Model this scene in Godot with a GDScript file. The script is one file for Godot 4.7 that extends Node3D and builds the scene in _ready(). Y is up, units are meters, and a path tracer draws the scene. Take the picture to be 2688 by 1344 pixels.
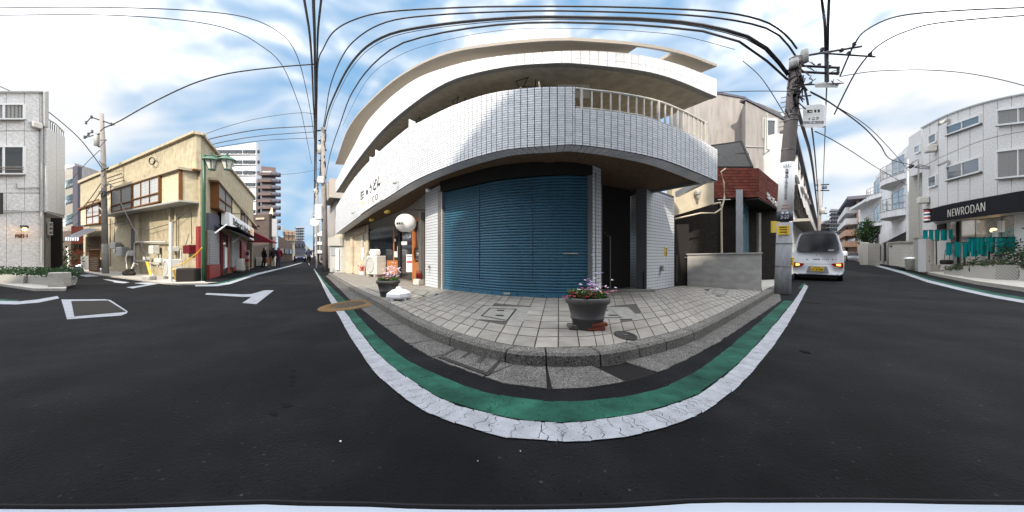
extends Node3D
# A shopping street that bends round a tiled corner building; a van waits at the kerb. Lengths in metres.
const F := 892.0      # focal length of the lens, in photograph pixels
const CX := 1344.0
const CY := 672.0
const EY := 0.95      # height of the lens over the road
const SW := 0.12      # height of the pavement over the road
var M := {}
var T := {}
var taken := {}
var rng := RandomNumberGenerator.new()

class MB:
	var st := SurfaceTool.new()
	var sg := -1
	var n := 0
	func _init() -> void:
		st.begin(Mesh.PRIMITIVE_TRIANGLES)
	func tri(a: Vector3, b: Vector3, c: Vector3) -> void:
		for v in [a, b, c]:
			st.set_smooth_group(sg)
			st.add_vertex(v)
		n += 1
	func quad(a: Vector3, b: Vector3, c: Vector3, d: Vector3) -> void:
		tri(a, b, c)
		tri(a, c, d)
	# p: front ring of four, then back ring of four, in the same order
	func hexa(p: Array) -> void:
		quad(p[0], p[1], p[2], p[3])
		quad(p[7], p[6], p[5], p[4])
		for i in 4:
			var j: int = (i + 1) % 4
			quad(p[j], p[i], p[i + 4], p[j + 4])
	func box(c: Vector3, s: Vector3, b := Basis()) -> void:
		var h := s * 0.5
		var p := []
		for z in [1, -1]:
			for q in [[-1, 1], [1, 1], [1, -1], [-1, -1]]:
				p.append(c + b * Vector3(q[0] * h.x, q[1] * h.y, z * h.z))
		hexa(p)
	# a box with its edges cut off by e
	func cbox(c: Vector3, s: Vector3, e: float, b := Basis()) -> void:
		var h := s * 0.5
		var rings := []
		for k in [[h.z, -e], [h.z - e, 0.0], [-h.z + e, 0.0], [-h.z, -e]]:
			var x: float = h.x + k[1]
			var y: float = h.y + k[1]
			var r := []
			for q in [[-x + e, y], [x - e, y], [x, y - e], [x, -y + e], [x - e, -y], [-x + e, -y], [-x, -y + e], [-x, y - e]]:
				r.append(c + b * Vector3(q[0], q[1], k[0]))
			rings.append(r)
		loft(rings, true, true)
	func loft(rings: Array, cap := false, closed := true) -> void:
		var m: int = rings[0].size()
		for k in rings.size() - 1:
			for i in (m if closed else m - 1):
				var j: int = (i + 1) % m
				quad(rings[k][j], rings[k][i], rings[k + 1][i], rings[k + 1][j])
		if cap:
			fan(rings[0])
			var r: Array = rings[-1].duplicate()
			r.reverse()
			fan(r)
	func fan(r: Array) -> void:
		for i in range(1, r.size() - 1):
			tri(r[0], r[i], r[i + 1])
	func tube(pts: Array, rad, sides := 6, cap := true) -> void:
		var rings := []
		var up := Vector3.UP
		for i in pts.size():
			var d: Vector3 = (pts[mini(i + 1, pts.size() - 1)] - pts[maxi(i - 1, 0)]).normalized()
			var s := d.cross(up)
			if s.length() < 0.05:
				s = d.cross(Vector3.RIGHT)
			s = s.normalized()
			var t := s.cross(d)
			var r: float = rad[i] if rad is Array else rad
			var ring := []
			for k in sides:
				var a := TAU * k / sides
				ring.append(pts[i] + s * cos(a) * r + t * sin(a) * r)
			rings.append(ring)
		loft(rings, cap)
	func lathe(o: Vector3, prof: Array, sides := 24, sc := Vector2.ONE) -> void:
		var rings := []
		for p in prof:
			var ring := []
			for k in sides:
				var a := -TAU * k / sides
				ring.append(o + Vector3(cos(a) * p[0] * sc.x, p[1], sin(a) * p[0] * sc.y))
			rings.append(ring)
		loft(rings, true)
	# upright prism over a plan of Vector3 corners, one top height per corner
	func prism(plan: Array, y0: float, tops: Array) -> void:
		var m := plan.size()
		var b := []
		var t := []
		for i in m:
			b.append(Vector3(plan[i].x, y0, plan[i].z))
			t.append(Vector3(plan[i].x, tops[i % tops.size()], plan[i].z))
		for i in m:
			var j := (i + 1) % m
			quad(b[i], b[j], t[j], t[i])
		fan(t)
		b.reverse()
		fan(b)
	# flat polygon (any shape) given as points on a plane o + x*ex + y*ey, with a depth along ez
	func plate(o: Vector3, ex: Vector3, ey: Vector3, pts: Array, ez: Vector3) -> void:
		var pv := PackedVector2Array(pts)
		var ix := Geometry2D.triangulate_polygon(pv)
		for k in range(0, ix.size(), 3):
			var q := []
			for m in 3:
				q.append(o + ex * pv[ix[k + m]].x + ey * pv[ix[k + m]].y)
			tri(q[0] + ez, q[1] + ez, q[2] + ez)
			tri(q[2], q[1], q[0])
		for i in pv.size():
			var a := o + ex * pv[i].x + ey * pv[i].y
			var b := o + ex * pv[(i + 1) % pv.size()].x + ey * pv[(i + 1) % pv.size()].y
			quad(a, b, b + ez, a + ez)

# an upright wall face: a plan line of points (x, depth)
class Fac:
	var p: Array = []
	func at(x: float) -> Vector2:
		var s := (x - CX) / F
		var best := Vector2.ZERO
		for i in p.size() - 1:
			var a: Vector2 = p[i]
			var b: Vector2 = p[i + 1]
			var den := (b.x - a.x) - s * (b.y - a.y)
			if absf(den) < 1e-9:
				continue
			var t := (s * a.y - a.x) / den
			best = a + (b - a) * t
			if t <= 1.0 or i == p.size() - 2:
				break
		return best
	func nrm(x: float) -> Vector3:
		var a := at(x - 1.0)
		var b := at(x + 1.0)
		var d := (b - a).normalized()
		var n := Vector3(-d.y, 0, -d.x)
		var c := at(x)
		if n.dot(Vector3(-c.x, 0, c.y)) < 0.0:
			n = -n
		return n
	func dir(x: float) -> Vector3:
		var d := at(x + 1.0) - at(x - 1.0)
		return Vector3(d.x, 0, -d.y).normalized()
	func pt(x: float, y: float, out := 0.0) -> Vector3:
		var c := at(x)
		return Vector3(c.x, EY + (CY - y) / F * c.y, -c.y) + nrm(x) * out
	func ph(x: float, h: float, out := 0.0) -> Vector3:
		var c := at(x)
		return Vector3(c.x, h, -c.y) + nrm(x) * out

func fac(pts: Array) -> Fac:
	var f := Fac.new()
	for q in pts:
		f.p.append(Vector2((q[0] - CX) / F * q[1], q[1]))
	return f

# smooth curve through flat [x, y, x, y ...]
func cv(a: Array, x: float) -> float:
	var n := a.size() / 2
	var i := 0
	while i < n - 2 and x > a[2 * i + 2]:
		i += 1
	var x0: float = a[2 * i]
	var x1: float = a[2 * i + 2]
	var y0: float = a[2 * i + 1]
	var y1: float = a[2 * i + 3]
	var m := (y1 - y0) / (x1 - x0)
	var m0 := m
	var m1 := m
	if i > 0:
		m0 = (y1 - a[2 * i - 1]) / (x1 - a[2 * i - 2])
	if i < n - 2:
		m1 = (a[2 * i + 5] - y0) / (a[2 * i + 4] - x0)
	var t := (x - x0) / (x1 - x0)
	var h := x1 - x0
	return y0 * (1 + 2 * t) * (1 - t) * (1 - t) + m0 * h * t * (1 - t) * (1 - t) + y1 * t * t * (3 - 2 * t) + m1 * h * t * t * (t - 1)

func curved(a: Array, step := 12.0) -> Fac:
	var q := []
	var x: float = a[0]
	while x < a[-2]:
		q.append([x, cv(a, x)])
		x += step
	q.append([a[-2], a[-1]])
	return fac(q)

func P(x: float, y: float, d: float) -> Vector3:
	return Vector3((x - CX) / F * d, EY + (CY - y) / F * d, -d)
func Q(x: float, d: float, h := 0.0) -> Vector3:
	return Vector3((x - CX) / F * d, h, -d)
func G(x: float, y: float, h := 0.0) -> Vector3:
	return Q(x, (EY - h) * F / (y - CY), h)

# a board on a wall face between two pixel columns: its four corner heights, how far it stands out and its thickness
func pan(m: MB, f: Fac, x0: float, x1: float, y: Array, out: float, th: float) -> void:
	m.hexa([f.pt(x0, y[0], out), f.pt(x1, y[2], out), f.pt(x1, y[3], out), f.pt(x0, y[1], out),
		f.pt(x0, y[0], out - th), f.pt(x1, y[2], out - th), f.pt(x1, y[3], out - th), f.pt(x0, y[1], out - th)])
func pan1(f: Fac, x0: float, x1: float, y: Array, out: float, th: float) -> MB:
	var m := MB.new()
	pan(m, f, x0, x1, y, out, th)
	return m

# ---- naming
func numbered(called: String) -> String:
	if not taken.has(called):
		taken[called] = 0
		return called
	taken[called] += 1
	return "%s_%03d" % [called, taken[called]]
func tag(o: Node3D, label: String, cat: String, group := "") -> void:
	o.set_meta("label", label)
	o.set_meta("category", cat)
	if group != "":
		o.set_meta("group", group)
func thing(called: String, label: String, cat: String, at := Vector3.ZERO, group := "") -> Node3D:
	var o := Node3D.new()
	o.name = numbered(called)
	add_child(o)
	o.position = at
	tag(o, label, cat, group)
	return o
func part(parent: Node3D, called: String, m: MB, mt: Material) -> MeshInstance3D:
	m.st.generate_normals()
	var o := MeshInstance3D.new()
	o.name = called
	o.mesh = m.st.commit()
	o.material_override = mt
	parent.add_child(o, true)
	if parent != self and not parent is MeshInstance3D:
		o.position = -parent.position
	return o
func one(called: String, m: MB, mt: Material, label: String, cat: String, group := "") -> MeshInstance3D:
	var o := part(self, numbered(called), m, mt)
	tag(o, label, cat, group)
	return o
func struct(called: String, m: MB, mt: Material) -> MeshInstance3D:
	var o := part(self, numbered(called), m, mt)
	o.set_meta("kind", "structure")
	return o

# ---- materials
func img(noise: FastNoiseLite, w: int, h: int, lo: float, hi: float, pw := 1.0) -> Image:
	var a := noise.get_seamless_image(w, h)
	a.convert(Image.FORMAT_L8)
	var d := a.get_data()
	for i in d.size():
		d[i] = int(255.0 * (lo + (hi - lo) * pow(d[i] / 255.0, pw)))
	return Image.create_from_data(w, h, false, Image.FORMAT_L8, d)
func noisy(freq: float, oct: int, sd: int) -> FastNoiseLite:
	var n := FastNoiseLite.new()
	n.noise_type = FastNoiseLite.TYPE_SIMPLEX_SMOOTH
	n.frequency = freq
	n.fractal_octaves = oct
	n.seed = sd
	return n
func specks(im: Image, count: int, lo: int, hi: int, sz: int) -> Image:
	for i in count:
		var v := rng.randi_range(lo, hi) / 255.0
		var s := rng.randi_range(1, sz)
		im.fill_rect(Rect2i(rng.randi_range(0, im.get_width() - s), rng.randi_range(0, im.get_height() - s), s, s), Color(v, v, v))
	return im
func mul(a: Image, b: Image) -> Image:
	var x := a.get_data()
	var y := b.get_data()
	for i in x.size():
		x[i] = x[i] * y[i] / 255
	return Image.create_from_data(a.get_width(), a.get_height(), false, Image.FORMAT_L8, x)
func textures() -> void:
	T.grain = ImageTexture.create_from_image(img(noisy(0.11, 3, 1), 256, 256, 0.78, 1.0))
	T.stain = ImageTexture.create_from_image(mul(img(noisy(0.012, 5, 2), 512, 512, 0.8, 1.0, 0.7), img(noisy(0.2, 2, 3), 512, 512, 0.88, 1.0)))
	var s := img(noisy(0.03, 4, 4), 512, 64, 0.78, 1.0, 0.6)
	s.resize(512, 512, Image.INTERPOLATE_CUBIC)
	T.streak = ImageTexture.create_from_image(mul(s, img(noisy(0.15, 3, 5), 512, 512, 0.86, 1.0)))
	var a := img(noisy(0.33, 3, 6), 1024, 1024, 0.24, 0.6)
	a = specks(a, 3200, 20, 60, 3)
	a = specks(a, 2600, 130, 190, 2)
	a = specks(a, 520, 170, 255, 4)
	T.asphalt = ImageTexture.create_from_image(a)
	T.wear = ImageTexture.create_from_image(mul(img(noisy(0.008, 5, 7), 512, 512, 0.5, 1.0, 0.8), img(noisy(0.03, 4, 14), 512, 512, 0.72, 1.0)))
	var c := img(noisy(0.3, 2, 8), 512, 512, 0.45, 0.75)
	c = specks(c, 9000, 20, 110, 3)
	c = specks(c, 7000, 170, 250, 3)
	T.stone = ImageTexture.create_from_image(c)
	T.bump = ImageTexture.create_from_image(img(noisy(0.25, 3, 9), 512, 512, 0.0, 1.0))
	var pt := img(noisy(0.3, 3, 10), 512, 512, 0.55, 1.0)
	pt = specks(pt, 1500, 60, 150, 2)
	pt = specks(pt, 160, 40, 120, 6)
	T.paint = ImageTexture.create_from_image(pt)
	var h := Image.create(128, 128, false, Image.FORMAT_L8)
	for y in 128:
		for x in 128:
			var v := 0.55 + 0.45 * absf(sin((x + y * 0.5) * PI / 16.0))
			h.set_pixel(x, y, Color(v, v, v))
	T.hatch = ImageTexture.create_from_image(h)
	var q := Image.create(64, 64, false, Image.FORMAT_L8)
	for y in 64:
		for x in 64:
			var v := 0.55 + 0.45 * absf(sin(x * PI / 16.0)) * (0.9 + 0.1 * sin(y * 0.3))
			q.set_pixel(x, y, Color(v, v, v))
	T.curtain = ImageTexture.create_from_image(q)

# r, g, b are real-world (linear) base colours
func mat(key: String, r: float, g: float, b: float, rough := 0.8, tex := "", size := 1.0, metal := 0.0) -> StandardMaterial3D:
	var m := StandardMaterial3D.new()
	m.resource_name = key
	m.albedo_color = Color(r, g, b).linear_to_srgb()
	m.roughness = rough
	m.metallic = metal
	if rough >= 0.7:
		m.metallic_specular = 0.2
	if tex != "":
		m.albedo_texture = T[tex]
		m.uv1_triplanar = true
		m.uv1_world_triplanar = true
		m.uv1_scale = Vector3.ONE / size
	M[key] = m
	return m
func layered(m: StandardMaterial3D, tex: String, size: float) -> void:
	m.detail_enabled = true
	m.detail_albedo = T[tex]
	m.detail_blend_mode = BaseMaterial3D.BLEND_MODE_MUL
	m.detail_uv_layer = BaseMaterial3D.DETAIL_UV_2
	m.uv2_triplanar = true
	m.uv2_world_triplanar = true
	m.uv2_scale = Vector3.ONE / size
func bumpy(m: StandardMaterial3D, cm: float, tex := "bump") -> void:
	m.heightmap_enabled = true
	m.heightmap_texture = T[tex]
	m.heightmap_scale = cm
func glow(key: String, c: Color, e: float) -> StandardMaterial3D:
	var m := mat(key, c.r * 0.8, c.g * 0.8, c.b * 0.8, 0.4)
	m.emission_enabled = true
	m.emission = c.linear_to_srgb()
	m.emission_energy_multiplier = e
	return m
func glass(key: String, r: float, g: float, b: float, a: float) -> StandardMaterial3D:
	var m := mat(key, r, g, b, 0.05)
	m.transparency = BaseMaterial3D.TRANSPARENCY_ALPHA
	m.albedo_color.a = a
	return m
func materials() -> void:
	var m := mat("asphalt", 0.092, 0.094, 0.112, 0.85, "asphalt", 3.0)
	layered(m, "wear", 7.3)
	bumpy(m, 0.5)
	m = mat("asphalt_patch", 0.08, 0.075, 0.08, 0.9, "asphalt", 0.9)
	bumpy(m, 0.4)
	mat("worn_plate", 0.062, 0.057, 0.05, 0.8, "stone", 1.2)
	m = mat("white_paint", 0.62, 0.65, 0.71, 0.7, "paint", 0.6)
	layered(m, "stain", 1.1)
	m = mat("green_paint", 0.05, 0.235, 0.165, 0.75, "paint", 0.7)
	layered(m, "wear", 3.1)
	m = mat("rust_ring", 0.42, 0.26, 0.12, 0.85, "stone", 0.5)
	m = mat("iron", 0.06, 0.058, 0.055, 0.6, "stone", 0.4, 0.3)
	m = mat("kerb", 0.50, 0.48, 0.45, 0.9, "stone", 1.5)
	layered(m, "stain", 2.3)
	bumpy(m, 0.6, "stone")
	m = mat("gutter", 0.42, 0.40, 0.38, 0.9, "stone", 1.3)
	layered(m, "stain", 1.7)
	bumpy(m, 0.5, "stone")
	m = mat("grout", 0.085, 0.08, 0.074, 0.9, "grain", 0.3)
	for k in 4:
		var v: float = [1.0, 0.93, 1.05, 0.88][k]
		m = mat("paving%d" % k, 0.42 * v, 0.392 * v, 0.35 * v, 0.5, "grain", 0.35)
		layered(m, "stain", 1.9)
		m = mat("tile%d" % k, 0.77 * v, 0.80 * v, 0.85 * v, 0.28, "grain", 0.9)
	m = mat("joint", 0.17, 0.175, 0.185, 0.9, "grain", 0.3)
	mat("paving_grey", 0.27, 0.265, 0.245, 0.7, "stain", 0.8)
	mat("cream", 0.66, 0.58, 0.44, 0.8, "stain", 2.6)
	mat("soffit", 0.80, 0.72, 0.58, 0.85, "stain", 1.8)
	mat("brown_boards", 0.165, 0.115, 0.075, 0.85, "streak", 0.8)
	mat("eave", 0.46, 0.42, 0.38, 0.8, "grain", 0.6)
	mat("shutter_blue", 0.03, 0.165, 0.275, 0.6, "streak", 2.2)
	layered(M.shutter_blue, "grain", 0.5)
	mat("steel", 0.35, 0.33, 0.31, 0.35, "streak", 0.8, 0.7)
	mat("dark_metal", 0.032, 0.029, 0.027, 0.7, "grain", 0.5)
	mat("white_metal", 0.75, 0.75, 0.74, 0.45, "grain", 0.8)
	mat("offwhite", 0.62, 0.60, 0.55, 0.6, "stain", 0.9)
	mat("ac_white", 0.70, 0.70, 0.66, 0.5, "stain", 0.7)
	mat("ac_grey", 0.42, 0.42, 0.40, 0.5, "stain", 0.5)
	m = mat("yellow_wall", 0.70, 0.61, 0.43, 0.92, "stain", 2.4)
	layered(m, "streak", 1.7)
	m = mat("yellow_panel", 0.69, 0.60, 0.42, 0.9, "stain", 1.6)
	mat("yellow_trim", 0.52, 0.45, 0.33, 0.8, "streak", 1.2)
	m = mat("grey_panel", 0.88, 0.87, 0.86, 0.85, "grain", 0.7)
	layered(m, "grain", 3.0)
	mat("seal", 0.09, 0.085, 0.08, 0.9)
	mat("house_grey", 0.44, 0.42, 0.41, 0.9, "streak", 3.0)
	mat("house_beige", 0.36, 0.335, 0.32, 0.9, "streak", 3.0)
	mat("house_white", 0.74, 0.74, 0.75, 0.8, "streak", 4.0)
	mat("tower_white", 0.70, 0.73, 0.78, 0.7, "grain", 5.0)
	mat("tower_brown", 0.165, 0.125, 0.12, 0.85, "grain", 3.0)
	mat("brown_block", 0.15, 0.115, 0.10, 0.9, "stain", 5.0)
	mat("pink_wall", 0.55, 0.36, 0.26, 0.9, "stain", 4.0)
	mat("slate", 0.12, 0.12, 0.15, 0.8, "grain", 2.0)
	mat("red_paint", 0.30, 0.028, 0.025, 0.55, "stain", 0.9)
	mat("maroon", 0.13, 0.015, 0.022, 0.85, "grain", 0.4)
	mat("orange_wood", 0.50, 0.165, 0.035, 0.55, "streak", 0.7)
	mat("brown_wood", 0.20, 0.09, 0.035, 0.7, "streak", 0.4)
	mat("pole_green", 0.018, 0.085, 0.042, 0.4, "grain", 0.4)
	m = mat("pole_concrete", 0.42, 0.39, 0.37, 0.85, "streak", 0.9)
	layered(m, "grain", 0.3)
	mat("pole_plate", 0.40, 0.41, 0.44, 0.7, "streak", 0.6)
	mat("pole_old", 0.22, 0.195, 0.185, 0.85, "streak", 0.9)
	mat("wire", 0.012, 0.011, 0.014, 0.6)
	mat("wire_purple", 0.03, 0.022, 0.06, 0.6)
	mat("pot", 0.075, 0.072, 0.075, 0.6, "stain", 0.4)
	mat("soil", 0.05, 0.035, 0.022, 1.0, "stone", 0.2)
	mat("brick", 0.20, 0.058, 0.042, 0.85, "grain", 0.2)
	mat("brick1", 0.16, 0.05, 0.04, 0.85, "grain", 0.2)
	mat("brick2", 0.23, 0.07, 0.05, 0.85, "grain", 0.2)
	m = mat("granite", 0.12, 0.105, 0.092, 0.8, "stone", 1.6)
	layered(m, "stain", 1.1)
	m = mat("concrete", 0.44, 0.42, 0.38, 0.9, "stain", 1.3)
	mat("hatched", 0.46, 0.45, 0.42, 0.9, "hatch", 0.42)
	bumpy(M.hatched, 1.2, "hatch")
	mat("block_white", 0.52, 0.51, 0.49, 0.85, "stain", 1.4)
	mat("white_plastic", 0.78, 0.79, 0.82, 0.4)
	m = mat("panel_blue", 0.40, 0.45, 0.53, 0.3)
	m = mat("van_white", 0.74, 0.76, 0.80, 0.25)
	m.clearcoat_enabled = true
	m.clearcoat = 0.6
	mat("rubber", 0.018, 0.018, 0.019, 0.85)
	m = mat("tint_glass", 0.010, 0.012, 0.016, 0.1)
	m.metallic_specular = 0.28
	mat("window_glass", 0.045, 0.055, 0.065, 0.08)
	mat("curtain", 0.30, 0.30, 0.29, 0.8, "curtain", 0.35)
	mat("curtain_white", 0.52, 0.54, 0.56, 0.8, "curtain", 0.4)
	glass("clear", 0.8, 0.86, 0.88, 0.16)
	mat("smoked", 0.07, 0.068, 0.066, 0.9, "stain", 1.0)
	glass("blue_glass", 0.2, 0.38, 0.45, 0.55)
	mat("yellow_plate", 0.72, 0.47, 0.02, 0.5)
	mat("yellow_guard", 0.70, 0.40, 0.015, 0.45)
	mat("black_ink", 0.014, 0.014, 0.016, 0.6)
	m = mat("oil", 0.012, 0.012, 0.014, 1.0)
	m.specular_mode = BaseMaterial3D.SPECULAR_DISABLED
	mat("blue_ink", 0.03, 0.05, 0.12, 0.5)
	mat("dull_red_ink", 0.30, 0.10, 0.09, 0.6)
	mat("navy_plate", 0.028, 0.034, 0.055, 0.5)
	mat("red_ink", 0.45, 0.03, 0.03, 0.5)
	mat("grey_ink", 0.13, 0.12, 0.115, 0.6)
	mat("orange_ink", 0.75, 0.36, 0.03, 0.6)
	mat("sign_white", 0.76, 0.77, 0.77, 0.5)
	mat("poster", 0.70, 0.70, 0.69, 0.6)
	mat("purple_poster", 0.19, 0.025, 0.06, 0.6)
	mat("canopy_black", 0.016, 0.016, 0.021, 0.95, "grain", 0.5)
	m = mat("towel", 0.006, 0.20, 0.195, 0.95, "grain", 0.25)
	m.backlight_enabled = true
	m.backlight = Color(0.0, 0.16, 0.15)
	m = mat("towel1", 0.006, 0.24, 0.26, 0.95, "grain", 0.25)
	m.backlight_enabled = true
	m.backlight = Color(0.0, 0.16, 0.17)
	for k in [["leaf", 0.032, 0.065, 0.02], ["leaf1", 0.055, 0.095, 0.03], ["leaf2", 0.022, 0.045, 0.02], ["leaf3", 0.075, 0.07, 0.045], ["bloom_pink", 0.52, 0.20, 0.30], ["bloom_white", 0.62, 0.54, 0.62], ["bloom_violet", 0.40, 0.31, 0.48], ["bloom_red", 0.42, 0.03, 0.10], ["bloom_yellow", 0.62, 0.36, 0.03]]:
		m = mat(k[0], k[1], k[2], k[3], 0.7)
		m.backlight_enabled = true
		m.backlight = Color(k[1] * 0.5, k[2] * 0.5, k[3] * 0.5).linear_to_srgb()
	mat("bark", 0.11, 0.085, 0.065, 0.95, "streak", 0.3)
	mat("skin", 0.42, 0.25, 0.18, 0.6)
	mat("hair", 0.015, 0.012, 0.01, 0.6)
	mat("cloth_dark", 0.02, 0.02, 0.024, 0.9, "grain", 0.1)
	mat("cloth_beige", 0.52, 0.46, 0.37, 0.9, "grain", 0.1)
	mat("cloth_maroon", 0.12, 0.012, 0.022, 0.9, "grain", 0.1)
	mat("cloth_navy", 0.03, 0.035, 0.07, 0.9, "grain", 0.1)
	mat("cloth_white", 0.7, 0.7, 0.7, 0.9, "grain", 0.1)
	mat("car_blue", 0.02, 0.028, 0.07, 0.25)
	mat("car_silver", 0.28, 0.29, 0.31, 0.3)
	glow("lit_bulb", Color(1.0, 0.62, 0.22), 5.0)
	glow("lit_tail", Color(1.0, 0.35, 0.06), 3.0)
	glow("lit_ceiling", Color(1.0, 0.86, 0.66), 2.2)
	mat("tail_red", 0.28, 0.012, 0.012, 0.15)
	mat("lamp_glass", 0.55, 0.55, 0.5, 0.15)
	mat("lemon", 0.62, 0.44, 0.04, 0.5)
	mat("interior", 0.16, 0.10, 0.06, 0.8, "stain", 1.5)

# ---- lines on the ground: pixel points to n evenly spaced ground points
func line(px: Array, n: int, h := 0.0) -> Array:
	var c := []
	for i in range(0, px.size(), 2):
		c.append(G(px[i], px[i + 1], h))
	return even(c, n)
func even(c: Array, n: int) -> Array:
	var d := []
	for i in c.size() - 1:
		var a: Vector3 = c[maxi(i - 1, 0)]
		var e: Vector3 = c[mini(i + 2, c.size() - 1)]
		for k in 12:
			d.append((c[i] as Vector3).cubic_interpolate(c[i + 1], a, e, k / 12.0))
	d.append(c[-1])
	var s := [0.0]
	for i in d.size() - 1:
		s.append(s[-1] + d[i].distance_to(d[i + 1]))
	var out := []
	var j := 0
	for k in n:
		var t: float = s[-1] * k / (n - 1.0)
		while j < d.size() - 2 and s[j + 1] < t:
			j += 1
		out.append(d[j].lerp(d[j + 1], clampf((t - s[j]) / maxf(s[j + 1] - s[j], 1e-6), 0, 1)))
	return out
# for every point of a, the nearest place on line b
func beside(a: Array, b: Array) -> Array:
	var out := []
	for p in a:
		var best: Vector3 = b[0]
		for i in b.size() - 1:
			var q := Geometry3D.get_closest_point_to_segment(p, b[i], b[i + 1])
			if p.distance_squared_to(q) < p.distance_squared_to(best):
				best = q
		out.append(best)
	return out
func gpoly(m: MB, px: Array, h: float, th := 0.003) -> void:
	var pts := []
	for i in range(0, px.size(), 2):
		var g := G(px[i], px[i + 1], h)
		pts.append(Vector2(g.x, g.z))
	m.plate(Vector3(0, h - th, 0), Vector3.RIGHT, Vector3.BACK, pts, Vector3(0, th, 0))
# thick road paint split by ragged cracks
func paint(m: MB, a: Array, b: Array, h: float, plate: float, gap: float, rag: float) -> void:
	var n := a.size() - 1
	var at := func(s: float, w: float) -> Vector3:
		s = clampf(s, 0.0, n - 0.0001)
		var i := int(s)
		return ((a[i] as Vector3).lerp(a[i + 1], s - i)).lerp((b[i] as Vector3).lerp(b[i + 1], s - i), w)
	var step: float = a[0].distance_to(a[1])
	var s := 0.0
	var ws := [0.0, 0.1, 0.2, 0.33, 0.45, 0.56, 0.68, 0.78, 0.9, 1.0]
	var last := []
	for w in ws:
		last.append(0.0)
	while s < n:
		var near: float = clampf(absf((at.call(s, 0.5) as Vector3).length()) / 4.0, 0.5, 4.0)
		var e: float = minf(s + plate * pow(rng.randf_range(0.3, 1.6), 1.6) * near / step, float(n))
		var lead := []
		var off := rng.randf_range(-0.6, 0.6)
		for k in ws.size():
			lead.append(minf(e + (off * (ws[k] - 0.5) + rng.randf_range(-0.35, 0.35)) * rag / step, float(n)) if e < n else float(n))
		var sub := int(maxf(1, ceil((e - s) / 1.5)))
		for q in sub:
			for k in ws.size() - 1:
				var g0: float = gap / step * rng.randf_range(0.3, 1.6)
				var w0: float = ws[k] + (rng.randf_range(0.0, 0.06) if k == 0 else 0.0)
				var w1: float = ws[k + 1] - (rng.randf_range(0.0, 0.06) if k == ws.size() - 2 else 0.0)
				var f0: float = float(q) / sub
				var f1: float = float(q + 1) / sub
				var c := []
				for z in [[k, f0, w0], [k + 1, f0, w1], [k + 1, f1, w1], [k, f1, w0]]:
					var lo: float = last[z[0]] + g0
					var hi: float = lead[z[0]] - g0 * 0.3
					c.append((at.call(lerpf(lo, hi, z[1]), z[2]) as Vector3) + Vector3(0, h, 0))
				m.quad(c[3], c[2], c[1], c[0])
		last = lead
		s = e

func sky_picture() -> ImageTexture:
	var w := 1024
	var h := 512
	var im := Image.create(w, h, false, Image.FORMAT_RGBF)
	var n1 := noisy(1.6, 5, 21)
	var n2 := noisy(4.2, 5, 22)
	var n3 := noisy(0.8, 3, 23)
	for y in h:
		var el := (0.5 - (y + 0.5) / h) * PI
		for x in w:
			var az := wrapf((x + 0.5) / w * TAU, -PI, PI)
			var d := Vector3(sin(az) * cos(el), sin(el), -cos(az) * cos(el))
			var c := Vector3(0.66, 0.72, 0.78)
			if el > -0.02:
				# wisps drawn out along the wind, lower down more so
				var q := Vector3(d.x * 1.3 + d.y * 1.2, d.y * 4.6 - d.x * 0.9, d.z * 1.3 + d.y * 0.8)
				q += Vector3(n3.get_noise_3dv(d * 3.0), n3.get_noise_3dv(d * 3.0 + Vector3(9, 0, 0)), 0) * 0.35
				var f := n1.get_noise_3dv(q) * 0.62 + n2.get_noise_3dv(q) * 0.5
				# the cloud veil thickens away from the clear patch over the corner building
				var veil := smoothstep(0.62, 1.2, absf(az + 0.02)) * 1.1 + 0.12 * smoothstep(0.55, 0.8, az)
				veil = maxf(veil, 1.1 * smoothstep(0.66, 1.0, el))
				var k := smoothstep(-0.55, 1.15, f * 0.95 + veil)
				var blue := Vector3(0.15, 0.305, 0.495).lerp(Vector3(0.20, 0.36, 0.515), clampf(1.0 - el / 0.35, 0, 1))
				c = blue.lerp(Vector3(0.58, 0.59, 0.605), minf(1.0, k * 1.45)) + Vector3(1.9, 1.96, 2.06) * k * k * k * smoothstep(0.26, 0.52, el)
			im.set_pixel(x, y, Color(c.x, c.y, c.z))
	return ImageTexture.create_from_image(im)

func _ready() -> void:
	rng.seed = 11
	var cam := Camera3D.new()
	cam.name = "camera"
	add_child(cam)
	cam.position = Vector3(0, EY, 0)
	cam.fov = rad_to_deg(2.0 * atan(CY / F))
	cam.near = 0.05
	cam.far = 3000.0
	cam.current = true
	var env := Environment.new()
	env.background_mode = Environment.BG_SKY
	env.sky = Sky.new()
	var pm := PanoramaSkyMaterial.new()
	pm.panorama = sky_picture()
	env.sky.sky_material = pm
	env.background_energy_multiplier = 1.0
	env.tonemap_mode = Environment.TONE_MAPPER_LINEAR
	env.tonemap_exposure = 1.7
	env.sdfgi_enabled = true
	env.ssao_enabled = true
	env.ssil_enabled = true
	var we := WorldEnvironment.new()
	we.name = "world_environment"
	we.environment = env
	add_child(we)
	var sun := DirectionalLight3D.new()
	sun.name = "sun"
	sun.light_color = Color(1.0, 0.95, 0.87)
	sun.light_energy = 1.15
	sun.light_angular_distance = 1.2
	sun.shadow_enabled = true
	add_child(sun)
	var el := deg_to_rad(40.0)
	sun.look_at_from_position(Vector3(-0.2 * cos(el), sin(el), 0.98 * cos(el)) * 50.0, Vector3.ZERO)
	textures()
	materials()
	ground()
	pavement()
	corner_building()
	shop_front()
	entrance_side()
	yellow_house()
	panel_building()
	left_street()
	right_street()
	barber_shop()
	poles_and_wires()
	van()
	small_things()
	people()

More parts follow.
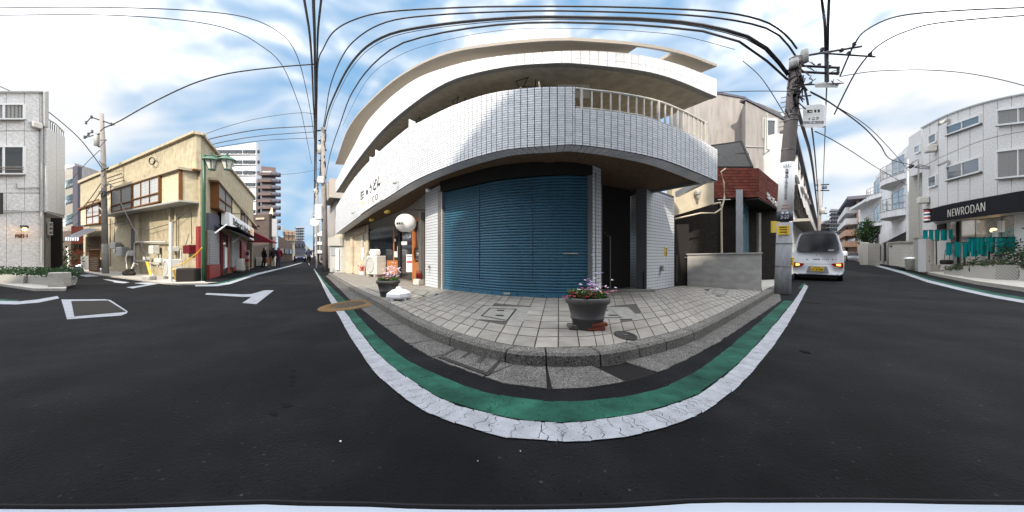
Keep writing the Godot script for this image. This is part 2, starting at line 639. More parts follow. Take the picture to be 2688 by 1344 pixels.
const KERB_IN := [868, 717, 902, 738, 940, 757, 980, 775, 1021, 793, 1103, 836, 1211, 875, 1342, 907, 1461, 911.5, 1537, 911, 1642, 899, 1788, 864, 1885, 823, 1998, 766, 2046, 742]
const KERB_OUT := [862, 717, 895, 738, 934, 760, 974, 781, 1014, 803, 1096, 847, 1205, 889, 1340, 922, 1461, 929, 1540, 928, 1648, 915, 1795, 878, 1894, 834, 2006, 774, 2054, 749]
const GUTTER := [850, 719, 884, 752, 915, 783, 958, 819, 1032, 875, 1133, 938, 1293, 998, 1400, 1021, 1557, 1017, 1715, 983, 1860, 914, 1961, 850, 2050, 790]
const GREEN_IN := [827, 706, 848, 733, 870, 755, 902, 784, 932, 819, 980, 871, 1058, 938, 1155, 987, 1267, 1028, 1379, 1048, 1480, 1055, 1658, 1037, 1820, 979, 1973, 862, 2058, 789]
const WHITE_IN := [825.5, 706, 843, 733, 858, 755, 880, 786, 907, 821, 955, 885, 1014, 950, 1144, 1041, 1256, 1082, 1379, 1108, 1480, 1114, 1557, 1106, 1731, 1074, 1860, 1019, 1986, 906, 2083, 791]
const WHITE_MID := [825.5, 706, 843, 733, 858, 755, 880, 786, 907, 821, 955, 885, 1014, 950, 1144, 1041, 1256, 1082, 1379, 1108, 1480, 1114, 1557, 1106, 1731, 1074, 1860, 1019, 1986, 906, 2083, 791, 2112, 747]
const WHITE_OUT := [823, 706, 838, 733, 848, 755, 863, 786, 883, 821, 925, 895, 980, 976, 1088, 1069, 1252, 1136, 1379, 1162, 1480, 1166, 1578, 1161, 1743, 1130, 1893, 1056, 2006, 943, 2083, 829, 2122, 752]

func ground() -> void:
	var m := MB.new()
	m.quad(Vector3(-900, 0, -1400), Vector3(900, 0, -1400), Vector3(900, 0, 300), Vector3(-900, 0, 300))
	struct("road", m, M.asphalt)
	m = MB.new()
	var wl := line(WHITE_MID, 160)
	paint(m, wl, beside(wl, line(WHITE_OUT, 300)), 0.0075, 0.15, 0.0028, 0.06)
	one("road_line", m, M.white_paint, "cracked white edge line curving along the road beside the green strip", "road marking")
	m = MB.new()
	wl = line(WHITE_IN, 160)
	paint(m, beside(wl, line(GREEN_IN, 300)), wl, 0.0055, 0.19, 0.0018, 0.10)
	one("green_strip", m, M.green_paint, "cracked green painted walking strip curving along the kerb", "road marking")
	# green piece behind the van, right
	m = MB.new()
	gpoly(m, [2094, 757, 2108, 743, 2116, 743, 2104, 757], 0.0035)
	one("green_strip", m, M.green_paint, "short green road patch between utility pole and van", "road marking")
	# left road: edge line, its green band, T marks
	m = MB.new()
	gpoly(m, [512, 748, 571, 746, 602, 740, 640, 728, 674, 717, 710, 709, 748, 700.5, 792, 689, 796, 689, 752, 702, 714, 712, 678, 721, 644, 732, 606, 745, 571, 751, 512, 751.5], 0.004)
	one("road_line", m, M.white_paint, "white edge line curving in front of the red and white shop row", "road marking")
	m = MB.new()
	gpoly(m, [560, 744, 598, 737, 636, 725, 668, 715, 674, 717, 640, 728, 602, 740, 571, 746], 0.004)
	one("green_strip", m, M.green_paint, "green road strip at the foot of the green lamp post", "road marking")
	m = MB.new()
	gpoly(m, [538, 773, 543, 769, 633, 772.5, 659, 772, 694, 762, 719, 762, 673, 798, 636, 795, 661, 779, 633, 779], 0.004)
	one("road_mark", m, M.white_paint, "large white T mark on the shaded road", "road marking")
	m = MB.new()
	gpoly(m, [332, 754, 348, 757, 416, 744.5, 387, 741, 352, 743, 386, 747], 0.004)
	one("road_mark", m, M.white_paint, "white angled mark on the road before the yellow house", "road marking")
	for k in [[[270, 733, 280, 733, 340, 741, 326, 743.5, 300, 741.5, 296, 738.5], "white bent mark near the base of the left utility pole"], [[175, 713, 196, 712, 210, 716, 192, 718], "faint white mark at the mouth of the alley"], [[204, 722, 236, 720.5, 262, 725, 226, 727], "faint broad white mark outside the grey shutter fence"]]:
		m = MB.new()
		gpoly(m, k[0], 0.004)
		one("road_mark", m, M.white_paint, k[1], "road marking")
	m = MB.new()
	gpoly(m, [0, 789, 51, 791, 98, 786, 151, 777, 155, 783, 102, 794, 42, 799, -60, 797, -60, 788], 0.004)
	one("road_line", m, M.white_paint, "white edge line at the left, in front of the hedge planters", "road marking")
	m = MB.new()
	gpoly(m, [-60, 782, 46, 787, 51, 791, -60, 788], 0.004)
	one("green_strip", m, M.green_paint, "green road strip at the left edge below the hedge planters", "road marking")
	# right road edge line and green strip
	m = MB.new()
	gpoly(m, [2206, 674.5, 2216, 674.5, 2310, 697, 2372, 713, 2437, 735, 2520, 755, 2607, 774, 2720, 793, 2720, 801, 2607, 781, 2520, 762, 2435, 741, 2368, 718, 2306, 700.5], 0.004)
	one("road_line", m, M.white_paint, "white edge line running past the barber shop on the right", "road marking")
	m = MB.new()
	gpoly(m, [2310, 697, 2376, 711.5, 2443, 731, 2524, 750, 2612, 768, 2720, 786, 2720, 793, 2607, 774, 2520, 755, 2437, 735, 2372, 713], 0.004)
	one("green_strip", m, M.green_paint, "green road strip in front of the barber shop planters", "road marking")
	m = MB.new()
	gpoly(m, [2205, 683, 2232, 681.5, 2234, 683, 2208, 685], 0.004)
	one("road_mark", m, M.white_paint, "short faint white dash beside the van", "road marking")
	# covers in the road
	m = MB.new()
	m.sg = 1
	var t := thing("manhole_cover", "round iron manhole cover in a worn orange ring across the green strip", "manhole cover", G(920, 801))
	m.lathe(G(920, 801), [[0.245, 0.0], [0.245, 0.016], [0.40, 0.016], [0.445, 0.011], [0.45, 0.0]], 40, Vector2(1, 1.8))
	part(t, "ring", m, M.rust_ring)
	m = MB.new()
	m.lathe(G(920, 801), [[0.235, 0.0], [0.235, 0.014], [0.0, 0.014]], 32, Vector2(1, 1.8))
	part(t, "lid", m, M.iron)
	for k in 5:
		m = MB.new()
		m.box(G(920, 801) + Vector3(0, 0.015, (k - 2) * 0.15), Vector3(0.36 - absf(k - 2) * 0.07, 0.008, 0.04))
		part(t, "rib", m, M.rust_ring)
	t = thing("utility_cover", "large square steel plate in a white painted frame on the left road", "utility cover", G(250, 812))
	m = MB.new()
	gpoly(m, [161, 786, 276, 785.5, 290, 787.5, 335, 817, 333, 822, 318, 828, 176, 838], 0.005)
	part(t, "frame", m, M.white_paint)
	m = MB.new()
	gpoly(m, [187, 790, 284, 788.5, 331, 818, 195, 830], 0.009, 0.008)
	part(t, "plate", m, M.worn_plate)
	m = MB.new()
	m.lathe(G(2130, 794), [[0.1, 0.0], [0.1, 0.006], [0.0, 0.006]], 24, Vector2(1, 1.9))
	one("valve_cover", m, M.asphalt_patch, "small dark valve cover in the road behind the van", "manhole cover")
	m = MB.new()
	m.lathe(G(2113, 924), [[0.035, 0.0], [0.035, 0.006], [0.0, 0.006]], 16, Vector2(1, 1.6))
	one("oil_spot", m, M.oil, "small black tar spot on the road right of the white line", "stain")
	for k in [[770, 974, 7, "topmost"], [767, 988, 8, ""], [769, 1000, 7, ""], [765, 1012, 6, ""], [752, 1064, 15, "widest"], [719, 1086, 12, "lowest"]]:
		m = MB.new()
		var pts := []
		for i in 14:
			var r: float = k[2] * rng.randf_range(0.55, 1.15)
			var g := G(k[0] + cos(TAU * i / 14) * r, k[1] + sin(TAU * i / 14) * r * 0.6)
			pts.append(Vector2(g.x, g.z))
		m.plate(Vector3(0, 0.0015, 0), Vector3.RIGHT, Vector3.BACK, pts, Vector3(0, 0.0015, 0))
		one("oil_stain", m, M.oil, ("%s of the black oil stains on the foreground road" % k[3]) if k[3] != "" else "%s black oil stain in the row of four on the foreground road" % ["second", "third", "bottom"][int((k[1] - 988) / 12)], "stain", "oil stains")

func cuts(pts: Array, px: Array) -> Array:
	var out := []
	for x in px:
		var best := 0
		for i in pts.size():
			if absf(CX + pts[i].x / -pts[i].z * F - x) < absf(CX + pts[best].x / -pts[best].z * F - x):
				best = i
		if out.is_empty() or best > out[-1]:
			out.append(best)
	return out

func pavement() -> void:
	# the raised pavement: grey bed, tiles as pieces on top
	var ki := line(KERB_IN, 400, SW)
	var bed := MB.new()
	var back := []
	for i in 400:
		back.append(Vector3(lerpf(-9.6, 7.2, i / 399.0), SW - 0.012, -12.0 - 6.5 * (1.0 - i / 399.0)))
	for i in 399:
		bed.quad(ki[i] + Vector3(0, -0.012, 0), back[i], back[i + 1], ki[i + 1] + Vector3(0, -0.012, 0))
		bed.quad(ki[i] + Vector3(0, -0.012, 0), ki[i + 1] + Vector3(0, -0.012, 0), ki[i + 1] + Vector3(0, -SW, 0), ki[i] + Vector3(0, -SW, 0))
	var bedo := struct("pavement", bed, M.grout)
	var wx := [879, 1050, 1118, 1160, 1265, 1340, 1418, 1467, 1530, 1602, 1697, 1771, 1806, 1900, 1998]
	var wd := [17.6, 12.5, 9.74, 8.75, 7.6, 7.1, 6.8, 6.75, 6.8, 7.6, 7.95, 9.2, 9.5, 9.0, 8.4]
	var kx := [872, 935, 985, 1030, 1130, 1250, 1370, 1467, 1560, 1638, 1788, 1881, 1913, 1960, 1999]
	var wc := []
	var kc := []
	for i in wx.size():
		var w := Q(wx[i], wd[i], SW)
		kc.append(Q(kx[i], (EY - SW) * F / (cv(KERB_IN, kx[i]) - CY), SW))
		wc.append(w)
	var cols := 92
	var wl := []
	var kl := []
	# even steps along the kerb; the wall side follows
	var seg := []
	var tot := 0.0
	for i in kc.size() - 1:
		var l: float = (kc[i] as Vector3).distance_to(kc[i + 1]) * 0.5 + (wc[i] as Vector3).distance_to(wc[i + 1]) * 0.5
		seg.append(l)
		tot += l
	for c in cols + 1:
		var s := tot * c / cols
		var i := 0
		while i < seg.size() - 1 and s > seg[i]:
			s -= seg[i]
			i += 1
		var t: float = clampf(s / seg[i], 0, 1)
		wl.append((wc[i] as Vector3).cubic_interpolate(wc[i + 1], wc[maxi(i - 1, 0)], wc[mini(i + 2, wc.size() - 1)], t))
		kl.append((kc[i] as Vector3).cubic_interpolate(kc[i + 1], kc[maxi(i - 1, 0)], kc[mini(i + 2, kc.size() - 1)], t))
	var rows := 9
	var rest := MB.new()
	var covers := [[1262, 800, 1398, 842], [1570, 803, 1668, 838], [1080, 762, 1150, 776], [1855, 758, 1930, 775]]
	for c in cols:
		for r in rows:
			var a: float = float(r) / rows
			var b: float = float(r + 1) / rows
			var q := [wl[c].lerp(kl[c], a), wl[c + 1].lerp(kl[c + 1], a), wl[c + 1].lerp(kl[c + 1], b), wl[c].lerp(kl[c], b)]
			var mid: Vector3 = (q[0] + q[1] + q[2] + q[3]) / 4.0
			var px := CX + mid.x / -mid.z * F
			var py := CY + (EY - SW) / -mid.z * F
			var skip := false
			for k in covers:
				if px > k[0] and px < k[2] and py > k[1] and py < k[3]:
					skip = true
			if skip:
				continue
			var lift := Vector3(0, rng.randf_range(-0.0015, 0.0015), 0)
			var tp := []
			for i in 4:
				var d: Vector3 = (mid - q[i]).normalized() * 0.015
				tp.append(q[i] + d + lift)
			var m := rest if c < 46 or c > 78 else MB.new()
			var bt := []
			for v in tp:
				bt.append(v - Vector3(0, 0.02, 0))
			m.hexa(tp + bt)
			if m != rest:
				part(bedo, "paving_tile", m, M["paving%d" % rng.randi_range(0, 3)])
	part(bedo, "paving_tiles", rest, M.paving0).set_meta("kind", "stuff")
	# covers let into the paving
	var names := ["square inspection cover in grey mortar before the blue shutter", "inspection cover behind the planter of mixed flowers", "shallow inspection cover beside the left flower pot", "faint square cover before the white block wall"]
	var ix := 0
	for k in [[1232, 836, 1268, 803, 1400, 806, 1372, 846, 1262, 829, 1285, 808, 1357, 811, 1333, 842], [1560, 838, 1562, 806, 1648, 806, 1682, 836, 1568, 834, 1570, 811, 1602, 810, 1632, 834], [1066, 770, 1088, 757, 1152, 763, 1138, 779, 1080, 768, 1095, 760, 1128, 766, 1112, 776], [1850, 773, 1866, 757, 1940, 760, 1925, 778, 1868, 770, 1877, 761, 1912, 763, 1903, 774]]:
		var t := thing("inspection_cover", names[ix], "utility cover", G(k[8], k[9], SW))
		var m := MB.new()
		gpoly(m, k.slice(0, 8), SW + 0.001, 0.012)
		part(t, "mortar", m, M.paving_grey)
		m = MB.new()
		gpoly(m, k.slice(8, 16), SW + 0.004, 0.006)
		part(t, "rim", m, M.iron)
		var cx: float = (k[8] + k[10] + k[12] + k[14]) / 4.0
		var cy: float = (k[9] + k[11] + k[13] + k[15]) / 4.0
		var inn := []
		for i in range(8, 16, 2):
			inn.append_array([lerpf(k[i], cx, 0.12), lerpf(k[i + 1], cy, 0.12)])
		m = MB.new()
		gpoly(m, inn, SW + 0.007, 0.006)
		part(t, "lid", m, M.paving_grey)
		if ix < 2:
			for o in [-0.22, 0.22]:
				m = MB.new()
				m.box(G(cx, cy, SW) + Vector3(0.02, 0.008, o), Vector3(0.11, 0.006, 0.09))
				part(t, "handle", m, M.iron)
		ix += 1
	var t := thing("water_meter_cover", "small round dark cover in the paving near the kerb", "utility cover", G(1642, 882, SW))
	var m := MB.new()
	m.sg = 1
	m.lathe(G(1642, 882, SW), [[0.105, 0.0], [0.105, 0.012], [0.09, 0.014], [0.085, 0.009], [0.0, 0.009]], 28, Vector2(1, 1.8))
	part(t, "lid", m, M.iron)
	for k in 2:
		m = MB.new()
		m.box(G(1642, 882, SW) + Vector3(0, 0.013, 0), Vector3(0.06, 0.008, 0.02), Basis(Vector3.UP, PI / 4 + k * PI / 2))
		part(t, "cross_bar", m, M.kerb)
	# kerb stones, each its own piece
	var ko := beside(ki, line(KERB_OUT, 300, SW))
	var base := MB.new()
	for i in 399:
		var o := Vector3(0, -SW - 0.02, 0)
		base.quad(ki[i] + o, ki[i + 1] + o, ko[i + 1] + o, ko[i] + o)
	var kerb := struct("kerb", base, M.kerb)
	# joints at these columns of the picture
	var joints := cuts(ki, [868, 900, 940, 990, 1040, 1105, 1212, 1345, 1440, 1540, 1642, 1715, 1790, 1885, 1960, 2046])
	for c in joints.size() - 1:
		var i0: int = joints[c]
		var i1: int = joints[c + 1]
		m = MB.new()
		var rings := []
		for i in range(i0, i1 + 1):
			var f := 0.0
			var a: Vector3 = ki[i]
			var b: Vector3 = ko[i]
			if i == i0 or i == i1:
				var nb: int = i + (1 if i == i0 else -1)
				var s: float = 0.007 / maxf(ki[i].distance_to(ki[nb]), 0.01)
				a = a.lerp(ki[nb], s)
				b = b.lerp(ko[nb], s)
			var w := (b - a).normalized()
			rings.append([a + Vector3(0, -0.15, 0), a + Vector3(0, 0.002, 0), b + w * -0.025 + Vector3(0, 0.002, 0), b + Vector3(0, -0.02, 0), b + w * 0.012 + Vector3(0, -SW, 0), b + w * 0.012 + Vector3(0, -0.15, 0)])
		m.loft(rings, true)
		part(kerb, "kerb_stone", m, M.kerb)
	# gutter slabs
	var k2 := line(KERB_OUT, 400)
	for i in 400:
		k2[i] = Vector3(ko[i].x, 0, ko[i].z)
	var gu := beside(k2, line(GUTTER, 300))
	var gb := MB.new()
	for i in 399:
		gb.quad(k2[i] + Vector3(0, 0.001, 0), k2[i + 1] + Vector3(0, 0.001, 0), gu[i + 1] + Vector3(0, 0.001, 0), gu[i] + Vector3(0, 0.001, 0))
	var gutter := struct("gutter", gb, M.asphalt_patch)
	var cut := cuts(k2, [862, 900, 940, 990, 1060, 1140, 1215, 1345, 1440, 1545, 1642, 1790, 1890, 1960, 2046])
	for c in cut.size() - 1:
		if c == 9:
			continue      # an asphalt patch stands in for one slab
		m = MB.new()
		var rings := []
		for i in range(cut[c], cut[c + 1] + 1):
			var a: Vector3 = k2[i]
			var b: Vector3 = gu[i]
			if i == cut[c] or i == cut[c + 1]:
				var nb: int = i + (1 if i == cut[c] else -1)
				var s: float = 0.006 / maxf(a.distance_to(k2[nb]), 0.01)
				a = a.lerp(k2[nb], s)
				b = b.lerp(gu[nb], s)
			b += Vector3(rng.randf_range(-0.008, 0.008), 0, rng.randf_range(-0.01, 0.01))
			rings.append([a + Vector3(0, -0.03, 0), a + Vector3(0, 0.016, 0), b + Vector3(0, 0.008, 0), b + Vector3(0, -0.03, 0)])
		m.loft(rings, true)
		part(gutter, "gutter_slab", m, M.gutter)
	t = thing("drain_cover", "square drain cover with two slots in the gutter", "drain cover", G(1240, 945))
	m = MB.new()
	gpoly(m, [1150, 937, 1208, 906, 1330, 934, 1281, 985], 0.0165, 0.01)
	part(t, "rim", m, M.iron)
	m = MB.new()
	gpoly(m, [1163, 936, 1212, 911, 1318, 936, 1277, 977], 0.0205, 0.008)
	part(t, "lid", m, M.gutter)
	for k in [[1209, 937, 1228, 924, 1237, 926, 1219, 939], [1250, 949, 1268, 935, 1278, 937, 1261, 952]]:
		m = MB.new()
		gpoly(m, k, 0.0225, 0.004)
		part(t, "slot", m, M.black_ink)
	# pavements on the other sides of the crossing
	m = MB.new()
	gpoly(m, [2300, 686, 2360, 696, 2440, 715, 2560, 737, 2654, 750, 2760, 764, 2760, 705, 2420, 694, 2330, 684], SW, SW)
	struct("pavement_right", m, M.concrete)
	m = MB.new()
	gpoly(m, [-160, 752, 0, 745, 90, 757, 172, 757, 180, 742, 160, 730, -160, 712], 0.07, 0.07)
	struct("pavement_left", m, M.concrete)
	m = MB.new()
	gpoly(m, [222, 712, 262, 722, 300, 726, 360, 733, 420, 741, 470, 745, 545, 742, 525, 733, 219, 703], 0.05, 0.05)
	struct("pavement_yellow", m, M.concrete)

# ---- lettering
func text(parent: Node3D, s: String, font: String, o: Vector3, ex: Vector3, ey: Vector3, mt: Material, called := "lettering", depth := 0.01, bold := 400) -> void:
	# o is the lower left corner; ex and ey span the whole line of writing
	var tm := TextMesh.new()
	var sf := SystemFont.new()
	sf.font_names = PackedStringArray([font])
	sf.font_weight = bold
	tm.font = sf
	tm.font_size = 64
	tm.pixel_size = 0.01
	tm.depth = 0.05
	tm.text = s
	var bb := tm.get_aabb()
	var mi := MeshInstance3D.new()
	mi.name = called
	mi.mesh = tm
	mi.material_override = mt
	var ez := ex.cross(ey).normalized() * depth
	var b := Basis(ex / bb.size.x, ey / bb.size.y, ez / 0.05)
	parent.add_child(mi, true)
	var base := o - b * Vector3(bb.position.x, bb.position.y, 0)
	var off := Vector3.ZERO
	if parent != self and not parent is MeshInstance3D:
		off = -parent.position
	mi.transform = Transform3D(b, base + off)

# strokes of written characters in a unit square, y up
const KANA := {
	"me": [[0.75, 0.95, 0.5, 0.4, 0.1, 0.05], [0.25, 0.6, 0.85, 0.15]],
	"te": [[0.2, 0.85, 0.65, 0.85], [0.05, 0.55, 0.85, 0.55], [0.5, 0.55, 0.45, 0.25, 0.25, 0.05], [0.75, 0.98, 0.82, 0.85], [0.9, 1.0, 0.97, 0.88]],
	"i": [[0.75, 0.75, 0.45, 0.45, 0.2, 0.35], [0.52, 0.5, 0.52, 0.02]],
	"ka": [[0.05, 0.7, 0.85, 0.7, 0.8, 0.1, 0.6, 0.15], [0.45, 0.98, 0.4, 0.45, 0.1, 0.05]],
	"ru": [[0.25, 0.9, 0.25, 0.4, 0.05, 0.08], [0.55, 0.95, 0.55, 0.1, 0.95, 0.45]],
	"ku": [[0.4, 0.98, 0.1, 0.5], [0.35, 0.8, 0.85, 0.8, 0.65, 0.3, 0.25, 0.02]],
	"ri": [[0.25, 0.9, 0.25, 0.35], [0.75, 0.95, 0.75, 0.45, 0.4, 0.02]],
	"ni": [[0.2, 0.8, 0.8, 0.8], [0.05, 0.15, 0.95, 0.15]],
	"tsu": [[0.15, 0.7, 0.22, 0.45], [0.42, 0.78, 0.48, 0.5], [0.8, 0.8, 0.7, 0.35, 0.35, 0.05]],
	"wa": [[0.12, 0.55, 0.12, 0.88, 0.88, 0.88, 0.8, 0.45, 0.4, 0.05]],
	"e": [[0.15, 0.85, 0.85, 0.85], [0.5, 0.85, 0.5, 0.12], [0.05, 0.12, 0.95, 0.12]],
	"su": [[0.15, 0.85, 0.78, 0.85, 0.5, 0.4, 0.08, 0.08], [0.55, 0.42, 0.9, 0.08]],
	"ho": [[0.08, 0.7, 0.92, 0.7], [0.5, 0.95, 0.5, 0.05, 0.38, 0.12], [0.28, 0.5, 0.1, 0.22], [0.72, 0.5, 0.92, 0.22]],
	"bar": [[0.08, 0.5, 0.92, 0.5]],
	"mu": [[0.45, 0.95, 0.2, 0.15, 0.85, 0.2], [0.65, 0.45, 0.92, 0.05]],
	"se": [[0.05, 0.6, 0.9, 0.72, 0.75, 0.45], [0.35, 0.95, 0.35, 0.12, 0.9, 0.12]],
	"re": [[0.2, 0.95, 0.2, 0.08, 0.9, 0.5]],
	"dot": [[0.45, 0.5, 0.55, 0.5]],
	"tree": [[0.08, 0.65, 0.92, 0.65], [0.5, 0.98, 0.5, 0.02], [0.5, 0.62, 0.1, 0.15], [0.5, 0.62, 0.9, 0.15]],
	"roof": [[0.15, 0.9, 0.85, 0.9, 0.85, 0.7, 0.18, 0.7], [0.15, 0.9, 0.05, 0.02], [0.3, 0.5, 0.9, 0.5], [0.55, 0.65, 0.55, 0.05], [0.3, 0.28, 0.85, 0.28], [0.25, 0.05, 0.95, 0.05]],
	"san": [[0.05, 0.9, 0.35, 0.9], [0.05, 0.7, 0.35, 0.7], [0.08, 0.5, 0.32, 0.5, 0.32, 0.15, 0.08, 0.15, 0.08, 0.5], [0.45, 0.85, 0.95, 0.85], [0.6, 0.98, 0.6, 0.6], [0.8, 0.98, 0.8, 0.6], [0.5, 0.5, 0.9, 0.5, 0.9, 0.2, 0.5, 0.2, 0.5, 0.5], [0.55, 0.18, 0.45, 0.02], [0.85, 0.18, 0.95, 0.02]],
	"ki": [[0.5, 0.98, 0.5, 0.6], [0.2, 0.85, 0.2, 0.62, 0.8, 0.62, 0.8, 0.85], [0.15, 0.45, 0.9, 0.45], [0.2, 0.45, 0.1, 0.05], [0.4, 0.3, 0.85, 0.3, 0.8, 0.05], [0.6, 0.45, 0.4, 0.05]],
	"u": [[0.4, 0.95, 0.6, 0.85], [0.2, 0.65, 0.6, 0.72, 0.78, 0.5, 0.6, 0.2, 0.35, 0.02]],
	"do": [[0.3, 0.95, 0.45, 0.5], [0.75, 0.7, 0.3, 0.45, 0.2, 0.2, 0.4, 0.05, 0.85, 0.08], [0.75, 0.98, 0.82, 0.85], [0.9, 1.0, 0.97, 0.88]],
	"n": [[0.5, 0.98, 0.08, 0.05, 0.35, 0.45, 0.55, 0.1, 0.92, 0.3]],
	"box": [[0.15, 0.85, 0.85, 0.85, 0.85, 0.1, 0.15, 0.1, 0.15, 0.85], [0.15, 0.48, 0.85, 0.48], [0.5, 0.85, 0.5, 0.1]],
	"cross": [[0.1, 0.6, 0.9, 0.6], [0.5, 0.95, 0.5, 0.05], [0.2, 0.3, 0.8, 0.3]],
}
func write(m: MB, word: Array, o: Vector3, ex: Vector3, ey: Vector3, adv: Vector3, w: float, ez: Vector3) -> void:
	for k in word.size():
		for s in KANA[word[k]]:
			for i in range(0, s.size() - 2, 2):
				var a: Vector3 = o + adv * k + ex * s[i] + ey * s[i + 1]
				var b: Vector3 = o + adv * k + ex * s[i + 2] + ey * s[i + 3]
				var d := (b - a).normalized()
				var n := ez.normalized().cross(d) * w * 0.5
				a -= d * w * 0.3
				b += d * w * 0.3
				m.hexa([a - n + ez, b - n + ez, b + n + ez, a + n + ez, a - n, b - n, b + n, a + n])

# a window: frame bars standing proud of the wall, panes and glazing behind them
func window(parent: Node3D, f: Fac, x0: float, x1: float, y: Array, cols: int, frame: Material, glaze: Material, bar := 0.05, out := 0.06, rail := 0.0) -> MeshInstance3D:
	var m := MB.new()
	var a := f.pt(x0, y[0], out)
	var b := f.pt(x1, y[2], out)
	var c := f.pt(x1, y[3], out)
	var d := f.pt(x0, y[1], out)
	var n := f.nrm((x0 + x1) / 2)
	var stick := func(p: Vector3, q: Vector3, w: float) -> void:
		var t := (q - p).normalized()
		var s := n.cross(t).normalized() * w * 0.5
		m.hexa([p - s, q - s, q + s, p + s, p - s - n * (out + 0.02), q - s - n * (out + 0.02), q + s - n * (out + 0.02), p + s - n * (out + 0.02)])
	stick.call(a, b, bar)
	stick.call(d, c, bar)
	var lift := n * 0.002
	stick.call(a + lift, d + lift, bar)
	stick.call(b + lift, c + lift, bar)
	for k in range(1, cols):
		var t := float(k) / cols
		stick.call(a.lerp(b, t) - n * 0.006, d.lerp(c, t) - n * 0.006, bar * 0.8)
	if rail > 0.0:
		stick.call(a.lerp(d, rail) + n * 0.01, b.lerp(c, rail) + n * 0.01, bar * 0.7)
	var w := part(parent, "window", m, frame)
	for k in cols:
		var t0 := float(k) / cols
		var t1 := float(k + 1) / cols
		m = MB.new()
		var back := -n * (minf(out - 0.012, 0.04) - 0.003 * (k % 2))
		var q := [a.lerp(b, t0) + back, a.lerp(b, t1) + back, d.lerp(c, t1) + back, d.lerp(c, t0) + back]
		var r := []
		for v in q:
			r.append(v - n * 0.01)
		m.hexa(q + r)
		part(w, "pane", m, glaze)
	return w

const FRONT := [882, 16.5, 950, 12.8, 1006, 10.3, 1100, 8.1, 1200, 6.8, 1300, 6.05, 1400, 5.65, 1480, 5.55, 1560, 5.6, 1650, 5.75, 1744, 6.1, 1820, 6.5, 1882, 6.9]
const PAR_TOP := [882, 544, 920, 482, 972, 421, 1069, 337, 1098, 322, 1188, 278, 1289, 245, 1404, 230, 1509, 228]
const PAR_MID := [882, 566, 940, 500, 1006, 440, 1100, 371, 1188, 328, 1289, 297, 1404, 285, 1509, 284, 1677, 304, 1733, 321, 1820, 358, 1882, 393]
const PAR_BOT := [882, 614, 950, 563, 1006, 526, 1090, 474, 1173, 438, 1244, 414, 1330, 393, 1460, 382, 1509, 380, 1621, 394, 1744, 421, 1882, 475]
const RAIL_TOP := [1509, 229, 1636, 244, 1733, 264, 1800, 291, 1863, 324]
const FAS_TOP := [882, 478, 920, 402, 972, 311, 1076, 218, 1173, 177, 1289, 151, 1460, 136, 1560, 135, 1680, 146, 1780, 170, 1878, 208]
const FAS_BOT := [882, 505, 934, 427, 1009, 337, 1102, 260, 1173, 217, 1233, 196, 1344, 174, 1460, 166, 1509, 167, 1677, 185, 1763, 206, 1875, 252]
const EAVE := [886, 432, 920, 341, 979, 270, 1065, 201, 1177, 149, 1307, 127, 1460, 116, 1509, 117, 1658, 128, 1770, 147, 1869, 181]
const WALL := [879, 17.6, 960, 15.2, 1050, 12.5, 1118, 9.74, 1165, 8.7, 1303, 7.33, 1400, 6.95, 1479, 6.8, 1555, 6.9, 1620, 7.2]
var fb: Fac
var fw: Fac

func arc_x(f: Fac, x0: float, x1: float, step: float) -> Array:
	# pixel columns evenly spaced along the face
	var xs := [x0]
	var s := 0.0
	var x := x0
	var last := f.at(x0)
	while x < x1:
		x += 0.5
		var c := f.at(x)
		s += c.distance_to(last)
		last = c
		if s >= step:
			xs.append(x)
			s -= step
	xs.append(x1)
	return xs

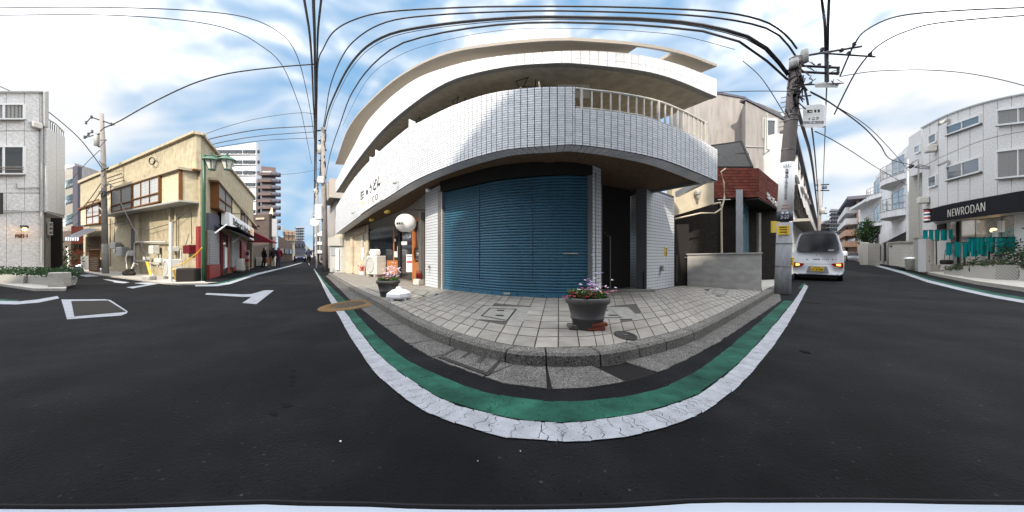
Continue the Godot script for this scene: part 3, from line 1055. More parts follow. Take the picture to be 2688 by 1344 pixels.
func corner_building() -> void:
	fb = curved(FRONT, 10.0)
	fw = curved(WALL, 12.0)
	var t := thing("corner_building", "white tiled corner building with curved balconies over a blue shutter", "building", Q(1400, 8.0, 0.0))
	# ground floor wall behind the shop fronts
	var m := MB.new()
	var xs := []
	for i in 61:
		xs.append(lerpf(879, 1556, i / 60.0))
	for i in 60:
		m.hexa([fw.ph(xs[i], 2.9), fw.ph(xs[i + 1], 2.9), fw.ph(xs[i + 1], SW - 0.02), fw.ph(xs[i], SW - 0.02), fw.ph(xs[i], 2.9, -0.25), fw.ph(xs[i + 1], 2.9, -0.25), fw.ph(xs[i + 1], SW - 0.02, -0.25), fw.ph(xs[i], SW - 0.02, -0.25)])
	part(t, "wall", m, M.concrete)
	# balcony floor slab with its underside
	m = MB.new()
	var soff := MB.new()
	var up := MB.new()
	var flo := MB.new()
	var cols := arc_x(fb, 882, 1882, 0.25)
	var bk := func(x: float) -> Vector3:      # plan point well behind the front
		var c := fb.at(x)
		var n := fb.nrm(x)
		var k := lerpf(2.2, 3.2, clampf((x - 900) / 500.0, 0, 1))
		if x > 1500:
			k = 2.6
		return Vector3(c.x, 0, -c.y) - n * k
	for i in cols.size() - 1:
		var a: float = cols[i]
		var b: float = cols[i + 1]
		var pa := fb.pt(a, cv(PAR_BOT, a), -0.3)
		var pb := fb.pt(b, cv(PAR_BOT, b), -0.3)
		var qa: Vector3 = bk.call(a)
		var qb: Vector3 = bk.call(b)
		qa.y = pa.y
		qb.y = pb.y
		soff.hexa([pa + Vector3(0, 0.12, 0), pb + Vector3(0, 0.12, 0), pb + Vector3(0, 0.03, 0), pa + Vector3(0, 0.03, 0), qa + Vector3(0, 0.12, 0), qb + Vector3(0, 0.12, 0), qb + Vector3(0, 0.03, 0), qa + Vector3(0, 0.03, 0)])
		flo.quad(pa + Vector3(0, 0.124, 0), pb + Vector3(0, 0.124, 0), qb + Vector3(0, 0.124, 0), qa + Vector3(0, 0.124, 0))
		# upper floor slab
		var ua := fb.pt(a, cv(FAS_BOT, a), -0.05)
		var ub := fb.pt(b, cv(FAS_BOT, b), -0.05)
		qa.y = ua.y
		qb.y = ub.y
		up.hexa([ua + Vector3(0, 0.1, 0), ub + Vector3(0, 0.1, 0), ub + Vector3(0, 0.012, 0), ua + Vector3(0, 0.012, 0), qa + Vector3(0, 0.1, 0), qb + Vector3(0, 0.1, 0), qb + Vector3(0, 0.012, 0), qa + Vector3(0, 0.012, 0)])
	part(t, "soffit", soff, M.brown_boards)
	part(t, "balcony_floor", flo, M.cream)
	part(t, "balcony_ceiling", up, M.soffit)
	# dwelling wall behind the balconies, pale, with dark window bands
	m = MB.new()
	for i in cols.size() - 1:
		var qa: Vector3 = bk.call(cols[i])
		var qb: Vector3 = bk.call(cols[i + 1])
		m.quad(qa + Vector3(0, 2.3, 0), qb + Vector3(0, 2.3, 0), qb + Vector3(0, 5.2, 0), qa + Vector3(0, 5.2, 0))
	part(t, "dwelling_wall", m, M.cream)
	for k in [[1515, 1560], [1572, 1612], [1622, 1668]]:
		m = MB.new()
		var qa: Vector3 = bk.call(k[0])
		var qb: Vector3 = bk.call(k[1])
		var n := fb.nrm((k[0] + k[1]) / 2.0) * 0.03
		m.hexa([qa + n + Vector3(0, 3.75, 0), qb + n + Vector3(0, 3.75, 0), qb + n + Vector3(0, 2.9, 0), qa + n + Vector3(0, 2.9, 0), qa + Vector3(0, 3.75, 0), qb + Vector3(0, 3.75, 0), qb + Vector3(0, 2.9, 0), qa + Vector3(0, 2.9, 0)])
		part(t, "balcony_door", m, M.window_glass)
	# parapet core (mortar) and tiles on its face
	var core := MB.new()
	var par := part(t, "parapet", core_band(core, cols), M.joint)
	tiles(par)
	# upper fascia
	m = MB.new()
	for i in cols.size() - 1:
		pan(m, fb, cols[i], cols[i + 1], [cv(FAS_TOP, cols[i]), cv(FAS_BOT, cols[i]), cv(FAS_TOP, cols[i + 1]), cv(FAS_BOT, cols[i + 1])], 0.0, 0.12)
	var fas := part(t, "upper_fascia", m, M.ac_grey)
	var fx := arc_x(fb, 882, 1880, 0.155)
	var rest := MB.new()
	for i in fx.size() - 1:
		for r in 2:
			var a0: float = [0.0, 0.62][r]
			var a1: float = [0.6, 1.0][r]
			var x0: float = lerpf(fx[i], fx[i + 1], 0.04)
			var x1: float = lerpf(fx[i], fx[i + 1], 0.96)
			var yy := [lerpf(cv(FAS_TOP, x0), cv(FAS_BOT, x0), a0), lerpf(cv(FAS_TOP, x0), cv(FAS_BOT, x0), a1), lerpf(cv(FAS_TOP, x1), cv(FAS_BOT, x1), a0), lerpf(cv(FAS_TOP, x1), cv(FAS_BOT, x1), a1)]
			if fx[i] > 1180 and r == 0:
				part(fas, "tile", pan1(fb, x0, x1, yy, 0.012, 0.014), M["tile%d" % rng.randi_range(0, 2)])
			else:
				pan(rest, fb, x0, x1, yy, 0.012, 0.014)
	part(fas, "tiles", rest, M.tile0).set_meta("kind", "stuff")
	# thin roof eave with a ribbed edge
	m = MB.new()
	var ec := arc_x(fb, 886, 1869, 0.3)
	for i in ec.size() - 1:
		var a: float = ec[i]
		var b: float = ec[i + 1]
		var inn := 0.55
		var hole: bool = a > 1632 and b < 1782
		if hole:
			inn = 0.12
		var pa := fb.pt(a, cv(EAVE, a), 0.1)
		var pb := fb.pt(b, cv(EAVE, b), 0.1)
		var na := fb.nrm(a) * inn
		var nb := fb.nrm(b) * inn
		var lift := Vector3(0, 0.05, 0)
		m.hexa([pa + lift, pb + lift, pb, pa, pa - na + lift * 2.2, pb - nb + lift * 2.2, pb - nb + lift, pa - na + lift])
	part(t, "eave", m, M.eave)
	# back wall and roof, out of sight but there
	m = MB.new()
	var bp := []
	for x in [882, 960, 1050, 1150, 1280, 1420, 1560, 1700, 1870]:
		var q: Vector3 = bk.call(float(x))
		bp.append(q + Vector3(0, 0, 0.02) * 0)
	bp.append(Vector3(6.5, 0, -19.0))
	bp.append(Vector3(-6.0, 0, -22.0))
	for i in bp.size():
		bp[i] -= Vector3(0.15, 0, 0.35) * (1.0 if i < 9 else 0.0)
	m.prism(bp, 2.3, [5.15])
	part(t, "rear_block", m, M.house_grey)
	# railing on the right half of the balcony
	var rl := MB.new()
	var rx := arc_x(fb, 1512, 1860, 0.25)
	var top := []
	var low := []
	for x in rx:
		top.append(fb.pt(x, cv(RAIL_TOP, x), -0.04))
		low.append(fb.pt(x, cv(PAR_MID, x) - 5.0, -0.04))
	rl.tube(top, 0.022, 6)
	var rail := part(t, "railing", rl, M.offwhite)
	rl = MB.new()
	rl.tube(low, 0.014, 6)
	part(rail, "bottom_rail", rl, M.offwhite)
	var ks := [1528, 1556, 1582, 1606, 1630, 1653, 1675, 1695, 1715, 1733, 1751, 1768, 1784, 1798, 1812, 1825, 1836, 1846, 1855, 1860]
	for x in ks:
		m = MB.new()
		var wd := 0.042 if x in [1528, 1733, 1855] else 0.024
		m.hexa(bar_at(x, cv(RAIL_TOP, x), cv(PAR_MID, x), wd))
		part(rail, "baluster", m, M.offwhite)
	# washing line brackets under the upper slab and lamps
	for k in [[1346, 205, 1.0], [1162, 262, 0.9], [1066, 316, 0.8], [1003, 371, 0.7], [915, 470, 0.5]]:
		var c := fb.pt(k[0], k[1], -0.32)
		var d := fb.dir(k[0])
		var n := fb.nrm(k[0])
		m = MB.new()
		m.tube([c + Vector3(0, 0.12, 0) - d * 0.12, c - d * 0.02 + Vector3(0, -0.1, 0), c + d * 0.12 + Vector3(0, 0.12, 0)], 0.008, 5)
		m.tube([c + Vector3(0, 0.12, 0) - d * 0.14, c + Vector3(0, 0.12, 0) + d * 0.14], 0.008, 5)
		m.tube([c + Vector3(0, 0.0, 0), c + d * 0.22 + Vector3(0, -0.04, 0) - n * 0.1], 0.006, 5)
		m.tube([c + d * 0.22 + Vector3(0, 0.1, 0) - n * 0.1, c + d * 0.22 + Vector3(0, -0.16, 0) - n * 0.1], 0.008, 5)
		part(t, "laundry_bracket", m, M.dark_metal)
		m = MB.new()
		m.sg = 1
		m.lathe(c + Vector3(0, -0.14, 0) - d * 0.02, [[0.01, 0.0], [0.028, 0.03], [0.03, 0.1], [0.012, 0.13]], 10)
		part(t, "hanging_hook", m, M.offwhite)
	m = MB.new()
	pan(m, fb, 1469, 1575, [186, 222, 189, 229], -0.42, 0.02)
	part(t, "ceiling_hatch", m, M.soffit)
	m = MB.new()
	m.tube([fb.pt(1410, 207, -0.1), fb.pt(1415, 232, -0.1)], 0.014, 6)
	part(t, "clothes_pole", m, M.cream)
	# sign board of the noodle shop on the parapet
	var sg := part(t, "shop_sign", pan1(fb, 947, 1006, [487, 563, 455, 523], 0.035, 0.03), M.sign_white)
	m = MB.new()
	var wl := [["san", 949, 509, 20], ["ki", 960, 501, 19], ["u", 971, 492, 18], ["do", 981, 482, 20], ["n", 992, 471, 23]]
	for k in wl:
		var o := fb.pt(k[1], k[2] + k[3], 0.037)
		var ex := fb.pt(k[1] + 10.5, k[2] + k[3] - 7, 0.037) - o
		write(m, [k[0]], o, ex, fb.pt(k[1], k[2] - 4, 0.037) - o, Vector3.ZERO, 0.06, fb.nrm(980) * 0.006)
	part(sg, "brush_lettering", m, M.black_ink)
	var o := fb.pt(966, 540, 0.04)
	text(sg, "irico", "Droid Sans", o, fb.pt(996, 522, 0.04) - o, Vector3(0, (fb.pt(966, 521, 0.04) - o).y, 0), M.grey_ink, "lettering", 0.008)
	m = MB.new()
	o = fb.pt(953, 541, 0.037)
	m.plate(o, (fb.pt(961, 536, 0.037) - o), Vector3(0, 0.14, 0), [Vector2(0.5, 0), Vector2(1.0, 0.5), Vector2(1.0, 0.85), Vector2(0.75, 1.0), Vector2(0.5, 0.8), Vector2(0.25, 1.0), Vector2(0, 0.85), Vector2(0, 0.5)], fb.nrm(957) * 0.006)
	part(sg, "heart_mark", m, M.orange_ink)
	# small floodlights and camera on the parapet
	for k in [[1048, 482], [934, 560]]:
		m = MB.new()
		var c := fb.pt(k[0], k[1], 0.12)
		m.tube([fb.pt(k[0], k[1] - 6, 0.0), c], 0.012, 5)
		m.cbox(c, Vector3(0.09, 0.05, 0.1), 0.01, Basis(fb.dir(k[0]), Vector3.UP, fb.nrm(k[0])))
		part(t, "floodlight", m, M.ac_grey)
	for k in [[972, 418, 7], [987, 404, 11], [932, 470, 5], [1075, 322, 9]]:
		m = MB.new()
		m.hexa([fb.pt(k[0], k[1] - k[2], 0.02), fb.pt(k[0] + k[2] * 0.5, k[1] - k[2] * 0.5, -0.1), fb.pt(k[0] + k[2] * 0.5, k[1] + 8, -0.1), fb.pt(k[0], k[1] + 12, 0.02), fb.pt(k[0], k[1] - k[2], 0.0), fb.pt(k[0] + k[2] * 0.5, k[1] - k[2] * 0.5, -0.12), fb.pt(k[0] + k[2] * 0.5, k[1] + 8, -0.12), fb.pt(k[0], k[1] + 12, 0.0)])
		part(t, "divider_fin", m, M.tile0)
	m = MB.new()
	m.sg = 1
	m.lathe(fb.pt(1087, 494, -0.35), [[0.0, -0.06], [0.035, -0.045], [0.05, -0.01], [0.055, 0.02], [0.0, 0.03]], 14)
	part(t, "ceiling_lamp", m, M.white_plastic)
	# the shutter
	shutter(t)

func bar_at(x: float, y0: float, y1: float, w: float) -> Array:
	var d := fb.dir(x) * w * 0.5
	var n := fb.nrm(x) * w * 0.5
	var a := fb.pt(x, y0, -0.04)
	var b := fb.pt(x, y1, -0.04)
	return [a - d + n, a + d + n, b + d + n, b - d + n, a - d - n, a + d - n, b + d - n, b - d - n]

func par_top(x: float) -> float:
	return cv(PAR_TOP, x) if x <= 1509.0 else cv(PAR_MID, x)

func core_band(m: MB, cols: Array) -> MB:
	for i in cols.size() - 1:
		var a: float = cols[i]
		var b: float = cols[i + 1]
		if a < 1509.0 and b > 1509.0:
			b = 1509.0
		pan(m, fb, a, b, [par_top(a), cv(PAR_BOT, a), par_top(b), cv(PAR_BOT, b)], 0.0, 0.3 if a < 1509 else 0.16)
		if b == 1509.0:
			pan(m, fb, b, cols[i + 1], [par_top(b + 0.1), cv(PAR_BOT, b), par_top(cols[i + 1]), cv(PAR_BOT, cols[i + 1])], 0.0, 0.16)
	# closed right end
	var e := fb.pt(1882, cv(PAR_MID, 1882), 0.0)
	var e2 := fb.pt(1882, cv(PAR_BOT, 1882), 0.0)
	var k := -fb.nrm(1882) * 1.6
	var s := fb.dir(1882) * -0.14
	m.hexa([e, e + k, e2 + k, e2, e + s, e + k + s, e2 + k + s, e2 + s])
	return m

func tiles(par: MeshInstance3D) -> void:
	var xs := arc_x(fb, 882, 1509, 0.125) + arc_x(fb, 1509, 1882, 0.125)
	var rest := [MB.new(), MB.new(), MB.new()]
	var count := 0
	for i in xs.size() - 1:
		var x0: float = lerpf(xs[i], xs[i + 1], 0.06)
		var x1: float = lerpf(xs[i], xs[i + 1], 0.94)
		if x1 - x0 < 0.6:
			continue
		var tall: bool = x1 <= 1509
		# two fields of courses, above and below the long joint
		var fields := [[0, 9], [1, 17]] if tall else [[1, 17]]
		for fl in fields:
			var n: int = fl[1]
			for r in n:
				var a0: float = (r + 0.10) / n
				var a1: float = (r + 0.90) / n
				var yy := []
				for x in [x0, x1]:
					var t0: float = cv(PAR_TOP, x) if fl[0] == 0 else cv(PAR_MID, x)
					var t1: float = cv(PAR_MID, x) if fl[0] == 0 else cv(PAR_BOT, x)
					yy.append(lerpf(t0, t1, a0))
					yy.append(lerpf(t0, t1, a1))
				if fl[0] == 1 and x0 > 1290 and x0 < 1625 and count < 296:
					part(par, "tile", pan1(fb, x0, x1, yy, 0.010 + rng.randf_range(0, 0.0015), 0.011), M["tile%d" % rng.randi_range(0, 2)])
					count += 1
				else:
					pan(rest[rng.randi_range(0, 2)], fb, x0, x1, yy, 0.010 + rng.randf_range(0, 0.0015), 0.011)
		# underside row
		for k in 2:
			var lo := -0.02 - 0.14 * k
			var hi := lo - 0.13
			var p := [fb.pt(x0, cv(PAR_BOT, x0), lo), fb.pt(x1, cv(PAR_BOT, x1), lo), fb.pt(x1, cv(PAR_BOT, x1), hi), fb.pt(x0, cv(PAR_BOT, x0), hi)]
			var q := []
			for v in p.size():
				var dr: Vector3 = p[v]
				var base: Vector3 = p[0 if v in [0, 3] else 1]
				p[v] = Vector3(dr.x, base.y - 0.010, dr.z)
				q.append(p[v] + Vector3(0, 0.011, 0))
			rest[rng.randi_range(0, 2)].hexa(p + q)
	for k in 3:
		part(par, "tiles", rest[k], M["tile%d" % k]).set_meta("kind", "stuff")

func shutter(_b: Node3D) -> void:
	var t := thing("roller_shutter", "wide blue steel roller shutter, closed, under the tiled balcony", "shutter", fw.ph(1340, SW, 0.1))
	var n := 40
	var hi := 2.55
	var xs := []
	for i in 13:
		xs.append(lerpf(1170, 1546, i / 12.0))
	for r in n:
		var h0 := SW + 0.09 + (hi - SW - 0.09) * r / n
		var h1 := SW + 0.09 + (hi - SW - 0.09) * (r + 1) / n
		var m := MB.new()
		var rings := []
		for x in xs:
			rings.append([fw.ph(x, h0 + 0.002, 0.055), fw.ph(x, h0 + 0.008, 0.07), fw.ph(x, lerpf(h0, h1, 0.45), 0.076), fw.ph(x, h1 - 0.010, 0.07), fw.ph(x, h1 - 0.004, 0.056)])
		m.loft(rings, false, false)
		part(t, "slat", m, M.shutter_blue)
	var m := MB.new()
	var rings := []
	for x in xs:
		rings.append([fw.ph(x, SW + 0.002, 0.03), fw.ph(x, SW + 0.002, 0.09), fw.ph(x, SW + 0.088, 0.09), fw.ph(x, SW + 0.088, 0.03)])
	m.loft(rings, true)
	part(t, "bottom_bar", m, M.shutter_blue)
	for x in [1264, 1400]:
		m = MB.new()
		m.hexa([fw.ph(x - 0.7, hi, 0.086), fw.ph(x + 0.7, hi, 0.086), fw.ph(x + 0.7, SW + 0.3, 0.086), fw.ph(x - 0.7, SW + 0.3, 0.086), fw.ph(x - 0.7, hi, 0.07), fw.ph(x + 0.7, hi, 0.07), fw.ph(x + 0.7, SW + 0.3, 0.07), fw.ph(x - 0.7, SW + 0.3, 0.07)])
		part(t, "seam", m, M.steel if x == 9 else M.blue_ink)
	for k in [[1161, 1170], [1546, 1556]]:
		m = MB.new()
		m.hexa([fw.ph(k[0], 2.62, 0.13), fw.ph(k[1], 2.62, 0.13), fw.ph(k[1], SW, 0.13), fw.ph(k[0], SW, 0.13), fw.ph(k[0], 2.62, 0.0), fw.ph(k[1], 2.62, 0.0), fw.ph(k[1], SW, 0.0), fw.ph(k[0], SW, 0.0)])
		part(t, "guide_rail", m, M.steel)
	m = MB.new()
	for i in 12:
		m.hexa([fw.ph(xs[i], 2.85, 0.16), fw.ph(xs[i + 1], 2.85, 0.16), fw.ph(xs[i + 1], 2.56, 0.16), fw.ph(xs[i], 2.56, 0.16), fw.ph(xs[i], 2.85, 0.0), fw.ph(xs[i + 1], 2.85, 0.0), fw.ph(xs[i + 1], 2.56, 0.0), fw.ph(xs[i], 2.56, 0.0)])
	part(t, "shutter_box", m, M.dark_metal)
	for k in [[1328, 1344, 0.15, 0.19, "bottom"], [1477, 1514, 0.99, 1.012, "strip"]]:
		m = MB.new()
		m.hexa([fw.ph(k[0], k[3], 0.096), fw.ph(k[1], k[3], 0.096), fw.ph(k[1], k[2], 0.096), fw.ph(k[0], k[2], 0.096), fw.ph(k[0], k[3], 0.08), fw.ph(k[1], k[3], 0.08), fw.ph(k[1], k[2], 0.08), fw.ph(k[0], k[2], 0.08)])
		part(t, "sticker", m, M.ac_grey)
	for x in [1180, 1243, 1300, 1361, 1428, 1484]:
		m = MB.new()
		m.box(fw.ph(x, SW + 0.045, 0.092), Vector3(0.02, 0.02, 0.012))
		part(t, "bolt", m, M.dark_metal)

# square tiles over a pier face
func pier(called: String, parent: Node3D, f: Fac, x0: float, x1: float, h0: float, h1: float, step := 0.075, th := 0.25) -> void:
	var m := MB.new()
	m.hexa([f.ph(x0, h1), f.ph(x1, h1), f.ph(x1, h0), f.ph(x0, h0), f.ph(x0, h1, -th), f.ph(x1, h1, -th), f.ph(x1, h0, -th), f.ph(x0, h0, -th)])
	var p := part(parent, called, m, M.joint)
	m = MB.new()
	var wdt := f.at(x0).distance_to(f.at(x1))
	var nc := maxi(2, int(round(wdt / 0.105)))
	var nr := int((h1 - h0) / step)
	var a := f.ph(x0, 0, 0.008)
	var b := f.ph(x1, 0, 0.008)
	var nn := f.nrm((x0 + x1) / 2)
	for c in nc:
		var p0 := a.lerp(b, (c + 0.06) / nc)
		var p1 := a.lerp(b, (c + 0.94) / nc)
		for r in nr:
			var y0 := h0 + (r + 0.07) * step
			var y1 := h0 + (r + 0.93) * step
			m.hexa([p0 + Vector3(0, y1, 0), p1 + Vector3(0, y1, 0), p1 + Vector3(0, y0, 0), p0 + Vector3(0, y0, 0), p0 + Vector3(0, y1, 0) - nn * 0.01, p1 + Vector3(0, y1, 0) - nn * 0.01, p1 + Vector3(0, y0, 0) - nn * 0.01, p0 + Vector3(0, y0, 0) - nn * 0.01])
	part(p, "tiles", m, M.tile1).set_meta("kind", "stuff")

func shop_front() -> void:
	var t := thing("noodle_shop", "noodle shop front with orange wood panels beneath the left balcony", "shop front", fw.ph(1040, SW, 0.0))
	# dark glazed front, door, panels
	var P4 := func(x0: float, x1: float, y: Array, out: float, th: float, called: String, mt: Material) -> MeshInstance3D:
		return part(t, called, pan1(fw, x0, x1, y, out, th), mt)
	P4.call(966, 1054, [601, 722, 590, 735], 0.03, 0.03, "window_glass", M.tint_glass)
	P4.call(1054, 1092, [600, 731, 590, 740], 0.05, 0.04, "door_glass", M.tint_glass)
	P4.call(1092, 1114, [585, 738, 578, 745], 0.04, 0.03, "side_glass", M.tint_glass)
	P4.call(1013, 1055, [684, 729, 683, 733], 0.09, 0.06, "lower_panel", M.orange_wood)
	P4.call(1093, 1113, [689, 737, 688, 741], 0.09, 0.06, "lower_panel", M.orange_wood)
	P4.call(994, 1040, [603, 609, 593, 600], 0.08, 0.05, "top_rail", M.orange_wood)
	P4.call(1034, 1041, [597, 684, 595, 684], 0.085, 0.05, "post", M.orange_wood)
	P4.call(1051, 1057, [590, 733, 589, 734], 0.10, 0.06, "door_post", M.dark_metal)
	P4.call(1090, 1094, [584, 741, 583, 742], 0.10, 0.06, "door_post", M.orange_wood)
	P4.call(1092, 1113, [573, 583, 568, 579], 0.09, 0.06, "top_rail", M.orange_wood)
	P4.call(1054, 1092, [730, 737, 737, 745], 0.08, 0.05, "door_rail", M.steel)
	P4.call(966, 971, [592, 722, 591, 724], 0.09, 0.06, "post", M.cream)
	P4.call(1110, 1117, [560, 746, 557, 750], 0.13, 0.1, "corner_post", M.steel)
	# poster with round bowls
	var po: MeshInstance3D = P4.call(1017, 1038, [630, 668, 628, 668], 0.075, 0.02, "poster", M.purple_poster)
	for k in [[1025, 616, 7.5, 11], [1029, 641, 6.5, 7.5], [1020, 660, 2.6, 3.2], [1027, 660, 2.6, 3.2], [1034, 659, 2.6, 3.2]]:
		var m := MB.new()
		var o := fw.pt(k[0], k[1], 0.078)
		var c := []
		for i in 18:
			c.append(Vector2(cos(TAU * i / 18), sin(TAU * i / 18)))
		m.plate(o, fw.pt(k[0] + k[2], k[1], 0.078) - o, fw.pt(k[0], k[1] - k[3], 0.078) - o, c, fw.nrm(k[0]) * 0.008)
		var d := part(po, "bowl", m, M.poster)
		m = MB.new()
		for i in 18:
			c[i] = c[i] * 0.6
		m.plate(o + fw.nrm(k[0]) * 0.008, fw.pt(k[0] + k[2], k[1], 0.078) - o, fw.pt(k[0], k[1] - k[3], 0.078) - o, c, fw.nrm(k[0]) * 0.004)
		part(d, "filling", m, M.maroon if k[3] < 8 else M.cream)
	for k in [[1073, 1090, 668, 714, 1], [1041, 1047, 660, 675, 0], [1049, 1053, 646, 676, 0], [1040, 1044, 627, 634, 0], [1060, 1074, 634, 643, 0]]:
		var nt: MeshInstance3D = P4.call(k[0], k[1], [k[2], k[3], k[2], k[3]], 0.085, 0.02, "notice", M.poster)
		if k[4]:
			part(nt, "red_print", pan1(fw, 1075, 1089, [685, 690, 685, 690], 0.088, 0.004), M.red_ink)
			part(nt, "grey_print", pan1(fw, 1075, 1089, [672, 674, 672, 674], 0.088, 0.004), M.grey_ink)
	var bd: MeshInstance3D = P4.call(1101, 1112, [656, 682, 655, 682], 0.11, 0.03, "menu_board", M.steel)
	part(bd, "slate", pan1(fw, 1102, 1111, [658, 680, 657, 680], 0.114, 0.01), M.black_ink)
	var m := MB.new()
	var o := fw.pt(1103.5, 671, 0.116)
	write(m, ["u", "n"], o, fw.pt(1107, 671, 0.116) - o, fw.pt(1103.5, 662, 0.116) - o, fw.pt(1107.3, 671, 0.116) - o, 0.02, fw.nrm(1106) * 0.004)
	part(bd, "chalk_writing", m, M.poster)
	o = fw.pt(1066, 629, 0.075)
	text(t, "irico", "Droid Sans", o, fw.pt(1085, 623, 0.075) - o, Vector3(0, 0.14, 0), M.poster, "door_lettering", 0.006)
	# lantern, bracket
	t = thing("paper_lantern", "round white paper lantern hanging before the noodle shop", "lantern", P(1065, 586, 9.6))
	m = MB.new()
	m.sg = 1
	var pr := []
	for i in 17:
		var a := -1.35 + 2.7 * i / 16.0
		pr.append([0.285 * cos(a) + (0.004 if i % 2 == 0 else 0.0), 0.265 * sin(a)])
	m.lathe(P(1065, 586, 9.6), pr, 28)
	part(t, "paper", m, M.poster)
	for s in [-1, 1]:
		m = MB.new()
		m.lathe(P(1065, 586, 9.6) + Vector3(0, s * 0.265 - 0.02, 0), [[0.085, 0.0], [0.09, 0.04]], 20)
		part(t, "ring", m, M.black_ink)
	m = MB.new()
	m.tube([P(1065, 586, 9.6) + Vector3(0, 0.28, 0), P(1065, 560, 9.6) + Vector3(0, 0.1, 0)], 0.008, 5)
	m.tube([P(1065, 560, 9.6) + Vector3(0, 0.1, 0), P(1128, 552, 9.5)], 0.012, 5)
	m.tube([P(1128, 545, 9.5), P(1128, 622, 9.5), P(1118, 622, 9.65)], 0.014, 5)
	part(t, "bracket", m, M.dark_metal)
	o = P(1044, 590, 9.345) + Vector3(-0.02, 0, 0.03)
	text(t, "irico", "Droid Sans", o, Vector3(0.2, 0, 0.06), Vector3(0, 0.085, 0), M.black_ink, "lettering", 0.03)
	# yellow covered strip lights under the balcony
	for k in [[1017, 556, 11.0, "nearer"], [975, 577, 13.0, "farther"]]:
		m = MB.new()
		m.cbox(P(k[0], k[1], k[2]), Vector3(0.36, 0.09, 0.12), 0.02, Basis(fb.dir(985), Vector3.UP, fb.nrm(985)))
		one("strip_lamp", m, M.lemon, "%s yellow strip lamp under the balcony of the noodle shop" % k[3], "lamp", "yellow strip lamps")
	# piers
	t = thing("tiled_pier", "white tiled pier between noodle shop and blue shutter", "pillar", fw.ph(1140, SW))
	pier("pier_face", t, curved_off(fw, 1117, 1162, 0.1), 1117, 1161, SW, 2.75)
	m = MB.new()
	m.tube([fw.pt(1137, 700, 0.11), fw.pt(1137, 706, 0.18), fw.pt(1137, 712, 0.16)], 0.018, 6)
	m.lathe(fw.pt(1137, 700, 0.12), [[0.03, -0.03], [0.03, 0.03]], 10)
	part(t, "water_tap", m, M.steel)
	# cream part at the far left under the balcony, openings
	t = thing("cream_shop", "cream walled shop unit at the left end below the tiled balcony", "shop front", fw.ph(910, SW))
	part(t, "wall", pan1(fw, 879, 966, [620, 714, 585, 722], 0.03, 0.03), M.cream)
	part(t, "opening", pan1(fw, 934, 950, [634, 718, 628, 720], 0.05, 0.02), M.interior)
	part(t, "pillar", pan1(fw, 928, 934, [622, 716, 619, 717], 0.16, 0.12), M.cream)
	part(t, "lintel", pan1(fw, 928, 966, [614, 624, 592, 606], 0.12, 0.08), M.cream)
	part(t, "notice_board", pan1(fw, 953, 958, [620, 650, 618, 650], 0.10, 0.04), M.offwhite)

# a copy of a face moved out by d
func curved_off(f: Fac, x0: float, x1: float, d: float) -> Fac:
	var g := Fac.new()
	var a := f.ph(x0, 0, d)
	var b := f.ph(x1, 0, d)
	g.p = [Vector2(a.x, -a.z), Vector2(b.x, -b.z)]
	return g

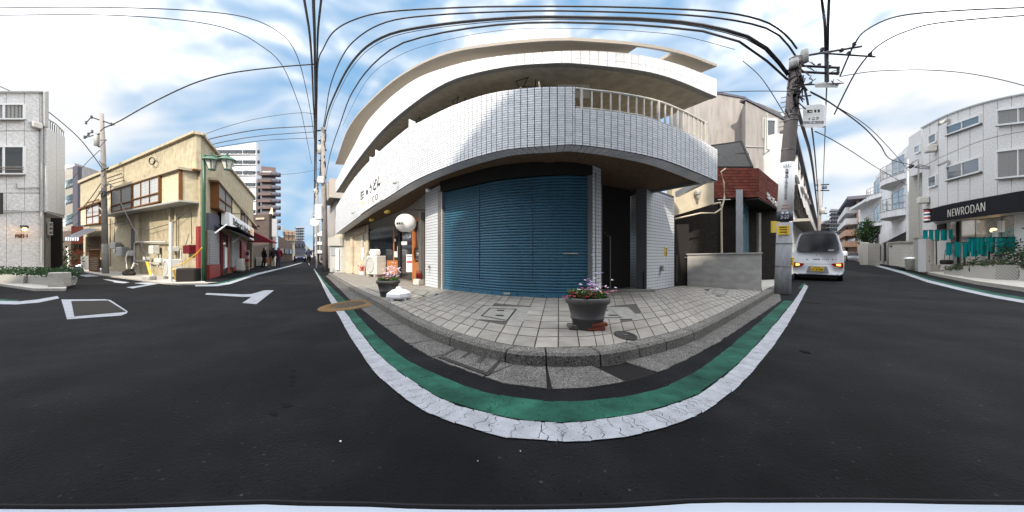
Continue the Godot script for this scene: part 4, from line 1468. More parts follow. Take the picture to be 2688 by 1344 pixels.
func entrance_side() -> void:
	# recessed entrance right of the shutter
	var t := thing("entrance", "dark recessed entrance door beside the blue shutter", "entrance", Q(1620, 8.4, SW))
	var fd := fac([[1556, 8.15], [1655, 8.3]])
	part(t, "door", pan1(fd, 1576, 1652, [480, 760, 500, 754], 0.05, 0.05), M.dark_metal)
	part(t, "transom", pan1(fd, 1556, 1656, [430, 480, 445, 500], 0.02, 0.05), M.dark_metal)
	part(t, "door_frame", pan1(fd, 1570, 1576, [480, 766, 481, 764], 0.10, 0.1), M.steel)
	part(t, "step", pan1(fd, 1556, 1690, [760, 772, 754, 772], 0.5, 0.5), M.paving_grey)
	var m := MB.new()
	m.tube([fd.pt(1590, 620, 0.06), fd.pt(1595, 621, 0.14), fd.pt(1595, 755, 0.14)], 0.016, 6)
	part(t, "hand_rail", m, M.steel)
	m = MB.new()
	m.sg = 1
	m.lathe(fd.pt(1584, 612, 0.08), [[0.0, -0.025], [0.025, 0.0], [0.0, 0.025]], 10)
	part(t, "door_knob", m, M.steel)
	var fp1 := fac([[1555, 7.0], [1578, 7.6]])
	pier("pier", t, fac([[1555, 6.72], [1577, 6.95]]), 1555, 1577, SW, 2.75)
	# projecting tiled block
	t = thing("tiled_pillar_block", "square white tiled block with letter slots right of the entrance door", "pillar", Q(1697, 7.96, SW))
	var fl := fac([[1655, 8.9], [1697, 7.96]])
	var fr := fac([[1697, 7.96], [1769, 9.25]])
	pier("left_face", t, fl, 1655, 1696.6, SW, 2.58, 0.075, 0.012)
	pier("right_face", t, fr, 1697, 1769, SW, 2.58)
	part(t, "intercom", pan1(fl, 1675, 1684, [598, 626, 596, 625], 0.05, 0.05), M.dark_metal)
	part(t, "hydrant_box", pan1(fl, 1685, 1697, [713, 760, 713, 762], 0.06, 0.05), M.black_ink)
	part(t, "warning_sign", pan1(fr, 1743, 1750, [650, 673, 649, 672], 0.02, 0.02), M.yellow_plate)
	m = MB.new()
	var o := fr.pt(1744.5, 655, 0.022)
	write(m, ["box", "cross", "san", "ki"], o, fr.pt(1749, 655, 0.022) - o, fr.pt(1744.5, 651, 0.022) - o, fr.pt(1744.5, 660.5, 0.022) - o, 0.008, fr.nrm(1746) * 0.003)
	part(t, "sign_print", m, M.black_ink)
	m = MB.new()
	m.cbox(fr.pt(1733, 702, 0.05), Vector3(0.09, 0.1, 0.08), 0.012, Basis(fr.dir(1733), Vector3.UP, fr.nrm(1733)))
	m.box(fr.pt(1733, 709, 0.07), Vector3(0.12, 0.02, 0.09), Basis(fr.dir(1733), Vector3.UP, fr.nrm(1733)))
	part(t, "wall_socket", m, M.ac_grey)
	# beam from the block out to the balcony edge
	m = MB.new()
	var b0 := fr.pt(1762, 505, 0.1)
	var b1 := Q(1872, 6.95, 0)
	m.hexa([b0, Vector3(b1.x, b0.y + 0.03, b1.z), Vector3(b1.x, b0.y - 0.1, b1.z), b0 - Vector3(0, 0.13, 0), b0 + Vector3(0.12, 0, -0.1), Vector3(b1.x + 0.12, b0.y + 0.03, b1.z - 0.1), Vector3(b1.x + 0.12, b0.y - 0.1, b1.z - 0.1), b0 + Vector3(0.12, -0.13, -0.1)])
	part(t, "beam", m, M.tile3)
	# side passage: door, cream wall, meter
	t = thing("side_passage", "narrow dark passage with a brown gate beside the white block wall", "passage", Q(1790, 9.6, SW))
	var fg := fac([[1767, 9.5], [1880, 9.9]])
	part(t, "gate", pan1(fg, 1769, 1806, [590, 752, 588, 750], 0.03, 0.04), M.dark_metal)
	m = MB.new()
	m.tube([fg.pt(1774, 670, 0.04), fg.pt(1774, 740, 0.04)], 0.012, 5)
	m.tube([fg.pt(1793, 676, 0.05), fg.pt(1798, 676, 0.07)], 0.02, 8)
	part(t, "gate_handle", m, M.steel)
	part(t, "upper_wall", pan1(fg, 1764, 1874, [480, 568, 470, 535], 0.0, 0.2), M.cream)
	part(t, "rear_wall", pan1(fac([[1764, 10.4], [1884, 10.6]]), 1764, 1884, [560, 752, 520, 750], 0.0, 0.2), M.granite)
	m = MB.new()
	m.lathe(fg.pt(1824, 507, 0.1), [[0.075, -0.06], [0.085, 0.0], [0.075, 0.06]], 14)
	m.lathe(fg.pt(1825, 518, 0.12), [[0.045, -0.05], [0.05, 0.03]], 12)
	part(t, "meter", m, M.ac_grey)
	m = MB.new()
	m.tube([fg.pt(1768, 575, 0.06), fg.pt(1835, 560, 0.06), fg.pt(1872, 560, 0.06), fg.pt(1890, 548, 0.06), fg.pt(1897, 520, 0.06), fg.pt(1896, 480, 0.06), fg.pt(1888, 452, 0.06), fg.pt(1900, 444, 0.06)], 0.022, 7)
	m.tube([fg.pt(1868, 536, 0.06), fg.pt(1886, 533, 0.06), fg.pt(1889, 545, 0.06), fg.pt(1890, 664, 0.06)], 0.026, 7)
	part(t, "pipe", m, M.cream)
	# low block wall
	t = thing("block_wall", "low white painted block wall beside the tiled pavement", "wall", Q(1900, 9.0, SW))
	var fl2 := fac([[1804, 9.5], [1998, 8.38]])
	part(t, "coping", pan1(fl2, 1802, 2000, [666, 669, 662, 665.5], 0.03, 0.22), M.block_white)
	m = MB.new()
	var c0 := fl2.pt(1804, 669, -0.012)
	var c1 := fl2.pt(1998, 666, -0.012)
	pan(m, fl2, 1804.5, 1997.5, [669, 751, 666, 760], -0.004, 0.14)
	part(t, "mortar", m, M.concrete)
	for r in 5:
		for c in 5:
			var s := 0.1 if r % 2 == 0 else 0.0
			var u0 := clampf((c - s) / 4.6, 0, 1)
			var u1 := clampf((c + 1 - s) / 4.6, 0, 1)
			if u1 - u0 < 0.02:
				continue
			var x0 := lerpf(1804, 1998, u0) + 0.35
			var x1 := lerpf(1804, 1998, u1) - 0.35
			var ya := func(x: float, k: float) -> float: return lerpf(lerpf(669, 666, (x - 1804) / 194.0), lerpf(752.5, 761.5, (x - 1804) / 194.0), k)
			part(t, "block", pan1(fl2, x0, x1, [ya.call(x0, r / 5.0 + 0.004), ya.call(x0, (r + 1) / 5.0 - 0.004), ya.call(x1, r / 5.0 + 0.004), ya.call(x1, (r + 1) / 5.0 - 0.004)], 0.0, 0.13), M.block_white)
	# brick terrace building right of it
	t = thing("brick_terrace", "red brick terrace front with lettering above a dark stone porch", "building", Q(1950, 10.8, 0))
	var f1 := fac([[1866, 10.9], [1991, 10.2]])
	var f2 := fac([[1991, 10.2], [2062, 14.5]])
	var body := MB.new()
	pan(body, f1, 1866, 1991, [440, 520, 441, 517], -0.012, 0.3)
	pan(body, f2, 1991, 2062, [441, 517, 500, 560], -0.012, 0.3)
	var bw := part(t, "brick_wall", body, M.grout)
	for fc in [[f1, 1866.0, 1991.0, 440.0, 520.0, 441.0, 517.0, 11], [f2, 1991.0, 2062.0, 441.0, 517.0, 500.0, 560.0, 11]]:
		var cols := 11
		for r in 10:
			for c in cols + 1:
				var s := 0.5 if r % 2 == 0 else 0.0
				var u0 := clampf((c - s) / cols, 0, 1)
				var u1 := clampf((c + 1 - s) / cols, 0, 1)
				if u1 - u0 < 0.01:
					continue
				u0 += 0.004
				u1 -= 0.004
				var x0 := lerpf(fc[1], fc[2], u0)
				var x1 := lerpf(fc[1], fc[2], u1)
				var k0 := (r + 0.07) / 10.0
				var k1 := (r + 0.93) / 10.0
				var y := [lerpf(lerpf(fc[3], fc[5], u0), lerpf(fc[4], fc[6], u0), k0), lerpf(lerpf(fc[3], fc[5], u0), lerpf(fc[4], fc[6], u0), k1), lerpf(lerpf(fc[3], fc[5], u1), lerpf(fc[4], fc[6], u1), k0), lerpf(lerpf(fc[3], fc[5], u1), lerpf(fc[4], fc[6], u1), k1)]
				part(bw, "brick", pan1(fc[0], x0, x1, y, rng.randf_range(0.0, 0.006), 0.03), M[["brick", "brick1", "brick2"][rng.randi_range(0, 2)]])
	m = MB.new()
	o = f2.pt(2010, 520, 0.02)
	write(m, ["se", "re", "ni", "te", "i", "tree", "roof"], o, f2.pt(2014.5, 524, 0.02) - o, Vector3(0, 0.21, 0), f2.pt(2015.2, 525, 0.02) - o, 0.035, f2.nrm(2020) * 0.03)
	part(t, "lettering", m, M.sign_white)
	# porch soffit, white edge, stone walls
	m = MB.new()
	var q := [f1.pt(1960, 519, 0.02), f1.pt(1991, 519, 0.02), f2.pt(2062, 561, 0.02)]
	m.hexa([q[1], q[2], q[2] + Vector3(-2.2, 0, -1.0), q[1] + Vector3(-1.2, 0, -1.8), q[1] + Vector3(0, -0.04, 0), q[2] + Vector3(0, -0.04, 0), q[2] + Vector3(-2.2, -0.04, -1.0), q[1] + Vector3(-1.2, -0.04, -1.8)])
	part(t, "porch_soffit", m, M.granite)
	part(t, "stone_wall", pan1(f1, 1866, 1934, [521, 668, 519, 760], -0.4, 0.2), M.granite)
	part(t, "rear_wall", pan1(fac([[1930, 12.6], [2070, 13.2]]), 1930, 2070, [500, 745, 510, 745], 0.0, 0.2), M.granite)
	part(t, "column", pan1(f1, 1932, 1950, [499, 760, 499, 760], 0.12, 0.16), M.pole_plate)
	part(t, "column_glass", pan1(fac([[1950, 10.5], [1972, 12.4]]), 1950, 1966, [505, 750, 520, 745], 0.0, 0.03), M.blue_glass)
	part(t, "pipe_column", pan1(fac([[1940, 12.0], [2070, 12.2]]), 1986, 1992, [560, 750, 560, 750], 0.1, 0.1), M.concrete)
	part(t, "notice", pan1(fac([[1940, 12.0], [2070, 12.2]]), 2018, 2042, [581, 611, 581, 611], 0.1, 0.02), M.lemon)
	m = MB.new()
	gpoly(m, [2000, 762, 2046, 744, 2060, 733, 1996, 735], 0.16, 0.16)
	part(t, "step", m, M.concrete)
	# carport roof on the terrace
	t = thing("terrace_roof", "dark framed translucent terrace roof above the red bricks", "canopy", P(1900, 440, 11.5))
	m = MB.new()
	var r0 := P(1866, 384, 12.6)
	var r1 := P(1946, 373, 12.2)
	var r2 := P(1974, 440, 10.6)
	var r3 := P(1866, 440, 10.9)
	for k in [[r0, r1], [r1, r2], [r2, r3], [r0.lerp(r3, 0.5), r1.lerp(r2, 0.5)]]:
		m.tube([k[0], k[1]], 0.05, 5)
	m.tube([P(1962, 405, 11.4), P(1962, 441, 11.0)], 0.05, 5)
	m.tube([P(1952, 408, 11.5), P(1952, 441, 11.0)], 0.05, 5)
	part(t, "frame", m, M.dark_metal)
	m = MB.new()
	m.hexa([r0, r1, r2, r3, r0 + Vector3(0, 0.02, 0), r1 + Vector3(0, 0.02, 0), r2 + Vector3(0, 0.02, 0), r3 + Vector3(0, 0.02, 0)])
	part(t, "sheet", m, M.smoked)
	# apartment house behind
	t = thing("stepped_apartments", "beige stepped apartment house behind the brick terrace", "building", Q(1960, 18, 0))
	var fa := fac([[1800, 17.5], [1957, 16.8]])
	var fa2 := fac([[1957, 15.8], [2060, 17.2]])
	m = MB.new()
	pan(m, fa, 1790, 1957, [228, 740, 258, 740], 0.0, 3.5)
	part(t, "rear_wall", m, M.house_beige)
	m = MB.new()
	var g := [fa2.pt(1957, 262), fa2.pt(1993, 271), fa2.pt(2046, 294), fa2.pt(2062, 318)]
	m.prism([Vector3(g[0].x, 0, g[0].z), Vector3(g[1].x, 0, g[1].z), Vector3(g[2].x, 0, g[2].z), Vector3(g[3].x, 0, g[3].z), Vector3(g[3].x + 3, 0, g[3].z - 4), Vector3(g[0].x + 2, 0, g[0].z - 4)], 0.0, [g[0].y, g[1].y, g[2].y, g[3].y, g[3].y, g[0].y])
	part(t, "front_wall", m, M.house_beige)
	part(t, "roof_edge", pan1(fa, 1790, 1958, [225, 230, 255, 260], 0.05, 0.3), M.slate)
	part(t, "roof_edge", pan1(fa2, 1956, 2063, [258, 263, 312, 318], 0.05, 0.3), M.slate)
	for y in [383, 512]:
		part(t, "band", pan1(fa2, 1957, 2062, [y, y + 3, y + 4, y + 7], 0.03, 0.05), M.ac_grey)
	for k in [[2008, 2031, 315, 360], [2008, 2032, 423, 475]]:
		part(t, "surround", pan1(fa2, k[0] - 8, k[1] + 10, [k[2] - 6, k[3] + 4, k[2] - 5, k[3] + 5], 0.03, 0.05), M.ac_grey)
		window(t, fa2, k[0], k[1], [k[2], k[3], k[2] + 1, k[3] + 1], 1, M.white_metal, M.window_glass, 0.09, 0.10)
	m = MB.new()
	m.tube([fa2.pt(2000, 395, 0.2), fa2.pt(2001, 300, 0.2)], 0.03, 5)
	m.tube([fa2.pt(2000, 395, 0.2), fa2.pt(2038, 405, 0.3)], 0.03, 5)
	part(t, "drain_pipe", m, M.ac_grey)

func yellow_house() -> void:
	var fy := fac([[219, 24.0], [526, 13.4]])
	var fh := fac([[526, 13.4], [665, 27.0]])
	var t := thing("yellow_house", "two storey yellow plaster corner house with pipes on its sunny wall", "building", fy.ph(500, 0))
	var a := fy.pt(219, 482)
	var b := fy.pt(526, 352)
	var c := fh.pt(665, 519)
	var d := a + c - b
	var m := MB.new()
	m.prism([a, b, c, d], 0.0, [a.y, b.y, c.y, (a.y + c.y) / 2])
	part(t, "wall", m, M.yellow_wall)
	part(t, "roof_coping", pan1(fy, 217, 527, [476, 483, 347, 353], 0.22, 0.4), M.yellow_trim)
	part(t, "roof_coping", pan1(fh, 524, 667, [347, 353, 516, 520], 0.10, 0.3), M.yellow_trim)
	part(t, "upper_band", pan1(fy, 218, 526, [483, 549, 353, 446], 0.12, 0.14), M.yellow_wall)
	part(t, "band_drip", pan1(fy, 216, 527, [548, 552, 445, 449], 0.22, 0.24), M.brown_wood)
	# bay of windows
	part(t, "bay", pan1(fy, 304, 520, [513, 567, 452, 531], 0.5, 0.52), M.yellow_panel)
	part(t, "bay_roof", pan1(fy, 300, 523, [508, 514, 446, 452], 0.62, 0.66), M.yellow_trim)
	part(t, "bay_sill", pan1(fy, 302, 523, [566, 570, 530, 534], 0.58, 0.6), M.ac_grey)
	window(t, fy, 335, 391, [504, 560, 490, 549], 2, M.brown_wood, M.curtain, 0.06, 0.60, 0.72)
	window(t, fy, 394, 467, [489, 549, 468, 534], 3, M.brown_wood, M.curtain_white, 0.06, 0.60, 0.66)
	part(t, "bay_post", pan1(fy, 518, 520.5, [453, 532, 452, 531], 0.56, 0.1), M.brown_wood)
	window(t, fy, 234, 268, [534, 590, 524, 586], 2, M.brown_wood, M.curtain_white, 0.06, 0.14, 0.66)
	part(t, "shutter_case", pan1(fy, 219, 234, [551, 592, 546, 590], 0.12, 0.14), M.yellow_panel)
	# ground floor: drain pipes, recess, pilaster
	for k in [[[455, 536], [455, 734]], [[296, 574], [296, 700]], [[470, 560], [470, 735]]]:
		m = MB.new()
		m.tube([fy.pt(k[0][0], k[0][1], 0.10), fy.pt(k[1][0], k[1][1], 0.10)], 0.045, 7)
		part(t, "drain_pipe", m, M.yellow_trim)
	part(t, "recess", pan1(fy, 345, 361, [600, 727, 598, 728], 0.02, 0.05), M.slate)
	part(t, "recess_edge", pan1(fy, 361, 371, [566, 726, 562, 728], 0.10, 0.12), M.yellow_trim)
	part(t, "plinth", pan1(fy, 371, 522, [728, 735, 738, 746], 0.08, 0.1), M.concrete)
	part(t, "corner_post", pan1(fy, 519, 526, [595, 744, 594, 746], 0.06, 0.08), M.red_paint)
	# gas pipes
	m = MB.new()
	for k in [[[364, 640, 364, 700], 0.04], [[364, 640, 370, 636, 448, 636], 0.045], [[358, 695, 364, 695], 0.03], [[365, 685, 400, 686], 0.025], [[398, 680, 402, 690, 425, 692, 450, 703], 0.03], [[425, 668, 425, 700], 0.03], [[432, 668, 432, 700, 446, 703], 0.03], [[459, 672, 459, 742], 0.03], [[459, 686, 472, 686], 0.025], [[405, 690, 408, 715, 414, 722], 0.025], [[493, 652, 500, 640, 508, 612], 0.02], [[487, 655, 487, 700], 0.03]]:
		var p := []
		for i in range(0, k[0].size(), 2):
			p.append(fy.pt(k[0][i], k[0][i + 1], 0.14))
		m.tube(p, k[1], 6)
	part(t, "gas_pipes", m, M.offwhite)
	# meters and boxes
	for k in [[415, 426, 645, 667, "meter"], [468, 478, 648, 660, "meter"], [310, 325, 637, 652, "meter_box"], [327, 343, 649, 672, "meter_box"], [319, 323, 655, 665, "small_box"], [399, 403, 674, 683, "small_box"], [358, 363, 658, 672, "small_box"], [430, 446, 678, 690, "small_box"]]:
		m = MB.new()
		var cc := fy.pt((k[0] + k[1]) / 2.0, (k[2] + k[3]) / 2.0, 0.2)
		m.cbox(cc, Vector3(fy.at(k[0]).distance_to(fy.at(k[1])), (k[3] - k[2]) / F * fy.at(k[0]).y, 0.24), 0.02, Basis(fy.dir(k[0]), Vector3.UP, fy.nrm(k[0])))
		part(t, k[4], m, M.ac_grey if k[4] == "meter_box" else M.ac_white)
	part(t, "letter_box", pan1(fy, 497, 514, [645, 666, 643, 665], 0.2, 0.2), M.maroon)
	# wires looped on the wall
	m = MB.new()
	for k in [[419, 426, 9.0], [302, 492, 8.0]]:
		for j in 3:
			var p := []
			for i in 13:
				var an := TAU * i / 12.0
				p.append(fy.pt(k[0] + cos(an) * k[2] * (1.0 - j * 0.15), k[1] + sin(an) * k[2] * (1.1 - j * 0.1), 0.25))
			m.tube(p, 0.012, 4)
	for k in [[500, 560, 470, 585, 400, 605, 372, 600], [516, 560, 517, 640], [330, 590, 345, 588, 360, 586], [312, 600, 312, 640], [240, 600, 300, 590, 340, 580]]:
		var p := []
		for i in range(0, k.size(), 2):
			p.append(fy.pt(k[i], k[i + 1], 0.16))
		m.tube(p, 0.014, 4)
	part(t, "cables", m, M.wire)
	# striped awning at the left
	var aw := thing("striped_awning", "blue and white striped awning on the left part of the yellow house", "awning", fy.ph(245, 1.8))
	for i in 12:
		var x0 := lerpf(204, 268, i / 12.0)
		var x1 := lerpf(204, 268, (i + 1) / 12.0)
		var up0 := lerpf(228, 270, i / 12.0)
		var up1 := lerpf(228, 270, (i + 1) / 12.0)
		m = MB.new()
		var p0 := fy.pt(up0, 603, 0.12)
		var p1 := fy.pt(up1, 600, 0.12)
		var q0 := fy.pt(up0, 626, 0.95)
		var q1 := fy.pt(up1, 624, 0.95)
		var dn := Vector3(0, -0.2, 0)
		var th := Vector3(0, 0.015, 0)
		m.hexa([p0 + th, p1 + th, q1 + th, q0 + th, p0, p1, q1, q0])
		m.hexa([q0 + th, q1 + th, q1 + dn, q0 + dn, q0 - fy.nrm(250) * 0.01, q1 - fy.nrm(250) * 0.01, q1 + dn - fy.nrm(250) * 0.01, q0 + dn - fy.nrm(250) * 0.01])
		part(aw, "stripe", m, M.blue_ink if i % 2 == 0 else M.sign_white)
	part(t, "dark_opening", pan1(fy, 226, 268, [622, 672, 620, 676], 0.03, 0.04), M.interior)
	var fe := thing("grey_fence", "grey corrugated shutter fence below the striped awning", "fence", fy.ph(245, 0))
	for i in 11:
		var k := i / 11.0
		part(fe, "slat", pan1(fy, 224, 268, [lerpf(670, 702, k), lerpf(670, 702, k) + 2.6, lerpf(676, 712, k), lerpf(676, 712, k) + 3.0], 0.2, 0.06), M.ac_grey)
	part(fe, "post", pan1(fy, 246, 248, [670, 706, 670, 707], 0.23, 0.1), M.steel)
	# side face with the kitchen shop
	part(t, "side_eave", pan1(fh, 546, 665, [465, 471, 598, 602], 0.35, 0.38), M.yellow_trim)
	window(t, fh, 552, 590, [476, 546, 512, 566], 2, M.brown_wood, M.curtain, 0.07, 0.30, 0.6)
	part(t, "side_panel", pan1(fh, 592, 617, [514, 576, 541, 590], 0.25, 0.27), M.yellow_panel)
	window(t, fh, 619, 637, [543, 594, 561, 600], 2, M.brown_wood, M.curtain, 0.07, 0.28)
	part(t, "side_panel", pan1(fh, 638, 650, [563, 602, 576, 610], 0.25, 0.27), M.yellow_panel)
	part(t, "dark_boarding", pan1(fh, 541, 571, [558, 604, 566, 606], 0.08, 0.1), M.slate)
	part(t, "shop_back", pan1(fh, 530, 660, [604, 738, 640, 702], 0.03, 0.05), M.interior)
	var sg := part(t, "shop_sign", pan1(fh, 570, 645, [556, 591, 600, 632], 0.45, 0.3), M.sign_white)
	var o := fh.pt(580, 588, 0.455)
	text(sg, "Helmar's kitchen", "Droid Serif", o, fh.pt(634, 617, 0.455) - o, Vector3(0, 0.36, 0), M.black_ink, "lettering", 0.02, 700)
	m = MB.new()
	o = fh.pt(633, 618, 0.46)
	for k in 3:
		m.box(fh.pt(634.5 + k * 2.6, 609 + k, 0.46), Vector3(0.12, 0.5, 0.02), Basis(fh.dir(636), Vector3.UP, fh.nrm(636)))
	part(sg, "cruet_mark", m, M.orange_ink)
	# roller doors, red plinths, doors
	for k in [[541, 567, 604, 695, 608, 694], [601, 622, 619, 702, 627, 700]]:
		var rd := part(t, "roller_door", pan1(fh, k[0], k[1], [k[2], k[3], k[4], k[5]], 0.10, 0.06), M.ac_grey)
		for r in 15:
			var y0: float = lerpf(k[2], k[3], (r + 0.1) / 15.0)
			var y1: float = lerpf(k[2], k[3], (r + 0.75) / 15.0)
			var z0: float = lerpf(k[4], k[5], (r + 0.1) / 15.0)
			var z1: float = lerpf(k[4], k[5], (r + 0.75) / 15.0)
			part(rd, "slat", pan1(fh, k[0], k[1], [y0, y1, z0, z1], 0.13, 0.04), M.pole_plate)
	part(t, "red_plinth", pan1(fh, 539, 568, [695, 737, 694, 724], 0.14, 0.1), M.red_paint)
	part(t, "red_plinth", pan1(fh, 606, 624, [702, 712, 701, 708], 0.12, 0.1), M.red_paint)
	part(t, "red_post", pan1(fh, 569, 576, [606, 724, 608, 722], 0.14, 0.1), M.maroon)
	part(t, "glass_door", pan1(fh, 577, 590, [612, 721, 616, 716], 0.09, 0.05), M.window_glass)
	part(t, "door_notice", pan1(fh, 582, 589, [648, 704, 650, 702], 0.12, 0.02), M.poster)
	part(t, "red_door_frame", pan1(fh, 590, 594, [616, 716, 618, 714], 0.14, 0.08), M.red_paint)
	part(t, "red_panel", pan1(fh, 628, 641, [632, 680, 636, 678], 0.12, 0.08), M.red_paint)
	# small canvas awning with struts
	var ca := thing("canvas_awning", "grey canvas awning with scalloped edge below the kitchen sign", "awning", fh.pt(590, 605, 0.4))
	m = MB.new()
	var pts := []
	for i in 13:
		var x := lerpf(556, 632, i / 12.0)
		var y := lerpf(589, 622, i / 12.0)
		pts.append([fh.pt(x, y - 2, 0.15), fh.pt(x, y + 6, 0.95), fh.pt(x, y + 6 + (5.0 if i % 2 == 0 else 3.2), 0.96)])
	m.loft(pts, false, false)
	part(ca, "canvas", m, M.canopy_black)
	for x in [543, 600]:
		m = MB.new()
		var y := lerpf(589, 622, (x - 556) / 76.0)
		m.tube([fh.pt(x + 14, y + 4, 0.5), fh.pt(x + (-4 if x == 543 else -10), y + 28, 0.3)], 0.03, 5)
		part(ca, "strut", m, M.poster)
	ca = thing("maroon_awning", "maroon sloping awning past the kitchen sign", "awning", fh.pt(660, 620, 0.4))
	m = MB.new()
	m.hexa([fh.pt(646, 601, 0.1), fh.pt(664, 612, 0.1), fh.pt(664, 636, 1.6), fh.pt(646, 636, 1.6), fh.pt(646, 603, 0.08), fh.pt(664, 614, 0.08), fh.pt(664, 638, 1.58), fh.pt(646, 638, 1.58)])
	m.tri(fh.pt(646, 601, 0.1), fh.pt(646, 636, 1.6), fh.pt(646, 636, 0.1))
	part(ca, "canvas", m, M.maroon)
	# wall lamps above the sign
	for k in [[602, 560], [650, 593]]:
		m = MB.new()
		m.tube([fh.pt(k[0] - 9, k[1], 0.28), fh.pt(k[0], k[1], 0.6)], 0.02, 5)
		m.lathe(fh.pt(k[0], k[1], 0.62), [[0.05, -0.08], [0.09, -0.06], [0.06, 0.06]], 10)
		part(t, "spot_lamp", m, M.dark_metal)

func panel_building() -> void:
	var f := fac([[-160, 11.2], [0, 12.4], [124, 13.5]])
	var t := thing("panel_building", "pale grey panelled building with overhanging corner at the left edge", "building", f.ph(100, 0))
	var c := f.ph(124, 0)
	var a := f.ph(-160, 0)
	var m := MB.new()
	var w := (a - c).normalized()
	var a2 := a + w * 3.0
	m.prism([c - f.nrm(60) * 0.05, a2 - f.nrm(60) * 0.05, a2 + Vector3(-8, 0, 0), c + Vector3(-8, 0, -0.5)], 0.0, [7.2, 5.3, 5.3, 7.2])
	part(t, "core", m, M.seal)
	var rows := [[242, 343], [344.5, 506], [507.5, 552.5], [554, 745]]
	var colx := [[-158, -110, -60, -20, 17, 64, 104, 124], [-158, -110, -60, -20, 17, 64, 104, 124], [-158, -110, -60, -20, 17, 64, 104, 124], [-158, -90, -30, 17, 56, 115]]
	for r in 4:
		for k in colx[r].size() - 1:
			part(t, "panel", pan1(f, colx[r][k] + 0.5, colx[r][k + 1] - 0.5, [rows[r][0], rows[r][1], rows[r][0], rows[r][1]], 0.0, 0.06), M.grey_panel)
	part(t, "roof_coping", pan1(f, -158, 125, [239, 243, 239, 243], 0.06, 0.3), M.ac_grey)
	# overhanging corner bay
	var g := fac([[124, 13.5], [169, 15.5]])
	m = MB.new()
	var p0 := g.pt(121, 335)
	var p1 := g.pt(169, 360)
	m.prism([g.ph(121, 0), g.ph(169, 0), g.ph(169, 0) + Vector3(-4, 0, 0.5), g.ph(121, 0) + Vector3(-1, 0, 0)], 2.68, [p0.y, p1.y, p1.y, p0.y])
	part(t, "overhang", m, M.grey_panel)
	for k in [[121, 145], [145.5, 168]]:
		part(t, "panel", pan1(g, k[0] + 0.5, k[1], [lerpf(336, 360, (k[0] - 121) / 48.0), lerpf(554, 566, (k[0] - 121) / 48.0), lerpf(336, 360, (k[1] - 121) / 48.0), lerpf(554, 566, (k[1] - 121) / 48.0)], 0.03, 0.05), M.grey_panel)
	m = MB.new()
	m.tube([g.pt(124, 312), g.pt(146, 325), g.pt(167, 346)], 0.03, 5)
	for k in 8:
		var x := 126.0 + k * 5.8
		m.tube([g.pt(x, lerpf(312, 346, (x - 124) / 43.0)), g.pt(x, lerpf(335, 360, (x - 124) / 43.0))], 0.018, 4)
	part(t, "roof_railing", m, M.steel)
	m = MB.new()
	m.cbox(f.pt(117, 287, 0.05), Vector3(0.14, 1.45, 0.12), 0.03, Basis(f.dir(110), Vector3.UP, f.nrm(110)))
	part(t, "downpipe_head", m, M.ac_grey)
	m = MB.new()
	m.tube([f.pt(106, 330, 0.07), f.pt(106, 690, 0.07)], 0.035, 6)
	m.tube([f.pt(40, 482, 0.05), f.pt(42, 493, 0.05), f.pt(103, 492, 0.05)], 0.02, 5)
	m.tube([f.pt(0, 557, 0.05), f.pt(116, 552, 0.05)], 0.02, 5)
	part(t, "conduit", m, M.ac_grey)
	m = MB.new()
	m.cbox(f.pt(93, 329, 0.07), Vector3(0.26, 0.22, 0.14), 0.02, Basis(f.dir(93), Vector3.UP, f.nrm(93)))
	part(t, "vent_box", m, M.offwhite)
	for k in [[-52, 60, 273, 313], [-52, 60, 384, 457]]:
		window(t, f, k[0], k[1], [k[2], k[3], k[2], k[3]], 2, M.white_metal, M.curtain if k[2] == 273 else M.window_glass, 0.07, 0.08)
		part(t, "sill", pan1(f, k[0], k[1] + 3, [k[3] + 1, k[3] + 3.5, k[3] + 1, k[3] + 3.5], 0.12, 0.12), M.seal)
	m = MB.new()
	for y in [439, 445]:
		m.tube([f.pt(-50, y, 0.1), f.pt(58, y, 0.1)], 0.012, 4)
	part(t, "window_guard", m, M.steel)
	var o := f.pt(40, 624, 0.02)
	text(t, "PART-1", "Droid Sans", o, f.pt(71, 624, 0.02) - o, Vector3(0, 0.135, 0), M.brown_wood, "lettering", 0.03)
	part(t, "hanging_sign", pan1(f, -6, 2.5, [507, 562, 507, 562], 0.12, 0.08), M.black_ink)
	# entrance under the bay
	var e := fac([[113, 15.2], [168, 17.5]])
	part(t, "entrance_wall", pan1(e, 100, 150, [540, 725, 545, 722], 0.0, 0.2), M.concrete)
	part(t, "notice_board", pan1(e, 119, 130, [583, 617, 583, 617], 0.1, 0.05), M.poster)
	m = MB.new()
	o = e.pt(120, 592, 0.11)
	for r in 3:
		write(m, ["box", "cross", "e"], o - Vector3(0, r * 0.19, 0), e.pt(122.6, 592, 0.11) - o, Vector3(0, 0.12, 0), e.pt(123.2, 592, 0.11) - o, 0.025, e.nrm(124) * 0.004)
	part(t, "notice_print", m, M.black_ink)
	part(t, "entrance_pillar", pan1(e, 133, 138, [560, 722, 560, 722], 0.3, 0.3), M.dark_metal)
	# lit lamp over the lettering
	t = thing("wall_lamp", "small lit wall lamp above the lettering on the pale panelled building", "lamp", f.pt(54, 600, 0.2))
	m = MB.new()
	m.sg = 1
	m.lathe(f.pt(54, 596, 0.22), [[0.1, -0.03], [0.1, 0.02], [0.06, 0.07], [0.0, 0.075]], 14)
	m.tube([f.pt(54, 592, 0.0), f.pt(54, 592, 0.22)], 0.02, 6)
	part(t, "shade", m, M.black_ink)
	m = MB.new()
	m.sg = 1
	m.lathe(f.pt(54, 602, 0.22), [[0.0, -0.06], [0.045, -0.035], [0.055, 0.0], [0.04, 0.05], [0.0, 0.06]], 14)
	part(t, "bulb", m, M.lit_bulb)
	var l := OmniLight3D.new()
	l.name = "lamp_light"
	l.light_color = Color(1.0, 0.68, 0.32)
	l.light_energy = 0.05
